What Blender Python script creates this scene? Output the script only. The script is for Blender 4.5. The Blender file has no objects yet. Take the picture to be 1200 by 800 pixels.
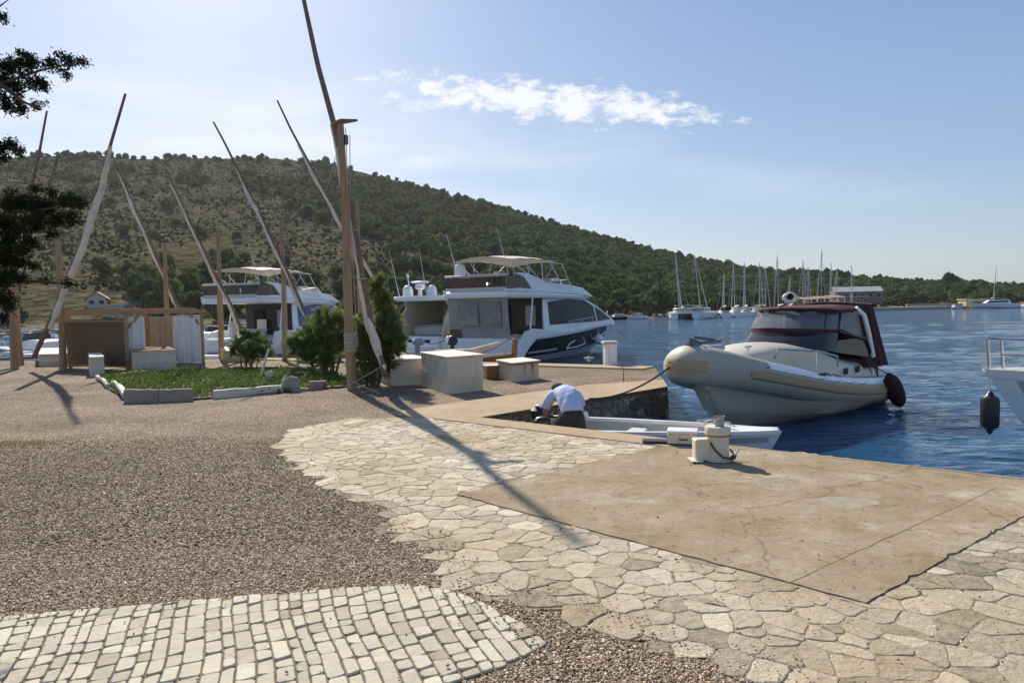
import bpy, math, random
import numpy as np
from mathutils import Vector, Matrix, noise
random.seed(7); rng = np.random.default_rng(7)
PI = math.pi
SC = bpy.context.scene
COL = SC.collection

# ------------------------------------------------------------------ camera
FPX = 800.0                       # focal length in photo pixels (photo 1200 wide)
CAM = Vector((0, 0, 1.65))
PIT = math.atan(40.3 / 800); ROL = math.radians(0.98)
Fw = Vector((0, math.cos(PIT), -math.sin(PIT)))
R0 = Vector((1, 0, 0)); U0 = Vector((0, math.sin(PIT), math.cos(PIT)))
Rr = R0 * math.cos(ROL) - U0 * math.sin(ROL)
Uu = U0 * math.cos(ROL) + R0 * math.sin(ROL)
cam_d = bpy.data.cameras.new('camera'); cam = bpy.data.objects.new('camera', cam_d); COL.objects.link(cam)
cam_d.sensor_width = 36; cam_d.lens = 24.0; cam_d.clip_start = 0.1; cam_d.clip_end = 6000
M = Matrix((Rr, Uu, -Fw)).transposed().to_4x4(); M.translation = CAM
cam.matrix_world = M
SC.camera = cam

# ------------------------------------------------------------------ light
SUN_EL = math.radians(36.0); SUN_AZ = math.radians(-24.6)      # azimuth from +Y towards +X
w = bpy.data.worlds.new('World'); SC.world = w; w.use_nodes = True
def build_world():
    nt = w.node_tree; N = nt.nodes; L = nt.links; N.clear()
    out = N.new('ShaderNodeOutputWorld'); bg = N.new('ShaderNodeBackground')
    sky = N.new('ShaderNodeTexSky'); sky.sky_type = 'NISHITA'; sky.sun_disc = False
    sky.sun_elevation = SUN_EL; sky.sun_rotation = SUN_AZ
    sky.altitude = 0; sky.air_density = 1.05; sky.dust_density = 1.0; sky.ozone_density = 2.6
    tc = N.new('ShaderNodeTexCoord'); sp = N.new('ShaderNodeSeparateXYZ')
    L.new(tc.outputs['Generated'], sp.inputs[0])
    def m(op, a, b=None, c=None, clamp=False):
        n = N.new('ShaderNodeMath'); n.operation = op; n.use_clamp = clamp
        for i, x in enumerate((a, b, c)):
            if x is None: continue
            if isinstance(x, (int, float)): n.inputs[i].default_value = x
            else: L.new(x, n.inputs[i])
        return n.outputs[0]
    yy = m('MAXIMUM', sp.outputs['Y'], 0.02)
    gx = m('DIVIDE', sp.outputs['X'], yy); gz = m('DIVIDE', sp.outputs['Z'], yy)
    cb = N.new('ShaderNodeCombineXYZ'); L.new(gx, cb.inputs[0]); L.new(gz, cb.inputs[1])
    def nz(scale, det, sx, sy, rough=0.6, seed=0.0):
        mp = N.new('ShaderNodeMapping'); mp.inputs['Scale'].default_value = (sx, sy, 1); mp.inputs['Location'].default_value = (seed, seed * .37, 0)
        L.new(cb.outputs[0], mp.inputs['Vector'])
        n = N.new('ShaderNodeTexNoise'); n.inputs['Scale'].default_value = scale; n.inputs['Detail'].default_value = det
        n.inputs['Roughness'].default_value = rough; L.new(mp.outputs[0], n.inputs['Vector']); return n.outputs['Fac']
    def ell(cx, cz, rx, rz, tilt=0.0):
        dx = m('SUBTRACT', gx, cx); dz = m('SUBTRACT', gz, cz)
        dz = m('ADD', dz, m('MULTIPLY', dx, tilt))
        a = m('POWER', m('ABSOLUTE', m('DIVIDE', dx, rx)), 2.0); b = m('POWER', m('ABSOLUTE', m('DIVIDE', dz, rz)), 2.0)
        return m('SUBTRACT', 1.0, m('ADD', a, b), clamp=True)
    n1 = nz(26, 9, 1.0, 2.0, .68); n2 = nz(9, 6, 1, 3.0, .6, 3.1); n3 = nz(3.2, 4, 1.0, 4.5, .55, 7.7)
    # the one torn cumulus streak, its small fragments, and thin veils
    def puff(e, n, lo, gain):
        s = m('ADD', m('MULTIPLY', e, 0.30), m('ADD', m('MULTIPLY', n, 1.35), -.17))
        return m('MULTIPLY', m('SUBTRACT', s, lo), gain, clamp=True)
    c1 = puff(ell(0.055, 0.296, 0.30, 0.032, 0.10), n1, 0.56, 4.5)
    c1 = m('MULTIPLY', c1, m('MULTIPLY', ell(0.055, 0.296, 0.32, 0.042, 0.10), 4, clamp=True))
    c2 = m('MULTIPLY', puff(ell(-0.115, 0.293, 0.10, 0.02), n1, 0.60, 4.0), m('MULTIPLY', ell(-0.115, 0.293, 0.10, 0.022), 4, clamp=True))
    c3 = m('MULTIPLY', m('MULTIPLY', ell(-0.12, 0.212, 0.07, 0.018), n2), 0.9)
    c4 = m('MULTIPLY', m('MULTIPLY', ell(-0.42, 0.25, 0.72, 0.14, 0.06), m('MULTIPLY', m('SUBTRACT', n3, 0.33), 3.0, clamp=True)), 0.60)
    c5 = m('MULTIPLY', m('MULTIPLY', ell(-0.50, 0.195, 0.14, 0.012), n2), 0.9)
    c6 = m('MULTIPLY', m('MULTIPLY', ell(0.2, 0.19, 0.5, 0.05, 0.08), m('MULTIPLY', m('SUBTRACT', n3, 0.4), 3.0, clamp=True)), 0.25)
    tot = m('MAXIMUM', m('MAXIMUM', m('MULTIPLY', c1, .9), m('MULTIPLY', c2, 0.55)), m('MAXIMUM', m('MAXIMUM', c3, c5), m('MAXIMUM', c4, c6)))
    tot = m('MULTIPLY', tot, m('GREATER_THAN', sp.outputs['Y'], 0.05))
    # clear-air colour by height above the horizon, blended with the physical sky
    hr = N.new('ShaderNodeValToRGB'); cr = hr.color_ramp; cr.elements[0].position = 0.0; cr.elements[0].color = (.40, .47, .53, 1); cr.elements[1].position = .5; cr.elements[1].color = (.125, .235, .48, 1)
    e = cr.elements.new(.16); e.color = (.235, .35, .55, 1)
    L.new(sp.outputs['Z'], hr.inputs[0])
    sc_ = N.new('ShaderNodeVectorMath'); sc_.operation = 'SCALE'; L.new(hr.outputs[0], sc_.inputs[0]); sc_.inputs['Scale'].default_value = 9.5
    hm_ = N.new('ShaderNodeMix'); hm_.data_type = 'RGBA'; hm_.inputs['Factor'].default_value = .58; L.new(sky.outputs[0], hm_.inputs['A']); L.new(sc_.outputs[0], hm_.inputs['B'])
    mx = N.new('ShaderNodeMix'); mx.data_type = 'RGBA'
    L.new(tot, mx.inputs['Factor']); L.new(hm_.outputs['Result'], mx.inputs['A']); mx.inputs['B'].default_value = (7.6, 7.7, 7.8, 1)
    L.new(mx.outputs['Result'], bg.inputs['Color']); bg.inputs['Strength'].default_value = 0.098
    L.new(bg.outputs[0], out.inputs[0])
build_world()
sd = bpy.data.lights.new('sun', 'SUN'); sd.energy = 5.0; sd.angle = math.radians(0.55); sd.color = (1.0, 0.91, 0.785)
sun = bpy.data.objects.new('sun', sd); COL.objects.link(sun)
sun_dir = Vector((math.sin(SUN_AZ) * math.cos(SUN_EL), math.cos(SUN_AZ) * math.cos(SUN_EL), math.sin(SUN_EL)))
sun.rotation_euler = sun_dir.to_track_quat('Z', 'Y').to_euler(); sun.location = (-30, 60, 60)
SC.view_settings.view_transform = 'Standard'; SC.view_settings.look = 'None'
SC.view_settings.exposure = 0.40; SC.view_settings.gamma = 1.0; SC.view_settings.use_curve_mapping = False
SC.render.engine = 'CYCLES'
SC.render.resolution_x = 1024; SC.render.resolution_y = 682

# ------------------------------------------------------------------ placing helpers
WATER = -0.55
def ray(u, v): return Fw + Rr * ((u - 600) / FPX) - Uu * ((v - 400) / FPX)
def gp(u, v, z=0.0):
    d = ray(u, v); t = (z - CAM.z) / d.z; return CAM + d * t
def at(u, v, Y):
    d = ray(u, v); return CAM + d * (Y / d.y)
def horv(u): return 359.7 - (u - 600) * math.tan(ROL)
def proj(p):
    q = Vector(p) - CAM; zf = q.dot(Fw)
    if zf <= 0.01: return (-9999, -9999)
    return (600 + FPX * q.dot(Rr) / zf, 400 - FPX * q.dot(Uu) / zf)

# ------------------------------------------------------------------ object helpers
def tag(o, label=None, cat=None, group=None, kind=None):
    if label: o['label'] = label
    if cat: o['category'] = cat
    if group: o['group'] = group
    if kind: o['kind'] = kind
    return o
def thing(name, label, cat, loc=(0, 0, 0), rz=0.0, group=None, parent=None):
    o = bpy.data.objects.new(name, None); COL.objects.link(o)
    o.location = loc; o.rotation_euler = (0, 0, rz); o.empty_display_size = 0.2
    tag(o, label, cat, group); return o
def copy_tree(o, parent=None):
    c = o.copy(); COL.objects.link(c); c.parent = parent
    for ch in list(o.children): copy_tree(ch, c)
    return c

class MB:
    def __init__(s): s.v = []; s.f = []; s.c = []
    def add(s, vs, fs):
        k = len(s.v); s.v += [tuple(p) for p in vs]; s.f += [tuple(i + k for i in f) for f in fs]; return s
    def box(s, c, d, rz=0.0, rx=0.0, ry=0.0, bev=0.0):
        hx, hy, hz = d[0] / 2, d[1] / 2, d[2] / 2
        R = Matrix.Rotation(rz, 3, 'Z') @ Matrix.Rotation(ry, 3, 'Y') @ Matrix.Rotation(rx, 3, 'X')
        if bev <= 0:
            vs = [Vector(c) + R @ Vector((x * hx, y * hy, z * hz)) for x in (-1, 1) for y in (-1, 1) for z in (-1, 1)]
            return s.add(vs, [(0, 1, 3, 2), (4, 6, 7, 5), (0, 4, 5, 1), (2, 3, 7, 6), (0, 2, 6, 4), (1, 5, 7, 3)])
        b = min(bev, hx * .9, hy * .9, hz * .9); rings = []
        for (zz, ins) in ((-hz, b), (-hz + b, 0), (hz - b, 0), (hz, b)):
            ax, ay = hx - ins, hy - ins; e = b if ins == 0 else b * .5
            rings.append([Vector(c) + R @ Vector(q) for q in ((ax, ay - e, zz), (ax - e, ay, zz), (-ax + e, ay, zz), (-ax, ay - e, zz),
                          (-ax, -ay + e, zz), (-ax + e, -ay, zz), (ax - e, -ay, zz), (ax, -ay + e, zz))])
        return s.loft(rings, True, True, True)
    def loft(s, rings, closed=True, cap0=False, cap1=False):
        k = len(s.v); n = len(rings[0])
        for r in rings: s.v += [tuple(p) for p in r]
        for i in range(len(rings) - 1):
            for j in range(n if closed else n - 1):
                a = k + i * n + j; b = k + i * n + (j + 1) % n
                s.f.append((a, b, b + n, a + n))
        if cap0: s.f.append(tuple(k + j for j in range(n - 1, -1, -1)))
        if cap1: s.f.append(tuple(k + (len(rings) - 1) * n + j for j in range(n)))
        return s
    def tube(s, pts, r, n=8, caps=True, sy=1.0):
        pts = [Vector(p) for p in pts]; rs = r if hasattr(r, '__len__') else [r] * len(pts); rings = []
        up = None
        for i, p in enumerate(pts):
            t = (pts[min(i + 1, len(pts) - 1)] - pts[max(i - 1, 0)])
            if t.length < 1e-9: t = Vector((0, 0, 1))
            t.normalize()
            if up is None: up = Vector((0, 0, 1)) if abs(t.z) < .9 else Vector((1, 0, 0))
            a = t.cross(up)
            if a.length < 1e-4: a = t.cross(Vector((0, 1, 0)))
            a.normalize(); b = a.cross(t).normalized(); up = b
            rings.append([p + a * math.cos(2 * PI * j / n) * rs[i] + b * math.sin(2 * PI * j / n) * rs[i] * sy for j in range(n)])
        return s.loft(rings, True, caps, caps)
    def bar(s, a, b, w, h=None):
        return s.tube([a, b], w / 2 * 1.2, 4)
    def lathe(s, prof, c=(0, 0, 0), n=20, axis='Z'):
        rings = []
        for (r, z) in prof:
            rg = []
            for j in range(n):
                a = 2 * PI * j / n; q = (r * math.cos(a), r * math.sin(a), z)
                if axis == 'X': q = (z, q[0], q[1])
                if axis == 'Y': q = (q[0], z, q[1])
                rg.append((c[0] + q[0], c[1] + q[1], c[2] + q[2]))
            rings.append(rg)
        return s.loft(rings, True, prof[0][0] > 1e-4, prof[-1][0] > 1e-4)
    def ball(s, c, r, n=12, sq=(1, 1, 1)):
        m = n // 2 + 1; rings = []
        for i in range(m):
            th = PI * (i + .02 * (i == 0) - .02 * (i == m - 1)) / (m - 1)
            rings.append([(c[0] + r * sq[0] * math.sin(th) * math.cos(2 * PI * j / n), c[1] + r * sq[1] * math.sin(th) * math.sin(2 * PI * j / n), c[2] - r * sq[2] * math.cos(th)) for j in range(n)])
        return s.loft(rings, True, True, True)
    def prism(s, poly, z0, z1):            # polygon in xy, extruded in z
        n = len(poly)
        return s.loft([[(p[0], p[1], z0) for p in poly], [(p[0], p[1], z1) for p in poly]], True, True, True)
    def slab_xz(s, poly, y0, y1, ytop=None):     # side profile (x,z) extruded across y
        return s.loft([[(p[0], y0 if len(p) < 3 else math.copysign(p[2], y0), p[1]) for p in poly], [(p[0], y1 if len(p) < 3 else math.copysign(p[2], y1), p[1]) for p in poly]], True, True, True)
    def quad(s, a, b, c, d): return s.add([a, b, c, d], [(0, 1, 2, 3)])
    def build(s, name, mat, parent=None, smooth=False, world=False, bevel=0.0, angle=40):
        me = bpy.data.meshes.new(name)
        vs = s.v
        if world and parent is not None:
            l = parent.location; vs = [(p[0] - l[0], p[1] - l[1], p[2] - l[2]) for p in vs]
        me.from_pydata(vs, [], s.f); me.validate(verbose=False); 
        me.materials.append(mat)
        import bmesh
        bm = bmesh.new(); bm.from_mesh(me)
        bmesh.ops.recalc_face_normals(bm, faces=bm.faces[:])
        if bevel > 0:
            ed = [e for e in bm.edges if len(e.link_faces) == 2 and e.calc_face_angle(0) > math.radians(35)]
            if ed: bmesh.ops.bevel(bm, geom=ed, offset=bevel, segments=2, profile=.5, affect='EDGES')
        bm.to_mesh(me); bm.free()
        if smooth:
            me.shade_smooth()
            try: me.set_sharp_from_angle(angle=math.radians(angle))
            except Exception: pass
        o = bpy.data.objects.new(name, me); COL.objects.link(o)
        if parent is not None: o.parent = parent
        return o
def npmesh(name, V, F, mat, parent=None, smooth=False, fcol=None):
    """V (n,3) array, F (m,k) int array of equal size faces, optional per-face colour"""
    me = bpy.data.meshes.new(name); n, k = F.shape
    me.vertices.add(len(V)); me.vertices.foreach_set('co', np.ascontiguousarray(V, dtype=np.float32).ravel())
    me.loops.add(n * k); me.loops.foreach_set('vertex_index', np.ascontiguousarray(F, dtype=np.int32).ravel())
    me.polygons.add(n); me.polygons.foreach_set('loop_start', np.arange(0, n * k, k, dtype=np.int32))
    try: me.polygons.foreach_set('loop_total', np.full(n, k, dtype=np.int32))
    except Exception: pass
    me.polygons.foreach_set('use_smooth', np.full(n, smooth, dtype=bool))
    me.update(calc_edges=True)
    if fcol is not None:
        a = me.attributes.new('tone', 'FLOAT', 'FACE'); a.data.foreach_set('value', np.ascontiguousarray(fcol, dtype=np.float32))
    me.materials.append(mat)
    o = bpy.data.objects.new(name, me); COL.objects.link(o)
    if parent is not None: o.parent = parent
    return o
def text_mesh(name, body, size, mat, parent, loc, rot, depth=0.004):
    cu = bpy.data.curves.new(name, 'FONT'); cu.body = body; cu.size = size; cu.extrude = depth; cu.align_x = 'CENTER'
    t = bpy.data.objects.new(name + '_tmp', cu); COL.objects.link(t)
    bpy.context.view_layer.update()
    me = bpy.data.meshes.new_from_object(t.evaluated_get(bpy.context.evaluated_depsgraph_get()))
    bpy.data.objects.remove(t); me.materials.clear(); me.materials.append(mat)
    o = bpy.data.objects.new(name, me); COL.objects.link(o); o.parent = parent; o.location = loc; o.rotation_euler = rot
    return o

# ------------------------------------------------------------------ materials
def newmat(name):
    m = bpy.data.materials.new(name); m.use_nodes = True; nt = m.node_tree
    return m, nt, nt.nodes, nt.links, nt.nodes['Principled BSDF']
def ramp(N, stops, interp='LINEAR'):
    r = N.new('ShaderNodeValToRGB'); cr = r.color_ramp; cr.interpolation = interp
    while len(cr.elements) < len(stops): cr.elements.new(0.5)
    for e, (p, c) in zip(cr.elements, stops): e.position = p; e.color = (c[0], c[1], c[2], 1)
    return r
def mat(name, col, rough=0.6, var=0.12, scale=6.0, bump=0.0, bscale=40.0, metal=0.0, dirt=None, dirt_amt=0.5, spec=0.5, stretch=None, coat=0.0):
    m, nt, N, L, P = newmat(name)
    tc = N.new('ShaderNodeTexCoord'); mp = N.new('ShaderNodeMapping'); L.new(tc.outputs['Object'], mp.inputs[0])
    if stretch: mp.inputs['Scale'].default_value = stretch
    nz = N.new('ShaderNodeTexNoise'); nz.inputs['Scale'].default_value = scale; nz.inputs['Detail'].default_value = 6; nz.inputs['Roughness'].default_value = .65
    L.new(mp.outputs[0], nz.inputs['Vector'])
    lo = tuple(c * (1 - var) for c in col); hi = tuple(min(1, c * (1 + var)) for c in col)
    r = ramp(N, [(.3, lo), (.7, hi)]); L.new(nz.outputs['Fac'], r.inputs[0]); src = r.outputs[0]
    if dirt:
        n2 = N.new('ShaderNodeTexNoise'); n2.inputs['Scale'].default_value = scale * .45; n2.inputs['Detail'].default_value = 8; n2.inputs['Roughness'].default_value = .7
        L.new(mp.outputs[0], n2.inputs['Vector'])
        rr = ramp(N, [(.45, (0, 0, 0)), (.72, (dirt_amt,) * 3)]); L.new(n2.outputs['Fac'], rr.inputs[0])
        mx = N.new('ShaderNodeMix'); mx.data_type = 'RGBA'; L.new(rr.outputs[0], mx.inputs['Factor']); L.new(src, mx.inputs['A']); mx.inputs['B'].default_value = (*dirt, 1)
        src = mx.outputs['Result']
    L.new(src, P.inputs['Base Color'])
    P.inputs['Roughness'].default_value = rough; P.inputs['Metallic'].default_value = metal
    P.inputs['Specular IOR Level'].default_value = spec; P.inputs['Coat Weight'].default_value = coat
    if bump > 0:
        n3 = N.new('ShaderNodeTexNoise'); n3.inputs['Scale'].default_value = bscale; n3.inputs['Detail'].default_value = 5
        L.new(mp.outputs[0], n3.inputs['Vector'])
        b = N.new('ShaderNodeBump'); b.inputs['Strength'].default_value = bump; b.inputs['Distance'].default_value = .02
        L.new(n3.outputs['Fac'], b.inputs['Height']); L.new(b.outputs[0], P.inputs['Normal'])
    return m
def leafmat(name, c0, c1, trans=0.25, rough=.6):
    """foliage: tone per face (attribute), some light through the leaf"""
    m, nt, N, L, P = newmat(name)
    at_ = N.new('ShaderNodeAttribute'); at_.attribute_name = 'tone'
    oi = N.new('ShaderNodeObjectInfo')
    ad = N.new('ShaderNodeMath'); ad.operation = 'MULTIPLY_ADD'; L.new(oi.outputs['Random'], ad.inputs[0]); ad.inputs[1].default_value = .35
    sb = N.new('ShaderNodeMath'); sb.operation = 'SUBTRACT'; L.new(at_.outputs['Fac'], sb.inputs[0]); sb.inputs[1].default_value = .17
    L.new(sb.outputs[0], ad.inputs[2])
    r = ramp(N, [(0, c0), (1, c1)]); L.new(ad.outputs[0], r.inputs[0]); L.new(r.outputs[0], P.inputs['Base Color'])
    P.inputs['Roughness'].default_value = .9; P.inputs['Specular IOR Level'].default_value = .04
    out = N['Material Output']; tr = N.new('ShaderNodeBsdfTranslucent'); L.new(r.outputs[0], tr.inputs['Color'])
    ms = N.new('ShaderNodeMixShader'); ms.inputs[0].default_value = trans
    L.new(P.outputs[0], ms.inputs[1]); L.new(tr.outputs[0], ms.inputs[2]); L.new(ms.outputs[0], out.inputs[0])
    return m

MT = {}
MT['gel'] = mat('white_gelcoat', (.87, .86, .83), .28, .04, 2.0, dirt=(.5, .47, .4), dirt_amt=.18, coat=.3)
MT['gel_grey'] = mat('grey_gelcoat', (.42, .43, .43), .3, .05, 2.0, coat=.2)
MT['cream'] = mat('cream_gelcoat', (.60, .55, .43), .35, .06, 2.0, dirt=(.42, .38, .3), dirt_amt=.25)
MT['tube'] = mat('grey_cream_rubber_tube', (.40, .38, .305), .6, .08, 3.0, bump=.08, bscale=60, dirt=(.3, .28, .23), dirt_amt=.3)
MT['tan'] = mat('tan_rubber', (.40, .27, .13), .55, .1, 5.0)
MT['black'] = mat('black_plastic', (.015, .015, .017), .4, .2, 5)
MT['navy'] = mat('navy_hull_paint', (.005, .006, .010), .35, .1, 3, spec=.15)
MT['glass'] = mat('tinted_glass', (.006, .008, .011), .22, .2, 2, spec=.22)
MT['blueglass'] = mat('blue_sun_mesh', (.03, .09, .28), .3, .2, 3)
MT['steel'] = mat('stainless_tube', (.62, .62, .62), .25, .05, 5, metal=.9)
MT['canvas'] = mat('beige_canvas', (.60, .54, .45), .85, .08, 4, bump=.3, bscale=12)
MT['greycanvas'] = mat('grey_clear_canvas', (.34, .325, .30), .35, .12, 3, bump=.25, bscale=5)
MT['maroon'] = mat('maroon_canvas', (.055, .006, .009), .85, .18, 5, bump=.5, bscale=9)
MT['brownpl'] = mat('brown_tinted_panel', (.09, .045, .03), .25, .2, 4)
MT['dark'] = mat('dark_cabin_interior', (.03, .024, .02), .6, .3, 6)
MT['wood'] = mat('weathered_pine_pole', (.42, .27, .145), .75, .22, 5, bump=.5, bscale=30, stretch=(6, 6, .35), dirt=(.16, .08, .035), dirt_amt=.7)
MT['spar'] = mat('dark_spar_wood', (.20, .12, .075), .75, .3, 6, bump=.5, bscale=30)
MT['sail'] = mat('furled_sail_cloth', (.74, .66, .52), .9, .12, 5, bump=.8, bscale=7, dirt=(.36, .30, .24), dirt_amt=.6)
MT['rope'] = mat('old_rope', (.42, .36, .27), .9, .2, 40, bump=.6, bscale=120)
MT['rope_dark'] = mat('dark_rope', (.06, .055, .05), .9, .2, 40)
MT['plaster'] = mat('whitewashed_block', (.66, .58, .45), .9, .10, 5, bump=.7, bscale=18, dirt=(.33, .26, .17), dirt_amt=.65)
MT['slabtop'] = mat('white_slab_top', (.72, .65, .54), .8, .08, 7, bump=.4, bscale=25, dirt=(.4, .3, .2), dirt_amt=.5)
MT['rust'] = mat('rust_stain', (.30, .14, .06), .9, .3, 20)
MT['timber'] = mat('pergola_timber', (.42, .25, .13), .8, .2, 6, bump=.4, bscale=25)
MT['boatwood'] = mat('varnished_boat_wood', (.36, .15, .05), .4, .22, 4, bump=.2, bscale=20, stretch=(.5, 6, 6), coat=.3)
MT['greyfloor'] = mat('grey_deck', (.30, .29, .27), .7, .1, 6)
MT['metalcase'] = mat('brushed_metal_case', (.56, .56, .55), .38, .06, 8, metal=.75)
MT['chalk'] = mat('whitewashed_boat_inside', (.55, .53, .47), .7, .1, 7, bump=.3, bscale=30, dirt=(.33, .28, .2), dirt_amt=.5)
MT['ivory'] = mat('ivory_bollard_paint', (.68, .60, .46), .5, .05, 6, bump=.15, bscale=30, dirt=(.35, .25, .15), dirt_amt=.35)
MT['curtain'] = mat('white_curtain', (.78, .77, .74), .9, .04, 4, bump=.5, bscale=5)
MT['tancurtain'] = mat('tan_curtain', (.46, .37, .24), .9, .12, 6, bump=.5, bscale=8)
MT['bark'] = mat('bark', (.10, .07, .05), .95, .3, 12, bump=1, bscale=30)
MT['terracotta'] = mat('terracotta_roof', (.42, .22, .14), .85, .15, 2)
MT['roofgrey'] = mat('grey_roof_sheet', (.42, .40, .38), .6, .1, 1)
MT['housewall'] = mat('pale_house_wall', (.52, .47, .38), .9, .08, 1)
MT['bluepaint'] = mat('blue_shutter_paint', (.04, .08, .28), .6, .1, 3)
MT['stonewall'] = mat('dry_stone', (.34, .30, .24), .95, .25, 6, bump=1, bscale=10)
MT['skin'] = mat('skin', (.36, .19, .12), .55, .08, 20)
MT['shirt'] = mat('pale_blue_shirt', (.50, .56, .72), .85, .06, 8, bump=.9, bscale=13)
MT['shorts'] = mat('dark_shorts', (.035, .033, .035), .9, .2, 12, bump=.4, bscale=20)
MT['hat'] = mat('olive_cap', (.07, .075, .055), .9, .15, 14)
MT['hair'] = mat('grey_hair', (.25, .24, .22), .9, .2, 30)
MT['mug'] = mat('grey_enamel_mug', (.33, .34, .33), .35, .5, 25)
MT['yellow'] = mat('faded_yellow_wall', (.62, .52, .28), .9, .06, 1)
MT['radome'] = mat('radome_plastic', (.80, .80, .80), .3, .02, 3)
MT['redpaint'] = mat('red_paint', (.5, .04, .03), .5, .1, 5)
MT['flower'] = mat('white_petals', (.8, .8, .78), .8, .05, 10)
MT['cloth'] = mat('white_rag', (.75, .75, .75), .9, .05, 9)
m, nt, N, L, P = newmat('clear_vinyl'); MT['vinyl'] = m
P.inputs['Base Color'].default_value = (.20, .20, .21, 1); P.inputs['Roughness'].default_value = .10; P.inputs['Alpha'].default_value = .45
P.inputs['Specular IOR Level'].default_value = .9
_tc = N.new('ShaderNodeTexCoord'); _n = N.new('ShaderNodeTexNoise'); _n.inputs['Scale'].default_value = 3.5; _b = N.new('ShaderNodeBump'); _b.inputs['Strength'].default_value = .5; _b.inputs['Distance'].default_value = .05
L.new(_tc.outputs['Object'], _n.inputs['Vector']); L.new(_n.outputs['Fac'], _b.inputs['Height']); L.new(_b.outputs[0], P.inputs['Normal'])
m, nt, N, L, P = newmat('smoked_glass'); MT['smoke'] = m
P.inputs['Base Color'].default_value = (.03, .025, .03, 1); P.inputs['Roughness'].default_value = .06; P.inputs['Alpha'].default_value = .8

# ================================================================== GROUND MATERIALS
def gravel_mat():
    m, nt, N, L, P = newmat('gravel')
    tc = N.new('ShaderNodeTexCoord')
    def vor(scale, feat='F1'):
        v = N.new('ShaderNodeTexVoronoi'); v.inputs['Scale'].default_value = scale; v.feature = feat; L.new(tc.outputs['Object'], v.inputs['Vector']); return v
    v1 = vor(70); sp = N.new('ShaderNodeSeparateColor'); L.new(v1.outputs['Color'], sp.inputs[0])
    r = ramp(N, [(0, (.06, .045, .03)), (.28, (.19, .135, .09)), (.55, (.36, .262, .178)), (.8, (.52, .40, .285)), (1, (.86, .76, .60))])
    L.new(sp.outputs[0], r.inputs[0])
    nz = N.new('ShaderNodeTexNoise'); nz.inputs['Scale'].default_value = .55; nz.inputs['Detail'].default_value = 7; nz.inputs['Roughness'].default_value = .6; L.new(tc.outputs['Object'], nz.inputs['Vector'])
    r2 = ramp(N, [(.34, (.50, .47, .44)), (.66, (.92, .90, .86))]); L.new(nz.outputs['Fac'], r2.inputs[0])
    mx = N.new('ShaderNodeMix'); mx.data_type = 'RGBA'; mx.blend_type = 'MULTIPLY'; mx.inputs['Factor'].default_value = 1
    L.new(r.outputs[0], mx.inputs['A']); L.new(r2.outputs[0], mx.inputs['B']); L.new(mx.outputs['Result'], P.inputs['Base Color'])
    n2 = N.new('ShaderNodeTexNoise'); n2.inputs['Scale'].default_value = 6; n2.inputs['Detail'].default_value = 4; L.new(tc.outputs['Object'], n2.inputs['Vector'])
    ad = N.new('ShaderNodeMath'); ad.operation = 'MULTIPLY_ADD'; L.new(v1.outputs['Distance'], ad.inputs[0]); ad.inputs[1].default_value = -.8; L.new(n2.outputs['Fac'], ad.inputs[2])
    b = N.new('ShaderNodeBump'); b.inputs['Strength'].default_value = 1; b.inputs['Distance'].default_value = .022; L.new(ad.outputs[0], b.inputs['Height']); L.new(b.outputs[0], P.inputs['Normal'])
    P.inputs['Roughness'].default_value = .9; P.inputs['Specular IOR Level'].default_value = .2
    return m
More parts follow.
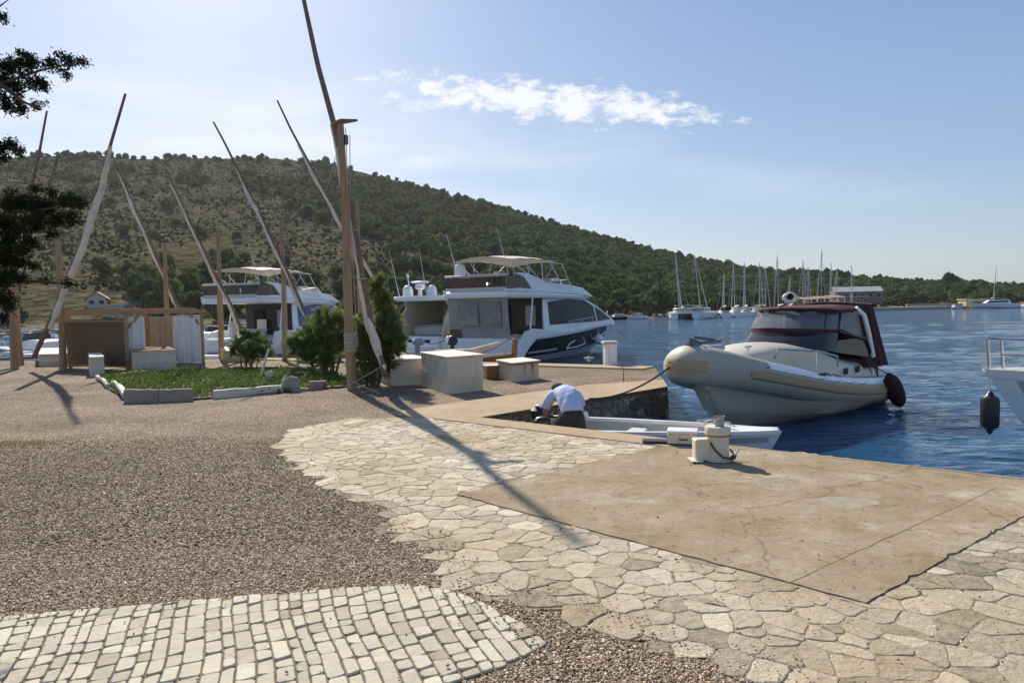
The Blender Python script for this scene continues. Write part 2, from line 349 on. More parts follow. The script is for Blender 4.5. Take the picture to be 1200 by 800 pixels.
def tone_mat(name, stops, rough=.85, bump=.6, bs=45, patch=None, nmix=.45, spec=.25, bs2=9):
    """per-face 'tone' picks the stone colour; noise breaks it up"""
    m, nt, N, L, P = newmat(name); tc = N.new('ShaderNodeTexCoord')
    a = N.new('ShaderNodeAttribute'); a.attribute_name = 'tone'
    nz = N.new('ShaderNodeTexNoise'); nz.inputs['Scale'].default_value = 14; nz.inputs['Detail'].default_value = 8; nz.inputs['Roughness'].default_value = .7; L.new(tc.outputs['Object'], nz.inputs['Vector'])
    s = N.new('ShaderNodeMath'); s.operation = 'MULTIPLY_ADD'; L.new(nz.outputs['Fac'], s.inputs[0]); s.inputs[1].default_value = nmix * 2; L.new(a.outputs['Fac'], s.inputs[2])
    s2 = N.new('ShaderNodeMath'); s2.operation = 'SUBTRACT'; L.new(s.outputs[0], s2.inputs[0]); s2.inputs[1].default_value = nmix
    r = ramp(N, stops); L.new(s2.outputs[0], r.inputs[0]); src = r.outputs[0]
    if patch:
        n2 = N.new('ShaderNodeTexNoise'); n2.inputs['Scale'].default_value = .8; n2.inputs['Detail'].default_value = 6; L.new(tc.outputs['Object'], n2.inputs['Vector'])
        rr = ramp(N, [(.42, (0, 0, 0)), (.66, (1, 1, 1))]); L.new(n2.outputs['Fac'], rr.inputs[0])
        mx = N.new('ShaderNodeMix'); mx.data_type = 'RGBA'; mx.blend_type = 'MULTIPLY'; L.new(rr.outputs[0], mx.inputs['Factor']); L.new(src, mx.inputs['A']); mx.inputs['B'].default_value = (*patch, 1); src = mx.outputs['Result']
    L.new(src, P.inputs['Base Color']); P.inputs['Roughness'].default_value = rough; P.inputs['Specular IOR Level'].default_value = spec
    n3 = N.new('ShaderNodeTexNoise'); n3.inputs['Scale'].default_value = bs; n3.inputs['Detail'].default_value = 6; n3.inputs['Roughness'].default_value = .7; L.new(tc.outputs['Object'], n3.inputs['Vector'])
    n4 = N.new('ShaderNodeTexNoise'); n4.inputs['Scale'].default_value = bs2; n4.inputs['Detail'].default_value = 3; L.new(tc.outputs['Object'], n4.inputs['Vector'])
    ad = N.new('ShaderNodeMath'); ad.operation = 'MULTIPLY_ADD'; L.new(n4.outputs['Fac'], ad.inputs[0]); ad.inputs[1].default_value = 1.6; L.new(n3.outputs['Fac'], ad.inputs[2])
    b = N.new('ShaderNodeBump'); b.inputs['Strength'].default_value = bump; b.inputs['Distance'].default_value = .012; L.new(ad.outputs[0], b.inputs['Height']); L.new(b.outputs[0], P.inputs['Normal'])
    return m
def concrete_mat(name, base, light, dark, scale=1.0):
    m, nt, N, L, P = newmat(name); tc = N.new('ShaderNodeTexCoord')
    def nz(s, d=8, r=.65):
        n = N.new('ShaderNodeTexNoise'); n.inputs['Scale'].default_value = s; n.inputs['Detail'].default_value = d; n.inputs['Roughness'].default_value = r; L.new(tc.outputs['Object'], n.inputs['Vector']); return n.outputs['Fac']
    r1 = ramp(N, [(.35, dark), (.55, base), (.72, light)]); L.new(nz(.9 * scale, 9, .7), r1.inputs[0])
    r2 = ramp(N, [(.25, (.72, .70, .66)), (.5, (1, 1, 1)), (.8, (1.12, 1.12, 1.12))]); L.new(nz(60, 4, .7), r2.inputs[0])
    r3 = ramp(N, [(.3, (.8, .78, .74)), (.5, (1, 1, 1))]); L.new(nz(7, 8, .75), r3.inputs[0])
    mx = N.new('ShaderNodeMix'); mx.data_type = 'RGBA'; mx.blend_type = 'MULTIPLY'; mx.inputs['Factor'].default_value = 1; L.new(r1.outputs[0], mx.inputs['A']); L.new(r2.outputs[0], mx.inputs['B'])
    my = N.new('ShaderNodeMix'); my.data_type = 'RGBA'; my.blend_type = 'MULTIPLY'; my.inputs['Factor'].default_value = 1; L.new(mx.outputs['Result'], my.inputs['A']); L.new(r3.outputs[0], my.inputs['B'])
    L.new(my.outputs['Result'], P.inputs['Base Color']); P.inputs['Roughness'].default_value = .9; P.inputs['Specular IOR Level'].default_value = .2
    b = N.new('ShaderNodeBump'); b.inputs['Strength'].default_value = .8; b.inputs['Distance'].default_value = .006; L.new(nz(90, 5, .7), b.inputs['Height'])
    b2 = N.new('ShaderNodeBump'); b2.inputs['Strength'].default_value = .5; b2.inputs['Distance'].default_value = .03; L.new(nz(5, 6, .6), b2.inputs['Height']); L.new(b.outputs[0], b2.inputs['Normal']); L.new(b2.outputs[0], P.inputs['Normal'])
    return m
G_GRAVEL = gravel_mat()
G_STONE = tone_mat('pale_flagstone', [(0, (.17, .14, .095)), (.45, (.43, .365, .26)), (1, (.66, .58, .435))], patch=(.82, .75, .64), bump=1.0)
G_COBBLE = tone_mat('cut_limestone', [(0, (.29, .245, .17)), (.5, (.49, .435, .32)), (1, (.66, .60, .46))], nmix=.25, bump=.55)
G_WALL = tone_mat('quay_wall_stone', [(0, (.13, .115, .09)), (.5, (.27, .24, .19)), (1, (.42, .38, .31))], bump=1.0)
G_MORTAR = concrete_mat('sandy_mortar', (.33, .28, .20), (.37, .31, .225), (.20, .15, .095))
G_JOINT = concrete_mat('dark_joint_sand', (.20, .16, .11), (.28, .23, .165), (.12, .095, .065))
G_SLAB = concrete_mat('stained_concrete', (.35, .285, .19), (.47, .43, .345), (.29, .225, .14), 1.1)
def crack_up(m):
    nt = m.node_tree; N = nt.nodes; L = nt.links; P = N['Principled BSDF']; tc = N.new('ShaderNodeTexCoord'); src = P.inputs['Base Color'].links[0].from_socket
    nz = N.new('ShaderNodeTexNoise'); nz.inputs['Scale'].default_value = 2.2; nz.inputs['Detail'].default_value = 8; L.new(tc.outputs['Object'], nz.inputs['Vector'])
    ad = N.new('ShaderNodeVectorMath'); ad.operation = 'MULTIPLY_ADD'; L.new(nz.outputs['Color'], ad.inputs[0]); ad.inputs[1].default_value = (.55, .55, 0); L.new(tc.outputs['Object'], ad.inputs[2])
    v = N.new('ShaderNodeTexVoronoi'); v.feature = 'DISTANCE_TO_EDGE'; v.inputs['Scale'].default_value = .42; L.new(ad.outputs[0], v.inputs['Vector'])
    r = ramp(N, [(0, (.62, .58, .52)), (.0022, (.85, .82, .79)), (.005, (1, 1, 1))]); L.new(v.outputs['Distance'], r.inputs[0])
    n2 = N.new('ShaderNodeTexNoise'); n2.inputs['Scale'].default_value = 1.7; n2.inputs['Detail'].default_value = 10; n2.inputs['Roughness'].default_value = .78; L.new(tc.outputs['Object'], n2.inputs['Vector'])
    r2 = ramp(N, [(.36, (.74, .66, .56)), (.47, (.97, .93, .89)), (.55, (1, 1, 1)), (.64, (1.22, 1.27, 1.32))]); L.new(n2.outputs['Fac'], r2.inputs[0])
    n3 = N.new('ShaderNodeTexNoise'); n3.inputs['Scale'].default_value = 22; n3.inputs['Detail'].default_value = 6; L.new(tc.outputs['Object'], n3.inputs['Vector'])
    r3 = ramp(N, [(.30, (.6, .56, .5)), (.38, (1, 1, 1))]); L.new(n3.outputs['Fac'], r3.inputs[0])
    for q in (r, r2, r3):
        mx = N.new('ShaderNodeMix'); mx.data_type = 'RGBA'; mx.blend_type = 'MULTIPLY'; mx.inputs['Factor'].default_value = 1; L.new(src, mx.inputs['A']); L.new(q.outputs[0], mx.inputs['B']); src = mx.outputs['Result']
    L.new(src, P.inputs['Base Color'])
crack_up(G_SLAB)
G_COPE = concrete_mat('ochre_coping', (.43, .325, .205), (.47, .385, .27), (.37, .265, .155), 1.2)
G_PATCH = concrete_mat('grey_patch', (.37, .325, .245), (.44, .40, .31), (.31, .265, .19), 3)
MT['pebble'] = tone_mat('pebbles', [(0, (.065, .046, .028)), (.3, (.26, .185, .112)), (.55, (.48, .35, .222)), (.8, (.66, .51, .345)), (.93, (.92, .81, .62))], nmix=.05, bump=.2)

# ================================================================== LAND AND QUAY
def P2(u, v, z=0): p = gp(u, v, z); return (p.x, p.y)
CORNER = P2(560, 490)
edge_px = [(680, 505), (790, 519), (900, 532), (1050, 547), (1200, 563)]
FRONT = [CORNER] + [P2(*q) for q in edge_px]
FRONT = [(x, y) for x, y in FRONT]
ddx, ddy = FRONT[-1][0] - FRONT[0][0], FRONT[-1][1] - FRONT[0][1]; dl = math.hypot(ddx, ddy); QD = (ddx / dl, ddy / dl)
FRONT.append((FRONT[-1][0] + QD[0] * 14, FRONT[-1][1] + QD[1] * 14))
MOLE = [(3.1, 13.6), (3.75, 17.9)]
LAND = [(FRONT[-1][0] + 3, -30), FRONT[-1]] + FRONT[-2::-1] + MOLE + [(1.0, 19.4), (-9, 24.0), (-18, 24.8), (-60, 26), (-60, -30)]
mb = MB(); mb.prism(LAND, -4, 0)
tag(mb.build('gravel_ground', G_GRAVEL), kind='structure')

def inpoly(x, y, poly):
    c = False; n = len(poly); j = n - 1
    for i in range(n):
        xi, yi = poly[i]; xj, yj = poly[j]
        if (yi > y) != (yj > y) and x < (xj - xi) * (y - yi) / (yj - yi) + xi: c = not c
        j = i
    return c
def clip(poly, nx, ny, d):          # keep nx*x+ny*y <= d
    out = []; n = len(poly)
    for i in range(n):
        a = poly[i]; b = poly[(i + 1) % n]; da = nx * a[0] + ny * a[1] - d; db = nx * b[0] + ny * b[1] - d
        if da <= 0: out.append(a)
        if (da < 0) != (db < 0) and da != db:
            t = da / (da - db); out.append((a[0] + (b[0] - a[0]) * t, a[1] + (b[1] - a[1]) * t))
    return out
def voronoi(x0, x1, y0, y1, cw, ch, gap, jit=.42, rs=random, drop=0.0):
    nx, ny = int((x1 - x0) / cw) + 1, int((y1 - y0) / ch) + 1
    S = {}
    for i in range(-2, nx + 2):
        for j in range(-2, ny + 2):
            if rs.random() < drop: continue
            S[i, j] = (x0 + (i + .5 + rs.uniform(-jit, jit) + .3 * (j % 2)) * cw, y0 + (j + .5 + rs.uniform(-jit, jit)) * ch)
    for i in range(nx):
        for j in range(ny):
            if (i, j) not in S: continue
            c = S[i, j]; poly = [(c[0] - 2 * cw, c[1] - 2 * ch), (c[0] + 2 * cw, c[1] - 2 * ch), (c[0] + 2 * cw, c[1] + 2 * ch), (c[0] - 2 * cw, c[1] + 2 * ch)]
            for a in range(-3, 4):
                for b in range(-3, 4):
                    if (a or b) and (i + a, j + b) in S:
                        o = S[i + a, j + b]; dx, dy = o[0] - c[0], o[1] - c[1]; l = math.hypot(dx, dy)
                        if l < 1e-6: continue
                        dx /= l; dy /= l; poly = clip(poly, dx, dy, (c[0] + o[0]) / 2 * dx + (c[1] + o[1]) / 2 * dy - gap / 2)
            if len(poly) >= 3: yield c, poly
def roughen(poly, amt, kk=.03):
    out = []; n = len(poly)
    for i in range(n):
        p, a, b = poly[i], poly[i - 1], poly[(i + 1) % n]
        la = math.hypot(a[0] - p[0], a[1] - p[1]); lb = math.hypot(b[0] - p[0], b[1] - p[1])
        if la < 1e-4 or lb < 1e-4: continue
        k = min(kk, la * .3) / la * random.uniform(.5, 1.2); k2 = min(kk, lb * .3) / lb * random.uniform(.5, 1.2)
        out.append((p[0] + (a[0] - p[0]) * k, p[1] + (a[1] - p[1]) * k)); out.append((p[0] + (b[0] - p[0]) * k2, p[1] + (b[1] - p[1]) * k2))
        if lb > .09:
            for t in ((.5,) if lb < .16 else (.34, .67)): out.append((p[0] + (b[0] - p[0]) * t + random.uniform(-amt, amt), p[1] + (b[1] - p[1]) * t + random.uniform(-amt, amt)))
    return out
class Stones:
    def __init__(s): s.v = []; s.f = []; s.t = []
    def add(s, poly, z0, h, tone, tilt=0.006, inset=.012, xf=None):
        n = len(poly)
        if n < 3: return
        cx = sum(p[0] for p in poly) / n; cy = sum(p[1] for p in poly) / n
        tx, ty = random.uniform(-tilt, tilt) * 5, random.uniform(-tilt, tilt) * 5; k = len(s.v)
        rings = []
        for (ins, zz) in ((0, z0), (inset * .15, z0 + h * .6), (inset, z0 + h)):
            for p in poly:
                dx, dy = p[0] - cx, p[1] - cy; l = math.hypot(dx, dy) + 1e-6; q = max(.3, 1 - ins / l)
                x, y = cx + dx * q, cy + dy * q; z = zz + ((x - cx) * tx + (y - cy) * ty if zz > z0 else 0)
                s.v.append((x, y, z) if xf is None else xf(x, y, z))
        for r in range(2):
            for j in range(n): a = k + r * n + j; b = k + r * n + (j + 1) % n; s.f.append((a, b, b + n, a + n)); s.t.append(tone)
        s.f.append(tuple(k + 2 * n + j for j in range(n))); s.t.append(tone)
    def build(s, name, m):
        me = bpy.data.meshes.new(name); me.from_pydata(s.v, [], s.f); a = me.attributes.new('tone', 'FLOAT', 'FACE'); a.data.foreach_set('value', s.t); me.materials.append(m)
        o = bpy.data.objects.new(name, me); COL.objects.link(o); return o

# front concrete slab, coping strip along the water, crazy paving between them
sA, sC = P2(536, 581), P2(1015, 708); sdir = P2(1200, 605)
dd = (sdir[0] - sC[0], sdir[1] - sC[1]); sB = P2(770, 524)
def edge_at(p, d):     # go from p along d to the quay edge
    x3, y3 = FRONT[0]; nx, ny = -QD[1], QD[0]; t = ((x3 - p[0]) * nx + (y3 - p[1]) * ny) / (d[0] * nx + d[1] * ny); return (p[0] + d[0] * t, p[1] + d[1] * t)
def fr(t, off):        # along the front edge, off metres inland
    nx, ny = QD[1], -QD[0]
    if nx * (0 - FRONT[0][0]) + ny * (0 - FRONT[0][1]) < 0: nx, ny = -nx, -ny
    return (FRONT[0][0] + QD[0] * t + nx * off, FRONT[0][1] + QD[1] * t + ny * off)
sD = edge_at(sC, dd); sB2 = edge_at(sB, dd)
SLAB = [sA, sC, (sD[0] - dd[0] * .01, sD[1] - dd[1] * .01), sB2]
def inl(p, k=.004): return p
def ragged(a, b, step=.07, amp=.007, chip=.03):
    l = math.hypot(b[0] - a[0], b[1] - a[1]); n = int(l / step); o = []
    nx, ny = (b[1] - a[1]) / l, -(b[0] - a[0]) / l
    for i in range(n):
        k = i / n; e = random.uniform(-amp, amp) * (i > 0) - (chip * random.random() if random.random() < .10 and i else 0) * (1 if nx * (SLABC[0] - a[0]) + ny * (SLABC[1] - a[1]) < 0 else -1); o.append((a[0] + (b[0] - a[0]) * k + nx * e, a[1] + (b[1] - a[1]) * k + ny * e))
    return o
SLABC = (sum(p[0] for p in SLAB) / 4, sum(p[1] for p in SLAB) / 4)
mb = MB(); mb.prism(ragged(SLAB[0], SLAB[1]) + ragged(SLAB[1], SLAB[2]) + [SLAB[2]] + ragged(SLAB[3], SLAB[0]), -.02, .013)
tag(mb.build('concrete_slab', G_SLAB), kind='structure')
# joint line inside the slab near its lower right border, worn grey patches
cb = MB()
ux, uy = dd[0] / math.hypot(*dd), dd[1] / math.hypot(*dd)
j0 = (sC[0] - .42 * QD[0] + .05 * ux, sC[1] - .42 * QD[1] + .05 * uy)
j1 = (j0[0] + ux * 3.2, j0[1] + uy * 3.2)
seg = 24; L_, R_ = [], []
for i in range(seg + 1):
    t = i / seg; x = j0[0] + (j1[0] - j0[0]) * t + random.uniform(-.006, .006); y = j0[1] + (j1[1] - j0[1]) * t + random.uniform(-.006, .006); wd = random.uniform(.002, .005)
    L_.append((x - QD[0] * wd, y - QD[1] * wd, .0142)); R_.append((x + QD[0] * wd, y + QD[1] * wd, .0142))
cb.loft([L_, R_], closed=False); tag(cb.build('slab_joint', G_JOINT), kind='structure')
for (u, v, ru, rv) in ((905, 571, 17, 4.5), (994, 590, 33, 6.5)):
    c = gp(u, v); ex = gp(u + ru, v); ey = gp(u, v + rv); a = (ex - c).length; b = (ey - c).length; pm = MB(); ps = []
    for k in range(30):
        th = 2 * PI * k / 30; r_ = 1 + .14 * math.sin(3 * th + u) + random.uniform(-.05, .05); ps.append((c.x + a * r_ * math.cos(th), c.y + b * r_ * math.sin(th),   .0136))
    pm.add(ps, [tuple(range(30))]); tag(pm.build('concrete_patch', G_PATCH), kind='structure')
COPE_W = .42
nseg = math.hypot(sB2[0] - FRONT[0][0], sB2[1] - FRONT[0][1])
mb = MB(); mb.prism([fr(-.55, COPE_W), fr(nseg - .006, COPE_W), fr(nseg - .006, -.03), fr(0.0, -.03), fr(-.55, -.03)], -.08, .018)
tag(mb.build('front_coping', G_COPE, bevel=.012), kind='structure')
tS = math.hypot(sD[0] - FRONT[0][0], sD[1] - FRONT[0][1])
mb = MB(); mb.prism([fr(nseg + .006, 0.004), fr(tS + 12, 0.004), fr(tS + 12, -.035), fr(nseg + .006, -.035)], -.12, .0155)
tag(mb.build('slab_edge', G_COPE), kind='structure')
# mole: concrete strip along its inner wall, thin coping on its far side
m0, m1 = CORNER, MOLE[0]
md = (m1[0] - m0[0], m1[1] - m0[1]); ml = math.hypot(*md); md = (md[0] / ml, md[1] / ml); mn = (-md[1], md[0])
ms = P2(408, 482)
STRIP = [(m0[0] - .2, m0[1] - .08), (m1[0], m1[1]), (m1[0] + .18, m1[1] + 1.25), (m1[0] + mn[0] * 1.1 - md[0] * .6, m1[1] + mn[1] * 1.1 - md[1] * .6), (m0[0] + mn[0] * 1.35 + .2, m0[1] + mn[1] * 1.35), P2(470, 478), P2(440, 484), P2(480, 489)]
STRIP = [m0, m1, (m1[0] + .2, m1[1] + 1.3), P2(690, 451), P2(600, 463), P2(520, 474), P2(455, 484), P2(485, 490)]
mb = MB(); mb.prism(STRIP, -.05, .012); tag(mb.build('mole_strip', G_COPE), kind='structure')
f0, f1, f2 = MOLE[1], (1.0, 19.4), (-9, 24.0)
def offs(p, q, o):
    dx, dy = q[0] - p[0], q[1] - p[1]; l = math.hypot(dx, dy); return (dy / l * o, -dx / l * o)
mb = MB(); o1 = offs(f1, f0, .75); mb.prism([f1, f0, (f0[0] + o1[0] - .1, f0[1] + o1[1]), (f1[0] + o1[0], f1[1] + o1[1])], -.1, .035)
o2 = offs(f2, f1, .7); mb.prism([f2, (f1[0] - .004, f1[1] + .002), (f1[0] + o1[0] - .004, f1[1] + o1[1]), (f2[0] + o2[0], f2[1] + o2[1])], -.1, .034)
tag(mb.build('far_coping', G_COPE), kind='structure')

# masonry facing of the mole's inner wall and end (kept as real, proud stones)
st = Stones()
for (a, b) in ((m0, m1), (MOLE[0], MOLE[1])):
    dx, dy = b[0] - a[0], b[1] - a[1]; l = math.hypot(dx, dy); dx /= l; dy /= l; nx, ny = dy, -dx
    def xf(x, y, z, a=a, dx=dx, dy=dy, nx=nx, ny=ny): return (a[0] + dx * x + nx * z, a[1] + dy * x + ny * z, y)
    for c, poly in voronoi(0, l, -.95, -.08, .26, .155, .018, .36):
        poly = clip(clip(clip(poly, 0, 1, -.095), 1, 0, l), -1, 0, 0)
        poly = roughen(poly, .006)
        st.add(poly, -.01, random.uniform(.02, .05), random.random(), xf=xf)
tag(st.build('quay_wall', G_WALL), kind='structure')

# crazy paving
CRAZY = [P2(*q) for q in [(556, 492), (480, 488), (405, 492), (345, 502), (322, 520), (332, 545), (380, 572), (440, 597), (482, 632), (506, 657), (535, 690), (620, 713), (700, 733), (800, 765), (900, 800)]] + [(1.2, 2.2), (6, 1.0), (9.5, 1.0)] + [fr(tS + 5, .05), fr(0, .05)]
def in_crazy(x, y):
    n = .16 * noise.noise(Vector((x * 1.3, y * 1.3, 2))) + .05 * noise.noise(Vector((x * 6, y * 6, 5)))
    return inpoly(x + n, y + n, CRAZY)
def in_slab(x, y): return inpoly(x, y, SLAB)
mort = MB(); q = .12
# mortar sheet: fine grid clipped to the region
gx0, gx1, gy0, gy1 = -5, 9.5, 1.0, 10.6
for i in range(int((gx1 - gx0) / q)):
    for j in range(int((gy1 - gy0) / q)):
        x, y = gx0 + (i + .5) * q, gy0 + (j + .5) * q
        if in_crazy(x, y): 
            a = [(x - q / 2, y - q / 2), (x + q / 2, y - q / 2), (x + q / 2, y + q / 2), (x - q / 2, y + q / 2)]
            mort.add([(p[0], p[1], .0045) for p in a], [(0, 1, 2, 3)])
import bmesh
o = mort.build('paving_mortar', G_MORTAR); bm = bmesh.new(); bm.from_mesh(o.data); bmesh.ops.remove_doubles(bm, verts=bm.verts[:], dist=.001); bm.to_mesh(o.data); bm.free(); tag(o, kind='structure')
st = Stones(); ang = math.atan2(QD[1], QD[0]) * .35; ca, sa = math.cos(ang), math.sin(ang)
strip_in = [fr(-.55, COPE_W), fr(nseg, COPE_W), fr(nseg, -.03), fr(-.55, -.03)]
SLABN = []
def clip_out(poly):       # trim stones against the slab's two inland sides
    cx = sum(p[0] for p in poly) / len(poly); cy = sum(p[1] for p in poly) / len(poly)
    return poly
for c, poly in voronoi(-6, 10, -4, 12, .175, .12, .006, .66, drop=.28):
    poly = [(p[0] * ca - p[1] * sa, p[0] * sa + p[1] * ca) for p in poly]
    cx = sum(p[0] for p in poly) / len(poly); cy = sum(p[1] for p in poly) / len(poly)
    if not in_crazy(cx, cy) or in_slab(cx, cy) or inpoly(cx, cy, strip_in): continue
    # cut along the slab sides and the coping so that edges run straight
    def side(p, q_, poly):
        dx, dy = q_[0] - p[0], q_[1] - p[1]; l = math.hypot(dx, dy); nx, ny = dy / l, -dx / l; d = nx * p[0] + ny * p[1]
        if nx * cx + ny * cy > d: return clip(poly, -nx, -ny, -(d + .008))
        return poly
    if any(in_slab(*p) for p in poly):
        for (a, b) in ((SLAB[0], SLAB[1]), (SLAB[1], SLAB[2]), (SLAB[3], SLAB[0])):
            poly2 = side(a, b, poly)
            if len(poly2) >= 3: poly = poly2
    if any(inpoly(p[0], p[1], strip_in) for p in poly):
        nx, ny = QD[1], -QD[0]
        if nx * cx + ny * cy < nx * FRONT[0][0] + ny * FRONT[0][1]: nx, ny = -nx, -ny
        e = fr(0, COPE_W); poly2 = clip(poly, -nx, -ny, -(nx * e[0] + ny * e[1] + .008))
        if len(poly2) >= 3: poly = poly2
    if len(poly) < 3: continue
    ax = sum(poly[i][0] * poly[(i + 1) % len(poly)][1] - poly[(i + 1) % len(poly)][0] * poly[i][1] for i in range(len(poly))) / 2
    if abs(ax) < .004: continue
    poly = roughen(poly, .012, .022)
    worn = noise.noise(Vector((cx * .5, cy * .5, 9)))
    right = max(0, min(1, (cx - 1.2) / 2.5))
    t = .62 + random.gauss(0, .16) - .30 * right
    st.add(poly, .004, random.uniform(.003, .0075) * (1 - .3 * right), max(0, min(1, t)), tilt=.002, inset=.007)
tag(st.build('crazy_paving', G_STONE), kind='structure')

# cobbled path (rows of cut stone running away from the camera)
PATH = [P2(*q) for q in [(645, 755), (622, 735), (562, 704), (520, 691), (480, 685), (400, 690), (200, 706), (0, 724)]]
e = (PATH[-1][0] - PATH[-2][0], PATH[-1][1] - PATH[-2][1]); PATH.append((PATH[-1][0] + e[0] * 4, PATH[-1][1] + e[1] * 4)); PATH += [(-9, .3), (-1.3, 2.45), P2(520, 806), P2(600, 781)]
def inward(poly):
    return poly
cxp = sum(p[0] for p in PATH) / len(PATH); cyp = sum(p[1] for p in PATH) / len(PATH)
mb = MB(); mb.add([(p[0], p[1], .0035) for p in PATH], [tuple(range(len(PATH)))]); tag(mb.build('path_bed', G_JOINT), kind='structure')
st = Stones(); pa = math.radians(22.0); ax_ = (-math.sin(pa), math.cos(pa)); bx_ = (math.cos(pa), math.sin(pa)); s = -9.0
while s < 3:
    wd = random.uniform(.055, .095); t = -1.0 + random.uniform(0, .2)
    ph = random.uniform(0, 6)
    def wob(t, k): return .014 * math.sin(t * 2.3 + k * 1.7) + .010 * math.sin(t * 6.1 + k)
    k0, k1 = s * 3.1, (s + wd) * 3.1
    while t < 6:
        ln = random.uniform(.07, .16) if random.random() < .82 else random.uniform(.16, .24); g = .004; sk = random.uniform(-.018, .018)
        c4 = []
        for (aa, tt, kk, s_) in ((1, t + g, k0, s), (1, t + ln - g + sk, k0, s), (1, t + ln - g, k1, s + wd), (1, t + g + sk, k1, s + wd)):
            w_ = wob(tt, kk); q_ = g if s_ == s else -g
            ss = s_ + w_ + q_; c4.append((bx_[0] * ss + ax_[0] * tt, bx_[1] * ss + ax_[1] * tt))
        t += ln; poly = c4[::-1]
        n = len(PATH); far = False
        for i in range(n):
            a, b = PATH[i], PATH[(i + 1) % n]; dx, dy = b[0] - a[0], b[1] - a[1]; l = math.hypot(dx, dy)
            if l < 1e-6: continue
            nx, ny = dy / l, -dx / l
            if nx * cxp + ny * cyp > nx * a[0] + ny * a[1]: nx, ny = -nx, -ny
            poly = clip(poly, nx, ny, nx * a[0] + ny * a[1] - .01)
            if len(poly) < 3: far = True; break
        if far: continue
        A_ = abs(sum(poly[i][0] * poly[(i + 1) % len(poly)][1] - poly[(i + 1) % len(poly)][0] * poly[i][1] for i in range(len(poly))) / 2)
        if A_ < .0016: continue
        poly = roughen(poly, .003, .011)
        st.add(poly, .003, random.uniform(.008, .014), max(0, min(1, random.gauss(.60, .16))), tilt=.003, inset=.004)
    s += wd
tag(st.build('cobbled_path', G_COBBLE), kind='structure')

# loose gravel stones near the camera
def on_path(x, y): return inpoly(x, y, PATH)
def pebbles(n, ylo, yhi, rlo, rhi, name):
    pts = []
    while len(pts) < n:
        Y = math.sqrt(random.uniform(ylo ** 2, yhi ** 2)); u = random.uniform(-90, 1290); X = (u - 600) / 800 * Y
        if X > 4.0 or not inpoly(X, Y, LAND): continue
        if random.random() < max(0, (Y - 5.2 - .8 * noise.noise(Vector((X, Y, 3)))) / 4.0) * (yhi > 6): continue
        c = in_crazy(X, Y); pth = on_path(X, Y)
        if in_slab(X, Y) and random.random() > .0015: continue
        if c and not in_slab(X, Y) and random.random() > .002 + (.025 if not in_crazy(X - .18, Y - .18) or not in_crazy(X-.2, Y+.1) else 0): continue
        if pth and random.random() > .001 + (.03 if not on_path(X + .1, Y + .07) else 0): continue
        pts.append((X, Y, .018 if (pth or c) else .0))
    pts = np.array(pts); n = len(pts)
    ph = (1 + 5 ** .5) / 2
    iv = np.array([(-1, ph, 0), (1, ph, 0), (-1, -ph, 0), (1, -ph, 0), (0, -1, ph), (0, 1, ph), (0, -1, -ph), (0, 1, -ph), (ph, 0, -1), (ph, 0, 1), (-ph, 0, -1), (-ph, 0, 1)]) / math.hypot(1, ph)
    fi = np.array([(0, 11, 5), (0, 5, 1), (0, 1, 7), (0, 7, 10), (0, 10, 11), (1, 5, 9), (5, 11, 4), (11, 10, 2), (10, 7, 6), (7, 1, 8), (3, 9, 4), (3, 4, 2), (3, 2, 6), (3, 6, 8), (3, 8, 9), (4, 9, 5), (2, 4, 11), (6, 2, 10), (8, 6, 7), (9, 8, 1)])
    r = rng.uniform(rlo, rhi, n) * rng.choice([1, 1, 1, 1.5], n); ax = np.stack([rng.uniform(.8, 1.3, n), rng.uniform(.7, 1.1, n), rng.uniform(.45, .8, n)], 1) * r[:, None]
    th = rng.uniform(0, 2 * PI, n); ti = rng.uniform(-.5, .5, n)
    V = iv[None] * (1 + rng.uniform(-.16, .16, (n, 12, 1))) * ax[:, None]
    x, z = V[..., 0] * np.cos(ti)[:, None] - V[..., 2] * np.sin(ti)[:, None], V[..., 0] * np.sin(ti)[:, None] + V[..., 2] * np.cos(ti)[:, None]
    X = x * np.cos(th)[:, None] - V[..., 1] * np.sin(th)[:, None]; Y = x * np.sin(th)[:, None] + V[..., 1] * np.cos(th)[:, None]
    zo = pts[:, 2] + r * rng.uniform(.0, .8, n)
    V = np.stack([X + pts[:, 0][:, None], Y + pts[:, 1][:, None], z + zo[:, None]], -1).reshape(-1, 3)
    F = (fi[None] + (np.arange(n) * 12)[:, None, None]).reshape(-1, 3)
    tn = np.clip(rng.beta(1.3, 1.4, n), 0, 1); tag(npmesh(name, V, F, MT['pebble'], smooth=False, fcol=np.repeat(tn, 20)), 'loose grey and tan gravel stones covering the yard near the camera', 'gravel', kind='stuff')
pebbles(84000, 2.5, 4.7, .0032, .0062, 'loose_gravel')
pebbles(60000, 4.7, 9.5, .0038, .0075, 'loose_gravel')

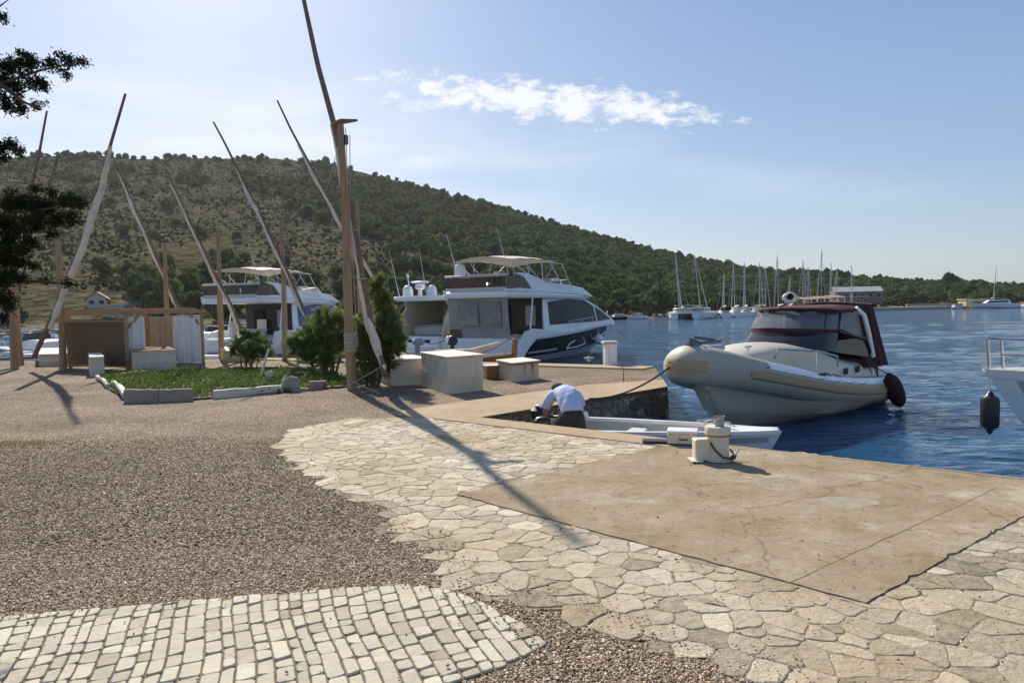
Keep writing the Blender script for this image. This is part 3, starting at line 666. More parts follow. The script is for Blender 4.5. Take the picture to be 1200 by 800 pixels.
# ================================================================== WATER
m, nt, N, L, P = newmat('sea_water'); MT['water'] = m
tc = N.new('ShaderNodeTexCoord')
def wn(scale, det, sx, sy, rot=0.3, rough=.55):
    mp = N.new('ShaderNodeMapping'); mp.inputs['Scale'].default_value = (sx, sy, 1); mp.inputs['Rotation'].default_value = (0, 0, rot); L.new(tc.outputs['Object'], mp.inputs[0])
    n = N.new('ShaderNodeTexNoise'); n.inputs['Scale'].default_value = scale; n.inputs['Detail'].default_value = det; n.inputs['Roughness'].default_value = rough; L.new(mp.outputs[0], n.inputs['Vector']); return n.outputs['Fac']
prev = None
for (hh, dist, stg) in ((wn(.5, 4, .6, 1.5, .25), .34, 1), (wn(2.1, 5, .55, 1.6, .45), .15, 1), (wn(8, 4, .8, 1.4, -.2), .022, 1)):
    b = N.new('ShaderNodeBump'); b.inputs['Strength'].default_value = stg; b.inputs['Distance'].default_value = dist; L.new(hh, b.inputs['Height'])
    if prev: L.new(prev, b.inputs['Normal'])
    prev = b.outputs[0]
L.new(prev, P.inputs['Normal'])
P.inputs['Base Color'].default_value = (.010, .065, .14, 1); P.inputs['Roughness'].default_value = .06; P.inputs['IOR'].default_value = 1.33; P.inputs['Specular IOR Level'].default_value = .5
# the surface is really wavy: a sheet whose cells grow with distance, displaced by wind ripples
_nu = 760; _Y = [-60.0, -8.0, 2.0]; y_ = 4.6
while y_ < 75: _Y.append(y_); y_ += max(.045, y_ * y_ / 2200 * 1.15) if y_ < 40 else y_ * .012
while y_ < 900: _Y.append(y_); y_ *= 1.12
_Y = np.array(_Y); _U = np.concatenate([[-40, -6, -2.4], np.linspace(-1.02, 1.12, _nu), [2.4, 6, 40]])
YY, UU = np.meshgrid(_Y, _U, indexing='ij'); XX = UU * np.maximum(YY, 10); XX = np.where(np.abs(UU) > 2, UU * np.maximum(YY, 22), XX)
ZZ = np.zeros_like(XX); cell = np.maximum(np.gradient(_Y)[:, None], 2.14 / _nu * np.maximum(YY, 10)); rw = np.random.default_rng(3)
for k_ in range(46):
    lam = .28 * 1.085 ** k_; th_ = 1.15 + rw.normal() * .55; kx, ky = math.cos(th_) * 2 * PI / lam, math.sin(th_) * 2 * PI / lam
    amp = .0052 * lam ** .80 * (1 if lam < 2.2 else (2.2 / lam) ** 1.3); fade = np.clip((lam / cell - 2.2) / 2.5, 0, 1); grp = .6 + .4 * np.sin(XX * .31 * rw.uniform(.6, 1.6) + YY * .23 * rw.uniform(.6, 1.6) + rw.uniform(0, 6))
    ZZ += amp * fade * grp * np.sin(kx * XX + ky * YY + rw.uniform(0, 6.28))
calm = np.clip((np.hypot(XX - 1.3, (YY - 10.6)) - 1.0) / 6.0, .35, 1); ZZ *= calm * (np.abs(UU) < 2) * (YY > 3)
V = np.stack([XX, YY, ZZ + WATER], -1).reshape(-1, 3); nC = len(_U); ii, jj = np.meshgrid(np.arange(len(_Y) - 1), np.arange(nC - 1), indexing='ij'); a_ = (ii * nC + jj).ravel()
tag(npmesh('sea_water', V, np.stack([a_, a_ + 1, a_ + nC + 1, a_ + nC], 1), m, smooth=True), kind='structure'); print('water', V.shape)

# ================================================================== HILLS
def itp(u, tab): return float(np.interp(u, [a for a, b in tab], [b for a, b in tab]))
SHORE = [(-900, 60), (0, 72), (250, 85), (450, 92), (600, 100), (740, 108), (800, 118), (900, 138), (1000, 150), (1100, 158), (1200, 165), (1500, 180), (2100, 200)]
SKY = [(-900, 215), (-300, 196), (0, 191), (60, 188), (130, 187), (190, 190), (250, 189), (330, 189), (400, 198), (460, 213), (520, 229), (600, 250), (700, 279), (760, 296), (850, 314), (900, 320), (1000, 328), (1100, 335), (1200, 340), (1500, 341), (2100, 342)]
CREST = [(-900, 300), (0, 320), (250, 335), (450, 345), (600, 330), (760, 300), (900, 280), (1200, 300), (2100, 300)]
def terr(u, Y):
    ys, yc = itp(u, SHORE), itp(u, CREST); zc = 1.65 + (horv(u) - itp(u, SKY)) / 800 * yc
    ys += 2.5 * noise.noise(Vector((u * .02, 3, 0)))
    t = (Y - ys) / (yc - ys); x = (u - 600) / 800 * Y
    if t < 0: return WATER + t * 14
    e = 1.25 if u < 700 else 1.25 + .35 * min(1, (u - 700) / 200)
    if t <= 1: z = (zc + .55) * t ** e - .55 + min(t * 12, 1) * .55
    else: z = zc - (t - 1) * zc * .5
    f = min(1, t * 4)
    z += f * (1.1 * noise.noise(Vector((x * .03, Y * .03, 1))) + .5 * noise.noise(Vector((x * .09, Y * .09, 4)))) + .35 * noise.noise(Vector((x * .3, Y * .3, 4))) * min(1, t * 20)
    return z
def tz(x, y): return terr(600 + 800 * x / y, y)
us = np.arange(-900, 2101, 10); ts = np.concatenate([np.linspace(-.06, .1, 26), np.linspace(.11, 1.0, 90), np.linspace(1.02, 1.6, 12)])
V = []
for u in us:
    ys, yc = itp(u, SHORE), itp(u, CREST)
    for t in ts:
        Y = ys + (yc - ys) * t; V.append(((u - 600) / 800 * Y, Y, terr(u, Y)))
nt_ = len(ts); F = [(i * nt_ + j, (i + 1) * nt_ + j, (i + 1) * nt_ + j + 1, i * nt_ + j + 1) for i in range(len(us) - 1) for j in range(nt_ - 1)]
m, nt, N, L, P = newmat('dry_hillside'); tc = N.new('ShaderNodeTexCoord')
def tn(scale, det, mp_s, rough=.6):
    mp = N.new('ShaderNodeMapping'); mp.inputs['Scale'].default_value = mp_s; L.new(tc.outputs['Object'], mp.inputs[0])
    n = N.new('ShaderNodeTexNoise'); n.inputs['Scale'].default_value = scale; n.inputs['Detail'].default_value = det; n.inputs['Roughness'].default_value = rough; L.new(mp.outputs[0], n.inputs['Vector']); return n.outputs['Fac']
r = ramp(N, [(.38, (.028, .032, .016)), (.46, (.075, .075, .040)), (.53, (.150, .135, .078)), (.61, (.215, .190, .120)), (.74, (.34, .305, .235))]); L.new(tn(.55, 11, (1, .45, 2.6), .8), r.inputs[0])
r2 = ramp(N, [(.35, (.75, .78, .72)), (.65, (1.1, 1.05, 1.0))]); L.new(tn(.035, 4, (1, 1, 1)), r2.inputs[0])
mx = N.new('ShaderNodeMix'); mx.data_type = 'RGBA'; mx.blend_type = 'MULTIPLY'; mx.inputs['Factor'].default_value = 1; L.new(r.outputs[0], mx.inputs['A']); L.new(r2.outputs[0], mx.inputs['B'])
sp = N.new('ShaderNodeSeparateXYZ'); L.new(tc.outputs['Object'], sp.inputs[0])
mr = N.new('ShaderNodeMapRange'); mr.inputs['From Min'].default_value = .9; mr.inputs['From Max'].default_value = .35; L.new(sp.outputs['Z'], mr.inputs['Value'])
rk = ramp(N, [(.3, (.10, .085, .065)), (.6, (.30, .26, .20)), (.8, (.42, .38, .31))]); L.new(tn(1.3, 8, (1, 1, 2)), rk.inputs[0])
my = N.new('ShaderNodeMix'); my.data_type = 'RGBA'; L.new(mr.outputs[0], my.inputs['Factor']); L.new(mx.outputs['Result'], my.inputs['A']); L.new(rk.outputs[0], my.inputs['B'])
L.new(my.outputs['Result'], P.inputs['Base Color']); P.inputs['Roughness'].default_value = 1; P.inputs['Specular IOR Level'].default_value = 0
b = N.new('ShaderNodeBump'); b.inputs['Strength'].default_value = 1; b.inputs['Distance'].default_value = .8; L.new(tn(.5, 8, (1, .5, 1.5), .7), b.inputs['Height']); L.new(b.outputs[0], P.inputs['Normal'])
tag(npmesh('hillside_terrain', np.array(V), np.array(F), m, smooth=True), kind='structure')

# ================================================================== FOLIAGE
def cards(C, size, N_=None, asp=.7, rnd=1.0):
    """leaf-clump quads at centres C"""
    n = len(C); a = rng.normal(size=(n, 3)); 
    if N_ is not None: a = a * rnd + N_ * 1.2
    a /= np.linalg.norm(a, axis=1)[:, None]; t = np.cross(a, rng.normal(size=(n, 3))); t /= np.linalg.norm(t, axis=1)[:, None]; b = np.cross(a, t)
    s = (size if hasattr(size, '__len__') else np.full(n, size)) * rng.uniform(.6, 1.3, n)
    t = t * s[:, None]; b = b * s[:, None] * asp
    V = np.stack([C - t, C - b * .8 + t * .1, C + t * .95, C + b], 1).reshape(-1, 3); F = np.arange(n * 4).reshape(-1, 4); return V, F
def crown_pts(nl, lumps, rl=(.28, .45), flat=.8):
    """points on the surfaces of lumps filling a unit crown (z 0.2..1), with outward normals and a tone per lump"""
    cs = []
    for k in range(lumps):
        th = random.uniform(0, 2 * PI); zz = random.uniform(.25, .85); rr = math.sqrt(random.random()) * (.62 if zz < .6 else .35)
        cs.append((rr * math.cos(th), rr * math.sin(th), zz, random.uniform(*rl), random.uniform(.15, .85)))
    cs.append((0, 0, .6, .45, .5)); cs = np.array(cs)
    idx = rng.integers(0, len(cs), nl); d = rng.normal(size=(nl, 3)); d[:, 2] = d[:, 2] * .9 + .25; d /= np.linalg.norm(d, axis=1)[:, None]
    r = cs[idx, 3] * rng.uniform(.72, 1.06, nl)
    C = cs[idx, :3] + d * r[:, None] * np.array([1, 1, flat]); tone = np.clip(cs[idx, 4] * .6 + rng.uniform(0, .4, nl), 0, 1); return C, d, tone
LEAF_PINE = leafmat('pine_foliage', (.034, .048, .018), (.145, .168, .056), .3)
LEAF_DARK = leafmat('dark_oak_foliage', (.012, .018, .010), (.04, .052, .022), .12)
LEAF_SCRUB = leafmat('scrub_foliage', (.028, .032, .016), (.085, .085, .04), .2)
LEAF_TAM = leafmat('tamarisk_foliage', (.07, .095, .032), (.25, .29, .10), .5)
LEAF_BED = leafmat('ice_plant_leaf', (.045, .085, .018), (.17, .23, .05), .3)
LEAF_NEAR = leafmat('near_pine_foliage', (.014, .019, .011), (.045, .058, .025), .15)

FOREST = [((388, 205), (470, 216), (540, 230), (640, 256), (760, 288), (900, 312), (1300, 330), (1500, 335), (1500, 372), (700, 376), (640, 352), (560, 322), (500, 300), (440, 282), (380, 262), (330, 240), (320, 215))]
def density(u, v):
    if inpoly(u, v, FOREST[0]): 
        d = 1.0
        if u < 560: d = .5 + .7 * noise.noise(Vector((u * .03, v * .05, 0)))
        if v < itp(u, SKY) + 13 and u < 600: d *= .35
        if 1060 < u < 1135 and 343 < v: d = .05
        if 930 < u < 1062 and v > 338: d = .12
        return d
    if u >= 640: return .9 if v > 300 else .25
    if 60 < u < 330 and 190 < v < 232: return max(0, -.02 + .5 * noise.noise(Vector((u * .025, v * .06, 7))))
    if u < 480 and v > 335: return (.20 if v < 368 else .2) + .25 * noise.noise(Vector((u * .02, v * .05, 3)))
    if u < 640 and v > 345: return .6
    if u < 560 and 315 < v < 345: return .05
    if v < 200: return .04
    return .006
trees = []; grid = {}
tries = 0
while tries < 60000:
    tries += 1
    u = random.uniform(-260, 1460); ys, yc = itp(u, SHORE), itp(u, CREST)
    Y = math.sqrt(random.uniform((ys + 2.5) ** 2, (yc + 8) ** 2)); X = (u - 600) / 800 * Y; z = terr(u, Y)
    if z < .35: continue
    pu, pv = proj((X, Y, z))
    if random.random() > density(pu, pv): continue
    if 1.0 < 0: continue
    s = random.uniform(1.2, 2.7) * (1.0 if Y > 160 else 1.12); 
    if pv < 235 and pu < 350: s *= .85
    k = (int(X // 2.6), int(Y // 2.6)); ok = True
    for a in (-1, 0, 1):
        for b_ in (-1, 0, 1):
            for (x2, y2, s2) in grid.get((k[0] + a, k[1] + b_), ()):
                if math.hypot(X - x2, Y - y2) < (s + s2) * .72: ok = False
    if not ok: continue
    grid.setdefault(k, []).append((X, Y, s)); trees.append((X, Y, z, s, pu, pv))
    if len(trees) > 5200: break
print('trees', len(trees))
HOUSES_CLEAR = []
def clear_of(x, y):
    for (u0, u1, y0, y1) in KEEP_CLEAR:
        u = 600 + 800 * x / y
        if u0 < u < u1 and y0 < y < y1: return False
    return True
KEEP_CLEAR = [(92, 160, 70, 108), (36, 100, 80, 122), (930, 1062, 140, 176), (1118, 1172, 150, 186), (1062, 1135, 150, 182)]
trees = [t for t in trees if clear_of(t[0], t[1])]
# hand-placed: lone trees on the crest seen against the sky
CREST_TREES = [(57, 1.9), (50, 1.5), (88, 2.0), (78, 1.4), (103, 1.5), (112, 1.2), (136, 2.0), (149, 1.7), (166, 1.6), (178, 1.3), (206, 2.1), (250, 1.0), (320, 1.0), (389, 2.4), (397, 1.6), (416, 1.4), (445, 1.9), (460, 1.1), (470, 1.2)]
crest = []
for (u, s) in CREST_TREES:
    Y = itp(u, CREST) * random.uniform(.985, 1.0); X = (u - 600) / 800 * Y; crest.append((X, Y, terr(u, Y) - .2, s * 1.25, u, 190))
for (u, s, dy) in ((1112, 4.0, 0), (1104, 2.2, 4), (975, 3.2, 0), (983, 3.4, 3), (992, 3.0, 0), (968, 2.6, 5)):
    Y = itp(u, CREST) * .93 + dy; X = (u - 600) / 800 * Y; crest.append((X, Y, terr(u, Y) + .6, s, u, 320))
VAR = []
for k in range(9):
    C, d, t = crown_pts(520, 9); Vv, Ff = cards(C, .15, d)
    me_o = npmesh('crown', Vv, Ff, LEAF_PINE, fcol=t); VAR.append(me_o.data); bpy.data.objects.remove(me_o)
tm = MB(); tm.tube([(0, 0, -.35), (.02, .01, .1), (-.02, .03, .4), (.02, 0, .8)], [.055, .045, .035, .012], 6)
for a in range(4): tm.tube([(0, 0, .22 + .08 * a), (.28 * math.cos(a * 1.7), .28 * math.sin(a * 1.7), .45 + .09 * a)], [.022, .008], 4)
_t = tm.build('trunk', MT['bark']); TRUNK = _t.data; bpy.data.objects.remove(_t)
def place_tree(X, Y, z, s, label, group, k):
    r = thing('pine_tree', label, 'tree', (X, Y, z), random.uniform(0, 6.28), group)
    for nm, me in (('trunk', TRUNK), ('crown', VAR[k % 9])):
        o = bpy.data.objects.new(nm, me); COL.objects.link(o); o.parent = r; o.scale = (s, s, s * random.uniform(.95, 1.25))
    return r
def seen(t): return -20 < t[4] < 1220
vis = sorted([t for t in trees if seen(t)], key=lambda t: -t[3] / t[1])
indiv = vis[:270]; ids = set(id(t) for t in indiv); rest = [t for t in trees if id(t) not in ids]
for k, t in enumerate(indiv):
    place_tree(t[0], t[1], t[2] - .1, t[3] * 1.15, 'dark green pine in the woods on the slope across the bay', 'pines in the woods across the bay', k)
for k, t in enumerate(crest):
    if t[4] > 900: place_tree(t[0], t[1], t[2], t[3], 'tall dark tree standing above the low wooded ridge at right', 'tall trees above the right ridge', k)
    else: place_tree(t[0], t[1], t[2], t[3], 'small dark tree standing against the sky on the bare crest of the hill', 'trees on the bare hill crest', k)
# the rest of the wood as one mass
LV = []
for k in range(10):
    C, d, t = crown_pts(150, 8); Vv, Ff = cards(C, .26, d); LV.append((Vv, t))
def mass(items, name, m, label, cat):
    Vs, Ts = [], []
    for (X, Y, z, s) in items:
        Vv, t = LV[random.randrange(len(LV))]; th = random.uniform(0, 6.28); c, sn = math.cos(th), math.sin(th); v = Vv * s
        x = v[:, 0] * c - v[:, 1] * sn + X; y = v[:, 0] * sn + v[:, 1] * c + Y; zz = v[:, 2] * random.uniform(.9, 1.25) + z - .15 * s
        Vs.append(np.stack([x, y, zz], 1)); Ts.append(np.clip(t * .8 + random.uniform(-.3, .45), 0, 1))
    V = np.concatenate(Vs); return tag(npmesh(name, V, np.arange(len(V)).reshape(-1, 4), m, fcol=np.concatenate(Ts)), label, cat, kind='stuff')
mass([(t[0], t[1], t[2], t[3] * 1.15) for t in rest], 'hillside_woods', LEAF_PINE, 'dark pine woods covering the hill slope across the bay', 'woods')
# scrub
LV = []
for k in range(10):
    C, d, t = crown_pts(26, 4, (.35, .5), .7); C[:, 2] -= .15; Vv, Ff = cards(C, .42, d); LV.append((Vv, t))
sc = []
while len(sc) < 16000:
    u = random.uniform(-220, 800); ys, yc = itp(u, SHORE), itp(u, CREST); Y = math.sqrt(random.uniform((ys + 1) ** 2, (yc + 3) ** 2)); X = (u - 600) / 800 * Y
    z = terr(u, Y)
    if z < .4 or not clear_of(X, Y): continue
    if noise.noise(Vector((X * .05, Y * .03, 3))) + random.uniform(-.5, .5) < -.12: continue
    sc.append((X, Y, z, random.uniform(.28, .62) * (1.7 if random.random() < .08 else 1)))
for i in range(900):
    u = random.uniform(700, 1300); Y = itp(u, SHORE) + random.uniform(1.5, 25); X = (u - 600) / 800 * Y
    if clear_of(X, Y) or random.random() < .15: sc.append((X, Y, terr(u, Y), random.uniform(.4, 1.1)))
mass(sc, 'hillside_scrub', LEAF_SCRUB, 'low grey green scrub scattered over the dry hillside', 'scrub')
# shore rocks
rk = MB()
for i in range(900):
    u = random.uniform(-150, 1350); Y = itp(u, SHORE) + random.uniform(-.5, 2.2); X = (u - 600) / 800 * Y; r = random.uniform(.15, .5)
    rk.ball((X, Y, WATER + random.uniform(0, .5)), r, 6, (random.uniform(.8, 1.6), random.uniform(.7, 1.2), random.uniform(.5, .9)))
tag(rk.build('shore_rocks', MT['stonewall']), 'pale rocks along the far waterline', 'rocks', kind='stuff')

# ------------------------------------------------------------------ feathery tamarisk shrubs in the yard
def tamarisk(name, base_uv, lumps, stems, label, nleaf, blade=.07):
    b = gp(*base_uv); r = thing(name, label, 'shrub', (b.x, b.y, 0)); Y = b.y
    mb = MB()
    for (u, v0, u1, v1, rad) in stems:
        a = gp(u, v0); e = at(u1, v1, Y); mb.tube([a - Vector((0, 0, .05)), (a + e) / 2 + Vector((.03, 0, .02)), e], [rad, rad * .8, rad * .35], 6)
    mb.build('stem', MT['bark'], r, smooth=True, world=True)
    Cs, Ds, Ts = [], [], []; tot = sum(l[2] * l[3] for l in lumps)
    for (u, v, ru, rv) in lumps:
        c = np.array(at(u, v, Y + random.uniform(-.2, .2))); rx, rz = ru / 800 * Y, rv / 800 * Y; ns = max(5, int(nleaf / 46 * ru * rv / tot))
        for q in range(ns):           # one sprig: a curved twig clothed in fine needles
            d = rng.normal(size=3); d[2] += .25; d /= np.linalg.norm(d); p0 = c + d * np.array([rx, rx * .85, rz]) * rng.uniform(.0, .75); g = d * .8 + rng.normal(size=3) * .35 + np.array([.05, 0, .55]); g /= np.linalg.norm(g)
            Ls = min(rx, rz) * rng.uniform(.45, 1.05); k = 46; s_ = np.sort(rng.random(k)); bend = np.array([0, 0, -.35]) * Ls; C = p0 + g * (s_ * Ls)[:, None] + bend * (s_ ** 2)[:, None] + rng.normal(size=(k, 3)) * .018 * (Y / 17)
            Cs.append(C); Ds.append(np.tile(g, (k, 1))); Ts.append(np.clip(rng.uniform(.0, .8) + rng.uniform(0, .2, k) + .15 * s_, 0, 1))
    C = np.concatenate(Cs); D = np.concatenate(Ds); n = len(C)
    up = D * .9 + rng.normal(size=(n, 3)) * .55; up /= np.linalg.norm(up, axis=1)[:, None]
    sd_ = np.cross(up, rng.normal(size=(n, 3))); sd_ /= np.linalg.norm(sd_, axis=1)[:, None]
    ln = rng.uniform(.4, 1.2, n)[:, None] * blade; wd = .0055
    V = np.stack([C - sd_ * wd - up * ln * .5, C + sd_ * wd - up * ln * .5, C + sd_ * wd * .4 + up * ln, C - sd_ * wd * .4 + up * ln], 1).reshape(-1, 3) - np.array(r.location)
    npmesh('foliage', V, np.arange(4 * n).reshape(-1, 4), LEAF_TAM, parent=r, fcol=np.concatenate(Ts)); return r
tamarisk('tamarisk_shrub', (293, 434), [(293, 410, 20, 11), (280, 404, 12, 10), (305, 405, 13, 12), (294, 418, 14, 10), (290, 396, 10, 9), (311, 414, 10, 9), (274, 412, 8, 7), (300, 392, 5, 8), (285, 391, 5, 7)],
         [(288, 434, 288, 410, .03), (293, 434, 297, 408, .035), (283, 433, 279, 408, .025), (299, 433, 305, 410, .02)], 'small feathery green shrub behind the middle of the planted bed', 14000)
tamarisk('tamarisk_shrub', (386, 441), [(370, 400, 26, 24), (352, 408, 14, 15), (388, 385, 22, 24), (378, 372, 11, 13), (402, 395, 14, 22), (395, 410, 16, 16), (360, 422, 12, 12), (384, 425, 12, 12), (345, 400, 8, 9), (395, 373, 10, 10)],
         [(389, 441, 388, 400, .06), (366, 437, 362, 410, .03), (380, 440, 372, 405, .035), (392, 441, 402, 400, .035)], 'broad feathery shrub with dark trunk just left of the tallest mast', 34000, .085)
tamarisk('tamarisk_shrub', (438, 452), [(442, 400, 24, 34), (425, 420, 18, 26), (455, 380, 14, 24), (448, 355, 13, 18), (440, 338, 10, 12), (460, 408, 12, 26), (420, 390, 12, 26), (430, 440, 18, 12), (467, 400, 8, 20), (455, 428, 12, 14), (447, 330, 6, 8)],
         [(436, 453, 440, 380, .07), (430, 453, 422, 400, .04), (442, 453, 455, 395, .04)], 'tallest feathery green shrub just right of the tallest mast', 40000, .085)

# ------------------------------------------------------------------ planted bed
BED = [P2(*q) for q in [(116, 444), (172, 437), (347, 434), (392, 442), (428, 449), (407, 454), (362, 457), (328, 461), (250, 467), (227, 469), (150, 470), (122, 453)]]
bc = (sum(p[0] for p in BED) / len(BED), sum(p[1] for p in BED) / len(BED))
mb = MB(); mb.add([(p[0], p[1], .03) for p in BED], [tuple(range(len(BED)))]); tag(mb.build('bed_soil', mat('bed_soil', (.09, .07, .045), .95, .3, 8)), kind='structure')
n = 17000; C = []
xs = [p[0] for p in BED]; ys_ = [p[1] for p in BED]
while len(C) < n:
    x, y = random.uniform(min(xs), max(xs)), random.uniform(min(ys_), max(ys_))
    if inpoly(x, y, BED):
        hgt = .10 + .09 * noise.noise(Vector((x * 1.4, y * 1.4, 0))) + .05 * noise.noise(Vector((x * 5, y * 5, 0)))
        C.append((x, y, .03 + max(.03, hgt) * math.sqrt(random.random())))
C = np.array(C); Vv, Ff = cards(C, .036, np.tile(np.array([[0, 0, 1.0]]), (n, 1)), .45)
tag(npmesh('ice_plants', Vv, Ff, LEAF_BED, fcol=rng.uniform(0, 1, n)), 'low bright green succulent ground cover filling the stone-edged bed', 'ground cover', kind='stuff')
def edging(name, pts, h, th, m, label, cat='edging stone', jag=.03, group=None):
    P = [gp(*q) for q in pts]; c = P[0]; r = MB(); top = []; n = 7
    A, B = P[0], P[-1]; d = (B - A); l = d.length; d.normalize(); nn = Vector((-d.y, d.x, 0)) * th / 2
    f, bk = [], []
    for i in range(n + 1):
        p = A + d * l * i / n; hh = h * random.uniform(1 - jag * 3, 1); jj = random.uniform(-.01, .01)
        f.append([p - nn * (1 + jj * 5), p + nn, p + nn * .9 + Vector((0, 0, hh)), p - nn * .85 + Vector((0, 0, hh * .98))])
    r.loft([[(q.x - c.x, q.y - c.y, q.z - .03) for q in ring] for ring in f], True, True, True)
    o = r.build(name, m, bevel=.008); o.location = c; return tag(o, label, cat, group)
ST2 = mat('edging_stone', (.34, .28, .22), .9, .18, 5, bump=.8, bscale=14, dirt=(.2, .14, .1), dirt_amt=.6)
edging('edging_slab', [(146, 472), (186, 471)], .29, .07, ST2, 'leftmost upright brown stone slab along the front of the bed')
edging('edging_slab', [(187, 471), (227, 469)], .27, .07, ST2, 'upright brown stone slab second from the left along the bed front')
edging('edging_slab', [(250, 467), (330, 460)], .20, .08, MT['slabtop'], 'long low pale stone kerb in the middle of the bed front')
edging('edging_slab', [(341, 459), (362, 458)], .10, .10, ST2, 'short low stone between the boulder and the right slab of the bed')
edging('edging_slab', [(363, 457), (382, 455)], .22, .10, ST2, 'short thick brown stone slab at the right end of the bed front')
edging('edging_slab', [(386, 453), (410, 451)], .05, .12, MT['slabtop'], 'flat pale stone strip just left of the tallest mast base')
b = gp(340, 459); mb = MB(); mb.ball((0, 0, .12), .17, 10, (1.15, .8, 1.15)); o = mb.build('boulder', MT['stonewall'], smooth=True); o.location = b + Vector((0, .1, 0)); tag(o, 'rounded grey boulder in the front edging of the bed', 'boulder')
for v in o.data.vertices:
    q = Vector(v.co); v.co = q * (1 + .22 * noise.noise(q * 6)); 
b0, b1 = gp(327, 461), gp(337, 446); mb = MB(); mb.tube([(0, 0, .03), ((b1 - b0) * .5) + Vector((0, 0, .14)), (b1 - b0) * .75 + Vector((0, 0, .2))], [.03, .035, .02], 7); o = mb.build('driftwood_branch', MT['bark']); o.location = b0; tag(o, 'dark forked branch leaning over the bed kerb beside the boulder', 'branch')
for (a, bb, r_, lab) in (((114, 444), (127, 455), .055, 'bleached log at the left corner of the bed, the farther of two'), ((133, 453), (148, 468), .075, 'thicker bleached log at the left corner of the bed, nearer the slabs')):
    A, B = gp(*a), gp(*bb); mb = MB(); dv = B - A; mb.tube([(0, 0, r_), dv * .5 + Vector((.02, .02, r_ * 1.2)), dv + Vector((0, 0, r_))], [r_, r_ * .9, r_ * 1.05], 9); o = mb.build('edging_log', MT['slabtop'], smooth=True); o.location = A; tag(o, lab, 'log')
A, B = gp(340, 437), gp(395, 441); mb = MB(); dv = B - A; mb.tube([(0, 0, .1), dv * .5 + Vector((0, 0, .12)), dv + Vector((0, 0, .07))], [.09, .085, .06], 9); o = mb.build('edging_log', MT['bark'], smooth=True); o.location = A; tag(o, 'dark fallen log behind the right end of the bed', 'log')
A = gp(116, 446); Bq = gp(172, 438); mb = MB(); dv = Bq - A; mb.box((dv.x / 2, dv.y / 2, .06), (dv.length, .06, .1), rz=math.atan2(dv.y, dv.x)); o = mb.build('edging_board', MT['slabtop']); o.location = A; tag(o, 'thin pale board along the back left side of the bed', 'board')
A = gp(174, 438); Bq = gp(345, 434); mb = MB(); dv = Bq - A; mb.box((dv.x / 2, dv.y / 2, .06), (dv.length, .07, .1), rz=math.atan2(dv.y, dv.x)); o = mb.build('edging_board', MT['bark']); o.location = A; tag(o, 'long dark timber along the back of the bed', 'board')
# leaning stick with pale upper half
A = gp(303, 446); e = at(323, 383, A.y + .3); r = thing('leaning_stick', 'thin stick leaning in the bed with its lower half painted white', 'stick', A)
mid = A.lerp(e, .6); mb = MB(); mb.tube([A - Vector((0, 0, .05)), mid], .028, 7); mb.build('painted_half', MT['slabtop'], r, world=True); mb = MB(); mb.tube([mid, e], [.02, .012], 6); mb.build('bare_half', MT['spar'], r, world=True)
# white flowers
A = gp(316, 447); mb = MB()
for i in range(34):
    c = (random.uniform(-.075, .075), random.uniform(-.06, .06), random.uniform(.08, .22)); th = random.uniform(0, 6); mb.quad(c, (c[0] + .05 * math.cos(th), c[1] + .05 * math.sin(th), c[2] + .03), (c[0] + .04 * math.cos(th + .8), c[1] + .04 * math.sin(th + .8), c[2] + .06), (c[0] + .01, c[1], c[2] + .05))
o = mb.build('white_flowers', MT['flower']); o.location = A; tag(o, 'clump of white flowers in the green bed beside the leaning stick', 'flowers')

# ------------------------------------------------------------------ grass tuft at left and rope tufts
n = 700; A = gp(8, 521); C = np.array([(A.x + rng.normal() * .45, A.y + rng.normal() * .14, .0) for i in range(n)]); up = rng.normal(size=(n, 3)) * .5 + np.array([0, 0, 1]); up /= np.linalg.norm(up, axis=1)[:, None]; sdv = np.cross(up, rng.normal(size=(n, 3))); sdv /= np.linalg.norm(sdv, axis=1)[:, None]
ln = rng.uniform(.02, .07, n)[:, None]; V = np.stack([C - sdv * .003, C + sdv * .003, C + up * ln + sdv * .001, C + up * ln - sdv * .001], 1).reshape(-1, 3)
tag(npmesh('dry_grass', V, np.arange(4 * n).reshape(-1, 4), leafmat('dry_grass_blade', (.16, .15, .04), (.34, .30, .10), .3), fcol=rng.uniform(0, 1, n)), 'sparse yellow green grass growing in the gravel at the left', 'grass', kind='stuff')

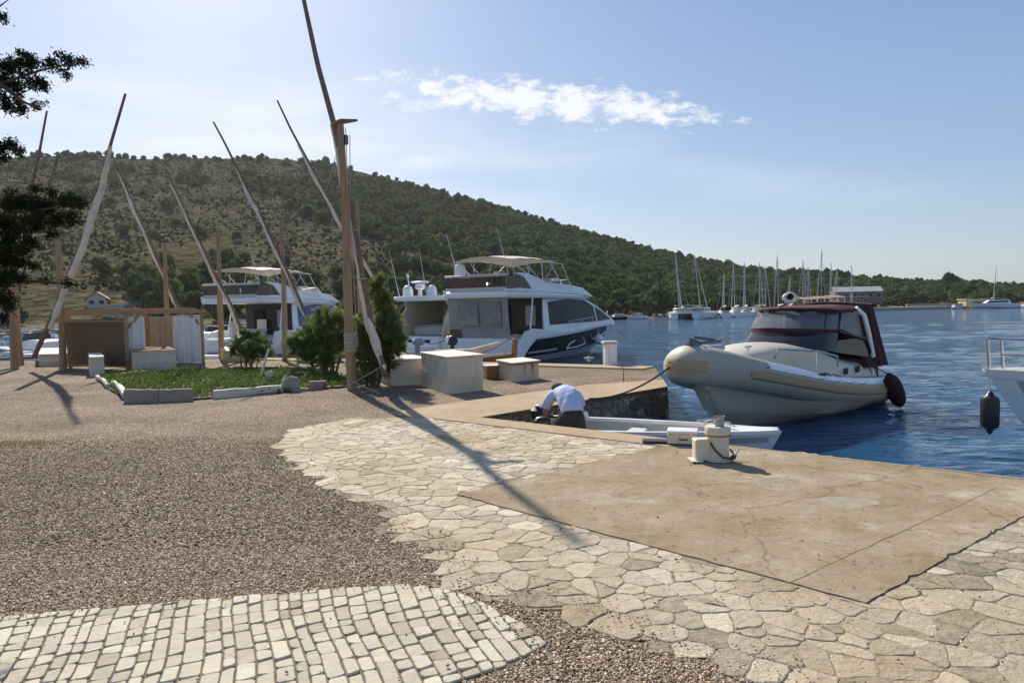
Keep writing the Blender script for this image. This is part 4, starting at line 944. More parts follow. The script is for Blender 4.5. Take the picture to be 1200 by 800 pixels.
# ------------------------------------------------------------------ the near pine whose branches reach in from the left
def near_pine():
    Y0 = 5.9; base = Vector(((-190 - 600) / 800 * Y0, Y0, 0)); r = thing('pine_tree', 'near dark tree reaching its branches into the picture from the left edge', 'tree', base)
    mb = MB(); top = base + Vector((.3, .1, 4.4)); mb.tube([base - Vector((0, 0, .1)), base + Vector((.1, 0, 1.2)), base + Vector((.2, .05, 2.6)), top], [.17, .14, .11, .04], 10)
    paths = [[(-170, 120, 9.5), (-80, 118, 9.3), (0, 98, 9.0), (50, 82, 8.9), (98, 72, 8.8)], [(0, 98, 9.0), (28, 120, 8.9), (48, 128, 8.9)], [(-100, 150, 9.3), (-20, 168, 9.2), (22, 176, 9.1)],
             [(-175, 250, 9.5), (-60, 250, 9.1), (0, 252, 9.0), (60, 244, 8.9), (102, 236, 8.8)], [(-60, 270, 9.2), (0, 290, 9.1), (40, 300, 9.0)], [(-100, 320, 9.3), (0, 345, 9.0), (20, 372, 9.0)], [(-170, 40, 9.5), (-20, 22, 9.2), (10, 0, 9.1)], [(0, 330, 9.1), (60, 330, 9.0), (95, 335, 8.9)]]
    for pth in paths:
        pts = [at(u, v, y * .614) for u, v, y in pth]; mb.tube(pts, [.021 * (1 - .85 * i / (len(pts) - 1)) for i in range(len(pts))], 6)
    mb.build('trunk', MT['bark'], r, smooth=True, world=True)
    lumps = [(10, 78, 18, 10), (35, 74, 15, 10), (60, 76, 10, 7), (82, 73, 10, 5), (96, 72, 6, 3), (12, 98, 20, 13), (38, 95, 14, 8), (8, 120, 14, 12), (50, 100, 8, 5), (25, 128, 8, 6), (42, 122, 8, 5), (78, 88, 6, 5), (72, 66, 5, 4), (25, 63, 8, 3), (0, 172, 10, 8), (14, 168, 7, 6), (20, 178, 8, 5), (4, 186, 6, 4), (2, 22, 3, 5),
             (15, 238, 26, 14), (50, 240, 18, 14), (78, 236, 16, 9), (95, 240, 9, 8), (10, 262, 24, 16), (40, 262, 16, 12), (65, 258, 12, 10), (85, 255, 8, 7), (12, 285, 18, 14), (35, 285, 12, 10), (5, 305, 12, 10), (25, 308, 10, 6), (5, 330, 12, 9), (22, 325, 8, 5), (55, 328, 7, 4), (80, 332, 8, 4), (40, 312, 6, 4), (8, 355, 8, 7), (4, 372, 6, 6), (60, 275, 7, 6), (5, 300, 18, 14), (8, 326, 16, 11), (5, 350, 13, 12), (28, 296, 12, 8), (62, 226, 8, 4), (45, 222, 8, 4),
             (-60, 90, 50, 30), (-60, 250, 50, 35), (-140, 60, 60, 40), (-140, 0, 60, 40), (-150, 200, 50, 40)]
    Cs, Ts = [], []
    for (u, v, ru, rv) in lumps:
        # many small tufts fill each lump, so that its edge is ragged
        nt2 = max(5, int(ru * rv * .17)); c0 = np.array(at(u, v, 5.5 + random.uniform(-.16, .16))); sx, sz = ru / 800 * 5.5, rv / 800 * 5.5
        if u < -20: nt2 = int(nt2 * .4)
        for q in range(nt2):
            d = rng.normal(size=3); d /= np.linalg.norm(d); c = c0 + d * rng.uniform(.15, 1.05) * np.array([sx, sx * .9, sz]); k = 40
            e = rng.normal(size=(k, 3)) * .019; Cs.append(c + e); Ts.append(np.clip(rng.uniform(.1, .9) + rng.uniform(-.2, .2, k), 0, 1))
    C = np.concatenate(Cs); V, F = cards(C, .0125, None, .5); V = V - np.array(base); npmesh('crown', V, F, LEAF_NEAR, parent=r, fcol=np.concatenate(Ts))
near_pine()

# ================================================================== MASTS WITH LEANING YARDS
def mast(base, top, r0, label, yard=None, yr=(.035, .075), Yy=None, sail=True, collar=False, cross=False, wood=None, sailr=1.0, furl=(0.1, 1.0), group='wooden masts with leaning yards', extra=None):
    """base/top in photo pixels; yard = list of (u,v,dY) from the peak down"""
    b = gp(*base); Y = b.y; t = at(top[0], top[1], Y)
    r = thing('wooden_mast', label, 'mast', (b.x, b.y, 0), 0, group)
    mb = MB(); n = 9; pts, rs = [], []
    for i in range(n):
        k = i / (n - 1); p = b.lerp(t, k); p = p + Vector((.012 * math.sin(k * 7 + b.x), .01 * math.cos(k * 5 + b.x), 0)); pts.append(p); rs.append(r0 * (1 - .36 * k))
    pts[0] = pts[0] - Vector((0, 0, .08)); mb.tube(pts, rs, 12); mb.build('pole', wood or MT['wood'], r, smooth=True, world=True)
    if yard:
        yp = [at(u, v, Y + d) for u, v, d in yard]
        # resample
        L_ = [0]
        for i in range(1, len(yp)): L_.append(L_[-1] + (yp[i] - yp[i - 1]).length)
        N_ = 26; P_ = []
        for i in range(N_ + 1):
            d = L_[-1] * i / N_; j = max(q for q in range(len(L_)) if L_[q] <= d + 1e-9); j = min(j, len(yp) - 2); P_.append(yp[j].lerp(yp[j + 1], (d - L_[j]) / (L_[j + 1] - L_[j])))
        rr = [yr[0] + (yr[1] - yr[0]) * min(1, 1.6 * i / N_) for i in range(N_ + 1)]
        mb = MB(); mb.tube(P_, rr, 8); yo = mb.build('yard', MT['spar'], r, smooth=True, world=True)
        if sail:
            i0, i1 = int(furl[0] * N_), int(furl[1] * N_) - 1; pts, rs = [], []
            for i in range(i0 * 3, i1 * 3 + 1):
                k = i / 3; j = min(int(k), N_ - 1); p = P_[j].lerp(P_[j + 1], k - j); s_ = (i - i0 * 3) / max(1, (i1 - i0) * 3)
                env = min(1, s_ * 3 + .35) * (1 if s_ < .94 else .6); pinch = .93 + .07 * abs(math.sin(k * PI / 2))
                rad = (yr[1] * .80 * sailr) * env * pinch * (1 + .40 * noise.noise(Vector((k * .35, b.x, 0))))
                side = -1 if yard[0][0] < yard[-1][0] else 1
                pts.append(p + Vector((side * (yr[1] * .75 + rad * .35) * (.75 + .25 * math.sin(k * .9)), -.02, -.02)) + Vector((noise.noise(Vector((k, 1, b.x))) * .02, 0, 0))); rs.append(rad)
            mb = MB(); mb.tube(pts, rs, 9, sy=1.25); mb.build('furled_sail', MT['sail'], r, smooth=True, world=True)
            for i in range(i0 + 1, i1, 3):
                mb = MB(); d = (P_[i + 1] - P_[i]).normalized() * .012; mb.tube([P_[i] - d, P_[i] + d], rr[i] * 1.28, 9); mb.build('lashing', MT['rope'], r, world=True)
    if collar:
        c = b.lerp(t, .145); c2 = b.lerp(t, .215); mb = MB(); pts, rs = [], []
        for i in range(14): k = i / 13; pts.append(c.lerp(c2, k)); rs.append(r0 * (1.16 + .07 * math.sin(i * 2.4)))
        mb.tube(pts, rs, 14); mb.build('rope_wrapping', MT['rope'], r, smooth=True, world=True)
    if cross:
        mb = MB(); a = at(389, 146, Y - .1); e = at(419, 141, Y + .1); mb.tube([a, a.lerp(e, .35) + Vector((0, 0, .03)), e], [.03, .06, .022], 7); mb.build('crosspiece', MT['spar'], r, world=True)
        mb = MB(); c = at(405, 164, Y); mb.box(c, (.10, .08, .2), bev=.02); mb.build('pulley_block', MT['black'], r, world=True)
        mb = MB()
        for (u0, v0, u1, v1) in ((405, 150, 409, 250), (409, 250, 419, 300), (410, 158, 411, 330), (402, 152, 382, 225)):
            mb.tube([at(u0, v0, Y - .08), at(u1, v1, Y - .12)], .008, 5)
        mb.build('halyard', MT['rope'], r, world=True)
    mb = MB(); k_ = 1 if not yard or yard[0][0] < yard[-1][0] else -1; tp = b.lerp(t, .97); fo = b + Vector((k_ * .16, -.12, .9)); mb.tube([tp + Vector((k_ * .05, -.06, 0)), tp.lerp(fo, .5) + Vector((k_ * .05, -.03, 0)), fo, b.lerp(t, .2) + Vector((k_ * .07, -.08, 0))], .009, 5); mb.build('halyard', MT['rope'], r, world=True)
    if extra: extra(r, Y, b, t)
    return r
def main_extra(r, Y, b, t):
    mb = MB()
    mb.tube([at(413, 449, Y - .13), at(446, 430, Y - .1)], .013, 6); mb.tube([at(414, 447, Y - .13), at(455, 466, Y - .9)], .011, 6)
    mb.tube([at(410, 446, Y - .13), at(417, 449, Y - .15), at(413, 452, Y - .15), at(409, 449, Y - .12)], .02, 6)
    mb.build('tie_rope', MT['rope'], r, world=True)
    mb = MB(); c = at(450, 430, Y - .1); mb.box(c, (.10, .09, .13), bev=.02); mb.build('shackle_block', MT['steel'], r, world=True)
    # loose flap of sail above the foot
    mb = MB(); rings = []
    for i in range(9):
        k = i / 8; p0 = at(432 + 16 * k, 372 + 58 * k, Y - .06); w_ = .17 * math.sin(PI * min(1, k * 1.05)) + .02
        rings.append([p0 + Vector((-w_ * .5, -.03, 0)), p0 + Vector((-w_ * .1, -.09 - .03 * math.sin(i), 0)), p0 + Vector((w_ * .55, -.04, .02 * math.sin(i * 2))), p0 + Vector((w_ * .2, .03, 0))])
    mb.loft(rings, True, True, True); mb.build('sail_flap', MT['sail'], r, smooth=True, world=True)
mast((413, 457), (399, 141), .105, 'tallest wooden mast with a crosspiece on top and a yard leaning out of the picture',
     yard=[(354, -9, 1.5), (372, 75, .95), (393, 152, .5), (412, 250, .17), (425, 330, .05), (436, 385, -.0), (451, 440, -.1)], yr=(.045, .07), collar=True, cross=True, sailr=.95, furl=(.42, .97), extra=main_extra)
mast((424, 418), (418, 237), .09, 'slim mast half hidden behind the tallest one, its yard rising to the left', yard=[(325, 118, .3), (340, 150, .3), (400, 262, .3), (430, 310, .3), (468, 372, .3)], yr=(.03, .065), sailr=1.1, furl=(.22, 1))
mast((334, 423), (330, 258), .085, 'mast in front of the blue-windowed yacht with its yard ending in the shrub', yard=[(250, 143, -.2), (262, 165, -.2), (310, 262, -.2), (338, 322, -.2), (362, 378, -.2)], yr=(.028, .062), sailr=1.1, furl=(.25, 1))
mast((260, 420), (255, 270), .10, 'mast just right of the pergola, rope hanging beside it', yard=[(194, 198, -.2), (222, 258, -.2), (250, 318, -.2), (272, 360, -.2), (289, 404, -.2)], yr=(.028, .062), sailr=1.05, furl=(.1, 1))
mast((197, 421), (193, 284), .09, 'mast standing behind the pergola with its yard leaning left', yard=[(133, 186, .2), (150, 225, .2), (176, 285, .2), (196, 330, .2), (214, 372, .2)], yr=(.028, .062), sailr=1.05, furl=(.08, 1))
mast((74, 433), (68, 262), .105, 'mast left of the pergola crossed by a yard with a thick pale sail leaning right', yard=[(147, 110, -.25), (128, 175, -.25), (115, 225, -.25), (100, 275, -.25), (78, 330, -.25), (60, 375, -.25), (40, 418, -.25)], yr=(.035, .07), sailr=1.35, furl=(.22, .96))
mast((18, 433), (10, 284), .11, 'nearer of the two masts at the left edge, with a yard leaning right', yard=[(55, 130, .2), (44, 190, .2), (33, 235, .2), (16, 320, .2), (-12, 400, .2)], yr=(.028, .062), sailr=1.2, furl=(.5, 1))
mast((25, 428), (14, 288), .09, 'farther slimmer mast at the left edge behind the nearer one', yard=[(69, 181, .6), (56, 222, .6), (38, 270, .6), (22, 318, .6), (-4, 372, .6)], yr=(.028, .062), sailr=1.3, furl=(.35, 1))
A = gp(30, 440); 

# ================================================================== PERGOLA
pa_, pb_, pc_ = gp(83, 431), gp(150, 433), gp(238, 425); pd_ = pa_ + pc_ - pb_
H = 1.62; r = thing('pergola', 'low timber pergola with a woven reed screen on its left side', 'pergola', pb_)
def bar(mb, a, b, s): 
    mb.tube([a, b], s * .72, 4)
for p in (pa_, pb_, pc_, pd_):
    mb = MB(); mb.box(p + Vector((0, 0, H / 2)), (.11, .11, H), rz=.5); mb.build('post', MT['timber'], r, world=True)
for (p, q) in ((pa_, pb_), (pb_, pc_), (pd_, pc_), (pa_, pd_)):
    mb = MB(); d = (q - p).normalized() * .14; z = Vector((0, 0, H + .06)); dd_ = (q - p); mb.box((p + q) / 2 + z + Vector((0, 0, .001 * (p.x + q.y))), (dd_.length + .3, .10, .13), rz=math.atan2(dd_.y, dd_.x)); mb.build('beam', MT['timber'], r, world=True)
for k in range(1, 6):
    p = pa_.lerp(pb_, k / 6); q = pd_.lerp(pc_, k / 6); mb = MB(); dd_ = q - p; mb.box((p + q) / 2 + Vector((0, 0, H + .155)), (dd_.length + .3, .05, .06), rz=math.atan2(dd_.y, dd_.x)); mb.build('rafter', MT['timber'], r, world=True)
for (p, q) in ((pb_, pc_), (pc_, pb_), (pb_, pa_)):
    mb = MB(); d = (q - p).normalized(); bar(mb, p + Vector((0, 0, H - .42)) + d * .02, p + d * .42 + Vector((0, 0, H)), .07); mb.build('brace', MT['timber'], r, world=True)
# woven reed screen
m, nt, N, L, P = newmat('woven_reed'); tc = N.new('ShaderNodeTexCoord')
wv = N.new('ShaderNodeTexWave'); wv.bands_direction = 'Z'; wv.inputs['Scale'].default_value = 9; wv.inputs['Distortion'].default_value = 1.5; wv.inputs['Detail'].default_value = 2; L.new(tc.outputs['Object'], wv.inputs[0])
w2 = N.new('ShaderNodeTexWave'); w2.bands_direction = 'X'; w2.inputs['Scale'].default_value = 5; w2.inputs['Distortion'].default_value = .6; L.new(tc.outputs['Object'], w2.inputs[0])
ad = N.new('ShaderNodeMath'); ad.operation = 'MULTIPLY'; L.new(wv.outputs['Fac'], ad.inputs[0]); L.new(w2.outputs['Fac'], ad.inputs[1])
rr_ = ramp(N, [(0, (.10, .058, .028)), (.3, (.27, .165, .085)), (1, (.46, .31, .17))]); L.new(ad.outputs[0], rr_.inputs[0]); L.new(rr_.outputs[0], P.inputs['Base Color']); P.inputs['Roughness'].default_value = .9
b = N.new('ShaderNodeBump'); b.inputs['Strength'].default_value = 1; b.inputs['Distance'].default_value = .02; L.new(ad.outputs[0], b.inputs['Height']); L.new(b.outputs[0], P.inputs['Normal'])
mb = MB(); d = pb_ - pa_; az = math.atan2(d.y, d.x); nx = Vector((math.sin(az), -math.cos(az), 0)) * .07
mb.box((pa_ + pb_) / 2 + nx + Vector((0, 0, .78)), (d.length + .02, .03, 1.42), rz=az); scr = mb.build('reed_screen', m, r, world=True)
mb = MB()
for zz in (1.44, .1): mb.box((pa_ + pb_) / 2 + nx * 1.55 + Vector((0, 0, zz)), (d.length + .04, .03, .045), rz=az)
mb.build('screen_batten', MT['timber'], r, world=True)
def curtain(p, q, z0, z1, m, name, folds=9, amp=.05, thick=.012):
    mb = MB(); n = folds * 6; f, g = [], []; d = (q - p); nn = Vector((-d.y, d.x, 0)).normalized()
    rings = []
    for i in range(n + 1):
        k = i / n; a = amp * math.sin(k * folds * 2 * PI) + .4 * amp * math.sin(k * folds * 3.3 + 1); base = p + d * k
        ring = []
        for j in range(7):
            zz = z0 + (z1 - z0) * j / 6; sag = (.6 + .5 * (1 - j / 6)); ring.append(base + nn * a * sag + Vector((0, 0, zz + .015 * math.sin(i * .8) * (j == 0))))
        rings.append(ring + [q_ + nn * thick for q_ in ring[::-1]])
    mb.loft(rings, True, True, True); return mb.build(name, m, r, smooth=True, world=True)
nb = (pb_ - pa_).normalized() * .0
curtain(pb_.lerp(pc_, .03) , pb_.lerp(pc_, .22), .05, H - .06, MT['curtain'], 'white_curtain', 3)
curtain(pb_.lerp(pc_, .66), pb_.lerp(pc_, .985), .04, H - .04, MT['curtain'], 'white_curtain', 4, .07)
curtain(pd_.lerp(pc_, .02), pd_.lerp(pc_, .98), .1, H - .1, MT['tancurtain'], 'tan_curtain', 9, .06)
curtain(pc_.lerp(pd_, .03), pc_.lerp(pd_, .5) + Vector((.1, -.3, 0)), .04, H - .06, MT['curtain'], 'white_curtain', 5, .08)
mb = MB(); mb.tube([pb_.lerp(pc_, .02) + Vector((0, -.05, H - .05)), pb_.lerp(pc_, .5) + Vector((0, -.05, H - .09)), pb_.lerp(pc_, .98) + Vector((0, -.05, H - .05))], .012, 5); mb.build('curtain_wire', MT['steel'], r, world=True)

# ================================================================== WHITEWASHED BLOCKS
def block(name, label, corner, left, right, h, cat='block', lid=MT['slabtop'], lidh=.035, over=.035, mat_=None, mats=None, foot=None):
    c, l, q = gp(*corner), gp(*left), gp(*right); bk = l + q - c
    if foot: l, q, bk = foot(c, l, q)
    r = thing(name, label, cat, c); poly = [c, q, bk, l]; ctr = sum(poly, Vector()) / 4
    mb = MB(); rings = []
    for i in range(7):
        z = -.05 + (h + .05) * i / 6; rings.append([p.lerp(ctr, .01 * math.sin(i * 1.7)) + Vector((0, 0, z)) for p in poly])
    mb.loft(rings, True, True, True); mb.build('block_body', mat_ or MT['plaster'], r, world=True, bevel=.022)
    mb = MB(); o = [ctr + (p - ctr) * (1 + over / (p - ctr).length) for p in poly]; mb.loft([[p + Vector((0, 0, h + .002)) for p in o], [p + Vector((0, 0, h + lidh)) for p in o]], True, True, True); mb.build('top_slab', lid, r, world=True, bevel=.006)
    return r, c, l, q
b1 = block('plastered_block', 'largest whitewashed block with a pale slab top, near the mole', (525, 462), (494, 452), (567, 457), .69)
mb = MB()
for (u, v) in ((522, 424), (544, 425)): mb.box(at(u, v, b1[1].y + (.0 if u < 530 else .1)) + Vector((0, -.02, 0)), (.03, .03, .05))
b2 = block('plastered_block', 'whitewashed block half hidden behind the largest one, next to the shrub', (458, 452), (440, 446), (505, 450), .54)
b3 = block('plastered_block', 'low whitewashed block with rust streaks and a dark mat under its lid', (601, 448), (583, 443), (632, 444), .40)
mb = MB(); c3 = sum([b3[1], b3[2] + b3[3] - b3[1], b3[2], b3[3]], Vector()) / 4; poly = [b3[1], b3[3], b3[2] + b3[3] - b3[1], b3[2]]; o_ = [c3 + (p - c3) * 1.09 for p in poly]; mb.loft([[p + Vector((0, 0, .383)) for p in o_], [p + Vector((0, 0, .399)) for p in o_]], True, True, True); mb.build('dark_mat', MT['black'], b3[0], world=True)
for (f_, wd, hh) in ((.45, .035, .22), (.72, .05, .30), (.78, .02, .36)):
    p = b3[1].lerp(b3[3], f_); d = (b3[3] - b3[1]).normalized(); mb = MB(); nn = Vector((d.y, -d.x, 0)) * .004; mb.loft([[p + nn * 1.5 - d * wd * .5 + Vector((0, 0, .38)), p + nn * 1.5 + d * wd * .5 + Vector((0, 0, .38))], [p + nn - d * wd * .3 + Vector((0, 0, .38 - hh * .6)), p + nn + d * wd * .35 + Vector((0, 0, .38 - hh * .5))], [p + nn - d * .004 + Vector((0, 0, .38 - hh)), p + nn + d * .006 + Vector((0, 0, .38 - hh))]], False); mb.build('rust_streak', MT['rust'], b3[0], world=True)
block('plastered_planter', 'long whitewashed planter in front of the pergola with a reddish worn rim', (156, 437), (153, 430), (207, 434), .58, 'planter', lid=MT['rust'], lidh=.02, over=.01)
block('plastered_block', 'small upright whitewashed block in front of the reed screen', (106, 441), (104, 434), (123, 440), .50, lidh=.02, over=.004)
block('low_quay_block', 'long low white quay wall between the two masts left of the pergola', (46, 429), (45, 420), (100, 428), .36, 'low wall')
block('tan_box', 'tan box behind the small feathery shrub beside the pergola mast', (262, 424), (256, 418), (300, 424), .34, 'box', mat_=MT['yellow'])
block('low_quay_block', 'low pale quay block between the small shrub and the broad shrub', (352, 425), (348, 418), (400, 424), .38, 'low wall')
# wooden crates beside the low block
for (u, v, w_, hgt, lab) in ((578, 443, .42, .15, 'lower wooden crate between the two right blocks'),):
    c = gp(u, v); r = thing('wooden_crate', lab, 'crate', c, .35)
    for k in range(2): mb = MB(); mb.box((0, 0, .075 + k * .15), (w_, .32, .13)); mb.build('crate_board', MT['boatwood'], r)
    mb = MB(); mb.box((0, 0, .302), (w_ + .03, .35, .022)); mb.build('crate_lid', MT['slabtop'], r)
# service pedestal and small bollard on the mole
c = gp(715, 428); r = thing('service_pedestal', 'waist-high white service pedestal with sockets on the edge of the mole', 'pedestal', c, .15)
mb = MB(); mb.box((0, 0, .30), (.34, .26, .60), bev=.02); mb.build('pedestal_body', MT['gel'], r, smooth=True)
mb = MB(); mb.box((0, 0, .635), (.42, .32, .07), bev=.015); mb.build('pedestal_cap', MT['slabtop'], r, smooth=True)
for k in range(4): mb = MB(); mb.box((.176, -.03, .52 - .11 * k), (.03, .09, .07), bev=.01); mb.build('socket', MT['black'], r)
c = gp(690, 424); r = thing('mooring_cleat', 'small pale mooring cleat on the far edge of the mole', 'cleat', c)
mb = MB(); mb.box((0, 0, .08), (.10, .10, .16), bev=.02); mb.build('cleat_stem', MT['ivory'], r); mb = MB(); mb.tube([(-.14, 0, .11), (.14, 0, .11)], .028, 8); mb.build('cleat_bar', MT['ivory'], r)

# ================================================================== BOLLARD, CASE, MUG on the front quay
c = gp(841, 541); c.z = .024; r = thing('mooring_bollard', 'short ivory cylindrical mooring bollard with a side box on the front quay', 'bollard', c)
mb = MB(); mb.lathe([(.15, 0), (.15, .012), (.118, .02), (.112, .15), (.114, .252), (.126, .262), (.13, .275), (.13, .34), (.124, .352), (.0, .356)], n=32); mb.build('bollard_post', MT['ivory'], r, smooth=True)
mb = MB(); mb.lathe([(.133, .258), (.133, .272)], n=32); mb.build('bollard_ring', MT['rust'], r)
mb = MB(); mb.box((-.165, .0, .115), (.17, .15, .225), bev=.012); mb.box((-.24, -.02, .008), (.12, .2, .014)); mb.build('side_box', MT['ivory'], r, smooth=True)
c2 = c + Vector((0, 0, 0)); r = thing('rope_loop', 'thin rope looped round the ivory bollard', 'rope', c); mb = MB(); mb.tube([(-.10, -.07, .20), (-.06, -.115, .12), (.02, -.135, .05), (.12, -.08, .03), (.16, -.02, .06), (.14, .03, .10)], .010, 6); mb.tube([(.10, -.08, .02), (.14, -.1, .03), (.17, -.06, .05), (.13, -.02, .03)], .012, 6); mb.build('rope', MT['rope_dark'], r)
c3 = gp(858, 541); c3.z = .028; e = at(866, 526, c3.y + .05); mb = MB(); mb.tube([(0, 0, 0), e - c3], .011, 8); o = mb.build('metal_rod', MT['steel']); o.location = c3; tag(o, 'short metal rod leaning out beside the ivory bollard', 'rod')
cm = c + Vector((.0, .0, .357)); r = thing('enamel_mug', 'grey patterned mug standing on top of the bollard', 'mug', cm + Vector((.02, 0, 0)))
mb = MB(); mb.lathe([(.040, 0), (.047, .006), (.048, .095), (.052, .1), (.046, .098), (.043, .01)], n=20); mb.build('cup', MT['mug'], r, smooth=True)
mb = MB(); mb.tube([(-.046, 0, .082), (-.075, -.005, .078), (-.084, -.005, .05), (-.072, -.005, .025), (-.046, 0, .022)], .0075, 6); mb.build('handle', MT['mug'], r)
c = gp(803, 523); r = thing('metal_case', 'silver metal case with a flat lid on the quay beside the bollard', 'case', c + Vector((0, .12, .024)), -.28)
mb = MB(); mb.box((0, 0, .062), (.34, .26, .12), bev=.006); mb.build('case_body', MT['metalcase'], r)
mb = MB(); mb.box((0, 0, .140), (.35, .27, .032), bev=.006); mb.build('case_lid', MT['gel'], r)
mb = MB(); mb.box((-.06, -.134, .115), (.045, .012, .04)); mb.build('latch', MT['steel'], r); mb = MB(); mb.box((.1, -.134, .115), (.03, .012, .04)); mb.build('latch', MT['steel'], r)
mb = MB(); mb.tube([(-.03, -.133, .07), (-.03, -.155, .06), (.06, -.155, .06), (.06, -.133, .07)], .006, 6); mb.build('carry_handle', MT['black'], r)
c = gp(768, 520); mb = MB(); mb.box((0, 0, .012), (.30, .16, .022), rz=-.2); o = mb.build('dark_mat', MT['black']); o.location = c + Vector((0, 0, .026)); tag(o, 'thin dark mat lying on the quay edge left of the metal case', 'mat')

# ================================================================== HULL TOOLS
class Hull:
    """parametric hull: t 0 stern..1 bow, f 0 keel..1 sheer; side +1 port, -1 starboard"""
    def __init__(s, L, B, zs0, zs1, draft=.35, rake=1.0, tr=.86, p=2.2, chine=.18, flare=.86, sheer_pow=1.6, stern_rake=0.0):
        s.L, s.B, s.z0, s.z1, s.d, s.r, s.tr, s.p, s.ch, s.fl, s.sp, s.sr = L, B, zs0, zs1, draft, rake, tr, p, chine, flare, sheer_pow, stern_rake
    def pt(s, t, f, side=1, off=0.0):
        zs = s.z0 + (s.z1 - s.z0) * t ** s.sp; b = s.B / 2 * (s.tr + (1 - s.tr) * min(1, t * 3)) * max(0.0, 1 - t ** (s.p * 1.5)) ** .75
        zk = -s.d + (s.z1 * .5 + s.d) * max(0, (t - .72) / .28) ** 2.2; zc = s.ch + .28 * t * t * (zs - s.ch)
        xk = s.L - s.r; xs = s.L
        def X(z): q = max(0, min(1, (z + s.d) / (s.z1 + s.d))); return t * (xk + (xs - xk) * q ** .8) + s.sr * (z / max(s.z0, .1)) * (1 - t)
        if f < .35:
            k = f / .35; y = b * s.fl * k * (1 - .35 * t ** 3); z = zk + (zc - zk) * k
        else:
            k = (f - .35) / .65; yc = b * s.fl * (1 - .35 * t ** 3); y = yc + (b - yc) * k ** .7; z = zc + (zs - zc) * k
        return Vector((X(z), side * (y + off), z))
    def patch(s, t0, t1, f0, f1, side, nt=24, nf=6, off=.0, fn=None):
        rings = []
        for i in range(nt + 1):
            t = t0 + (t1 - t0) * i / nt; a, b = (f0, f1) if fn is None else fn((i / nt)); rings.append([s.pt(t, a + (b - a) * j / nf, side, off) for j in range(nf + 1)])
        return rings
    def shell(s, mb, nt=28):
        fs = [0, .12, .25, .35, .45, .6, .8, 1]; rings = []
        for i in range(nt + 1):
            t = (i / nt) ** .85; rings.append([s.pt(t, f, 1) for f in fs[::-1]] + [s.pt(t, f, -1) for f in fs[1:]])
        mb.loft(rings, False, True, False); return rings
    def deck(s, mb, drop=.02, t0=0, t1=.995, nt=24, inset=.0):
        rings = []
        for i in range(nt + 1):
            t = t0 + (t1 - t0) * i / nt; a = s.pt(t, 1, 1, -inset); b = s.pt(t, 1, -1, -inset); c = (a + b) / 2 + Vector((0, 0, .05 * (1 - t)))
            rings.append([a - Vector((0, 0, drop)), c - Vector((0, 0, drop)), b - Vector((0, 0, drop))])
        mb.loft(rings, False)
def strip(h, name, m, parent, t0, t1, f0, f1, side, off=.012, nt=20, nf=3, fn=None, smooth=True):
    mb = MB(); mb.loft(h.patch(t0, t1, f0, f1, side, nt, nf, off, fn), False); return mb.build(name, m, parent, smooth=smooth)
def rail(parent, pts, h, name='guard_rail', n=None, r_=.013, mid=True):
    mb = MB(); top = [p + Vector((0, 0, h)) for p in pts]; mb.tube(top, r_ * 1.15, 6)
    if mid: mb.tube([p + Vector((0, 0, h * .5)) for p in pts], r_ * .7, 5)
    for i, p in enumerate(pts): mb.tube([p, top[i]], r_, 6)
    return mb.build(name, MT['steel'], parent, smooth=True)

MT['encl'] = mat('hazy_clear_panel', (.22, .22, .215), .12, .35, 2.2, bump=.5, bscale=2.5, spec=.7)
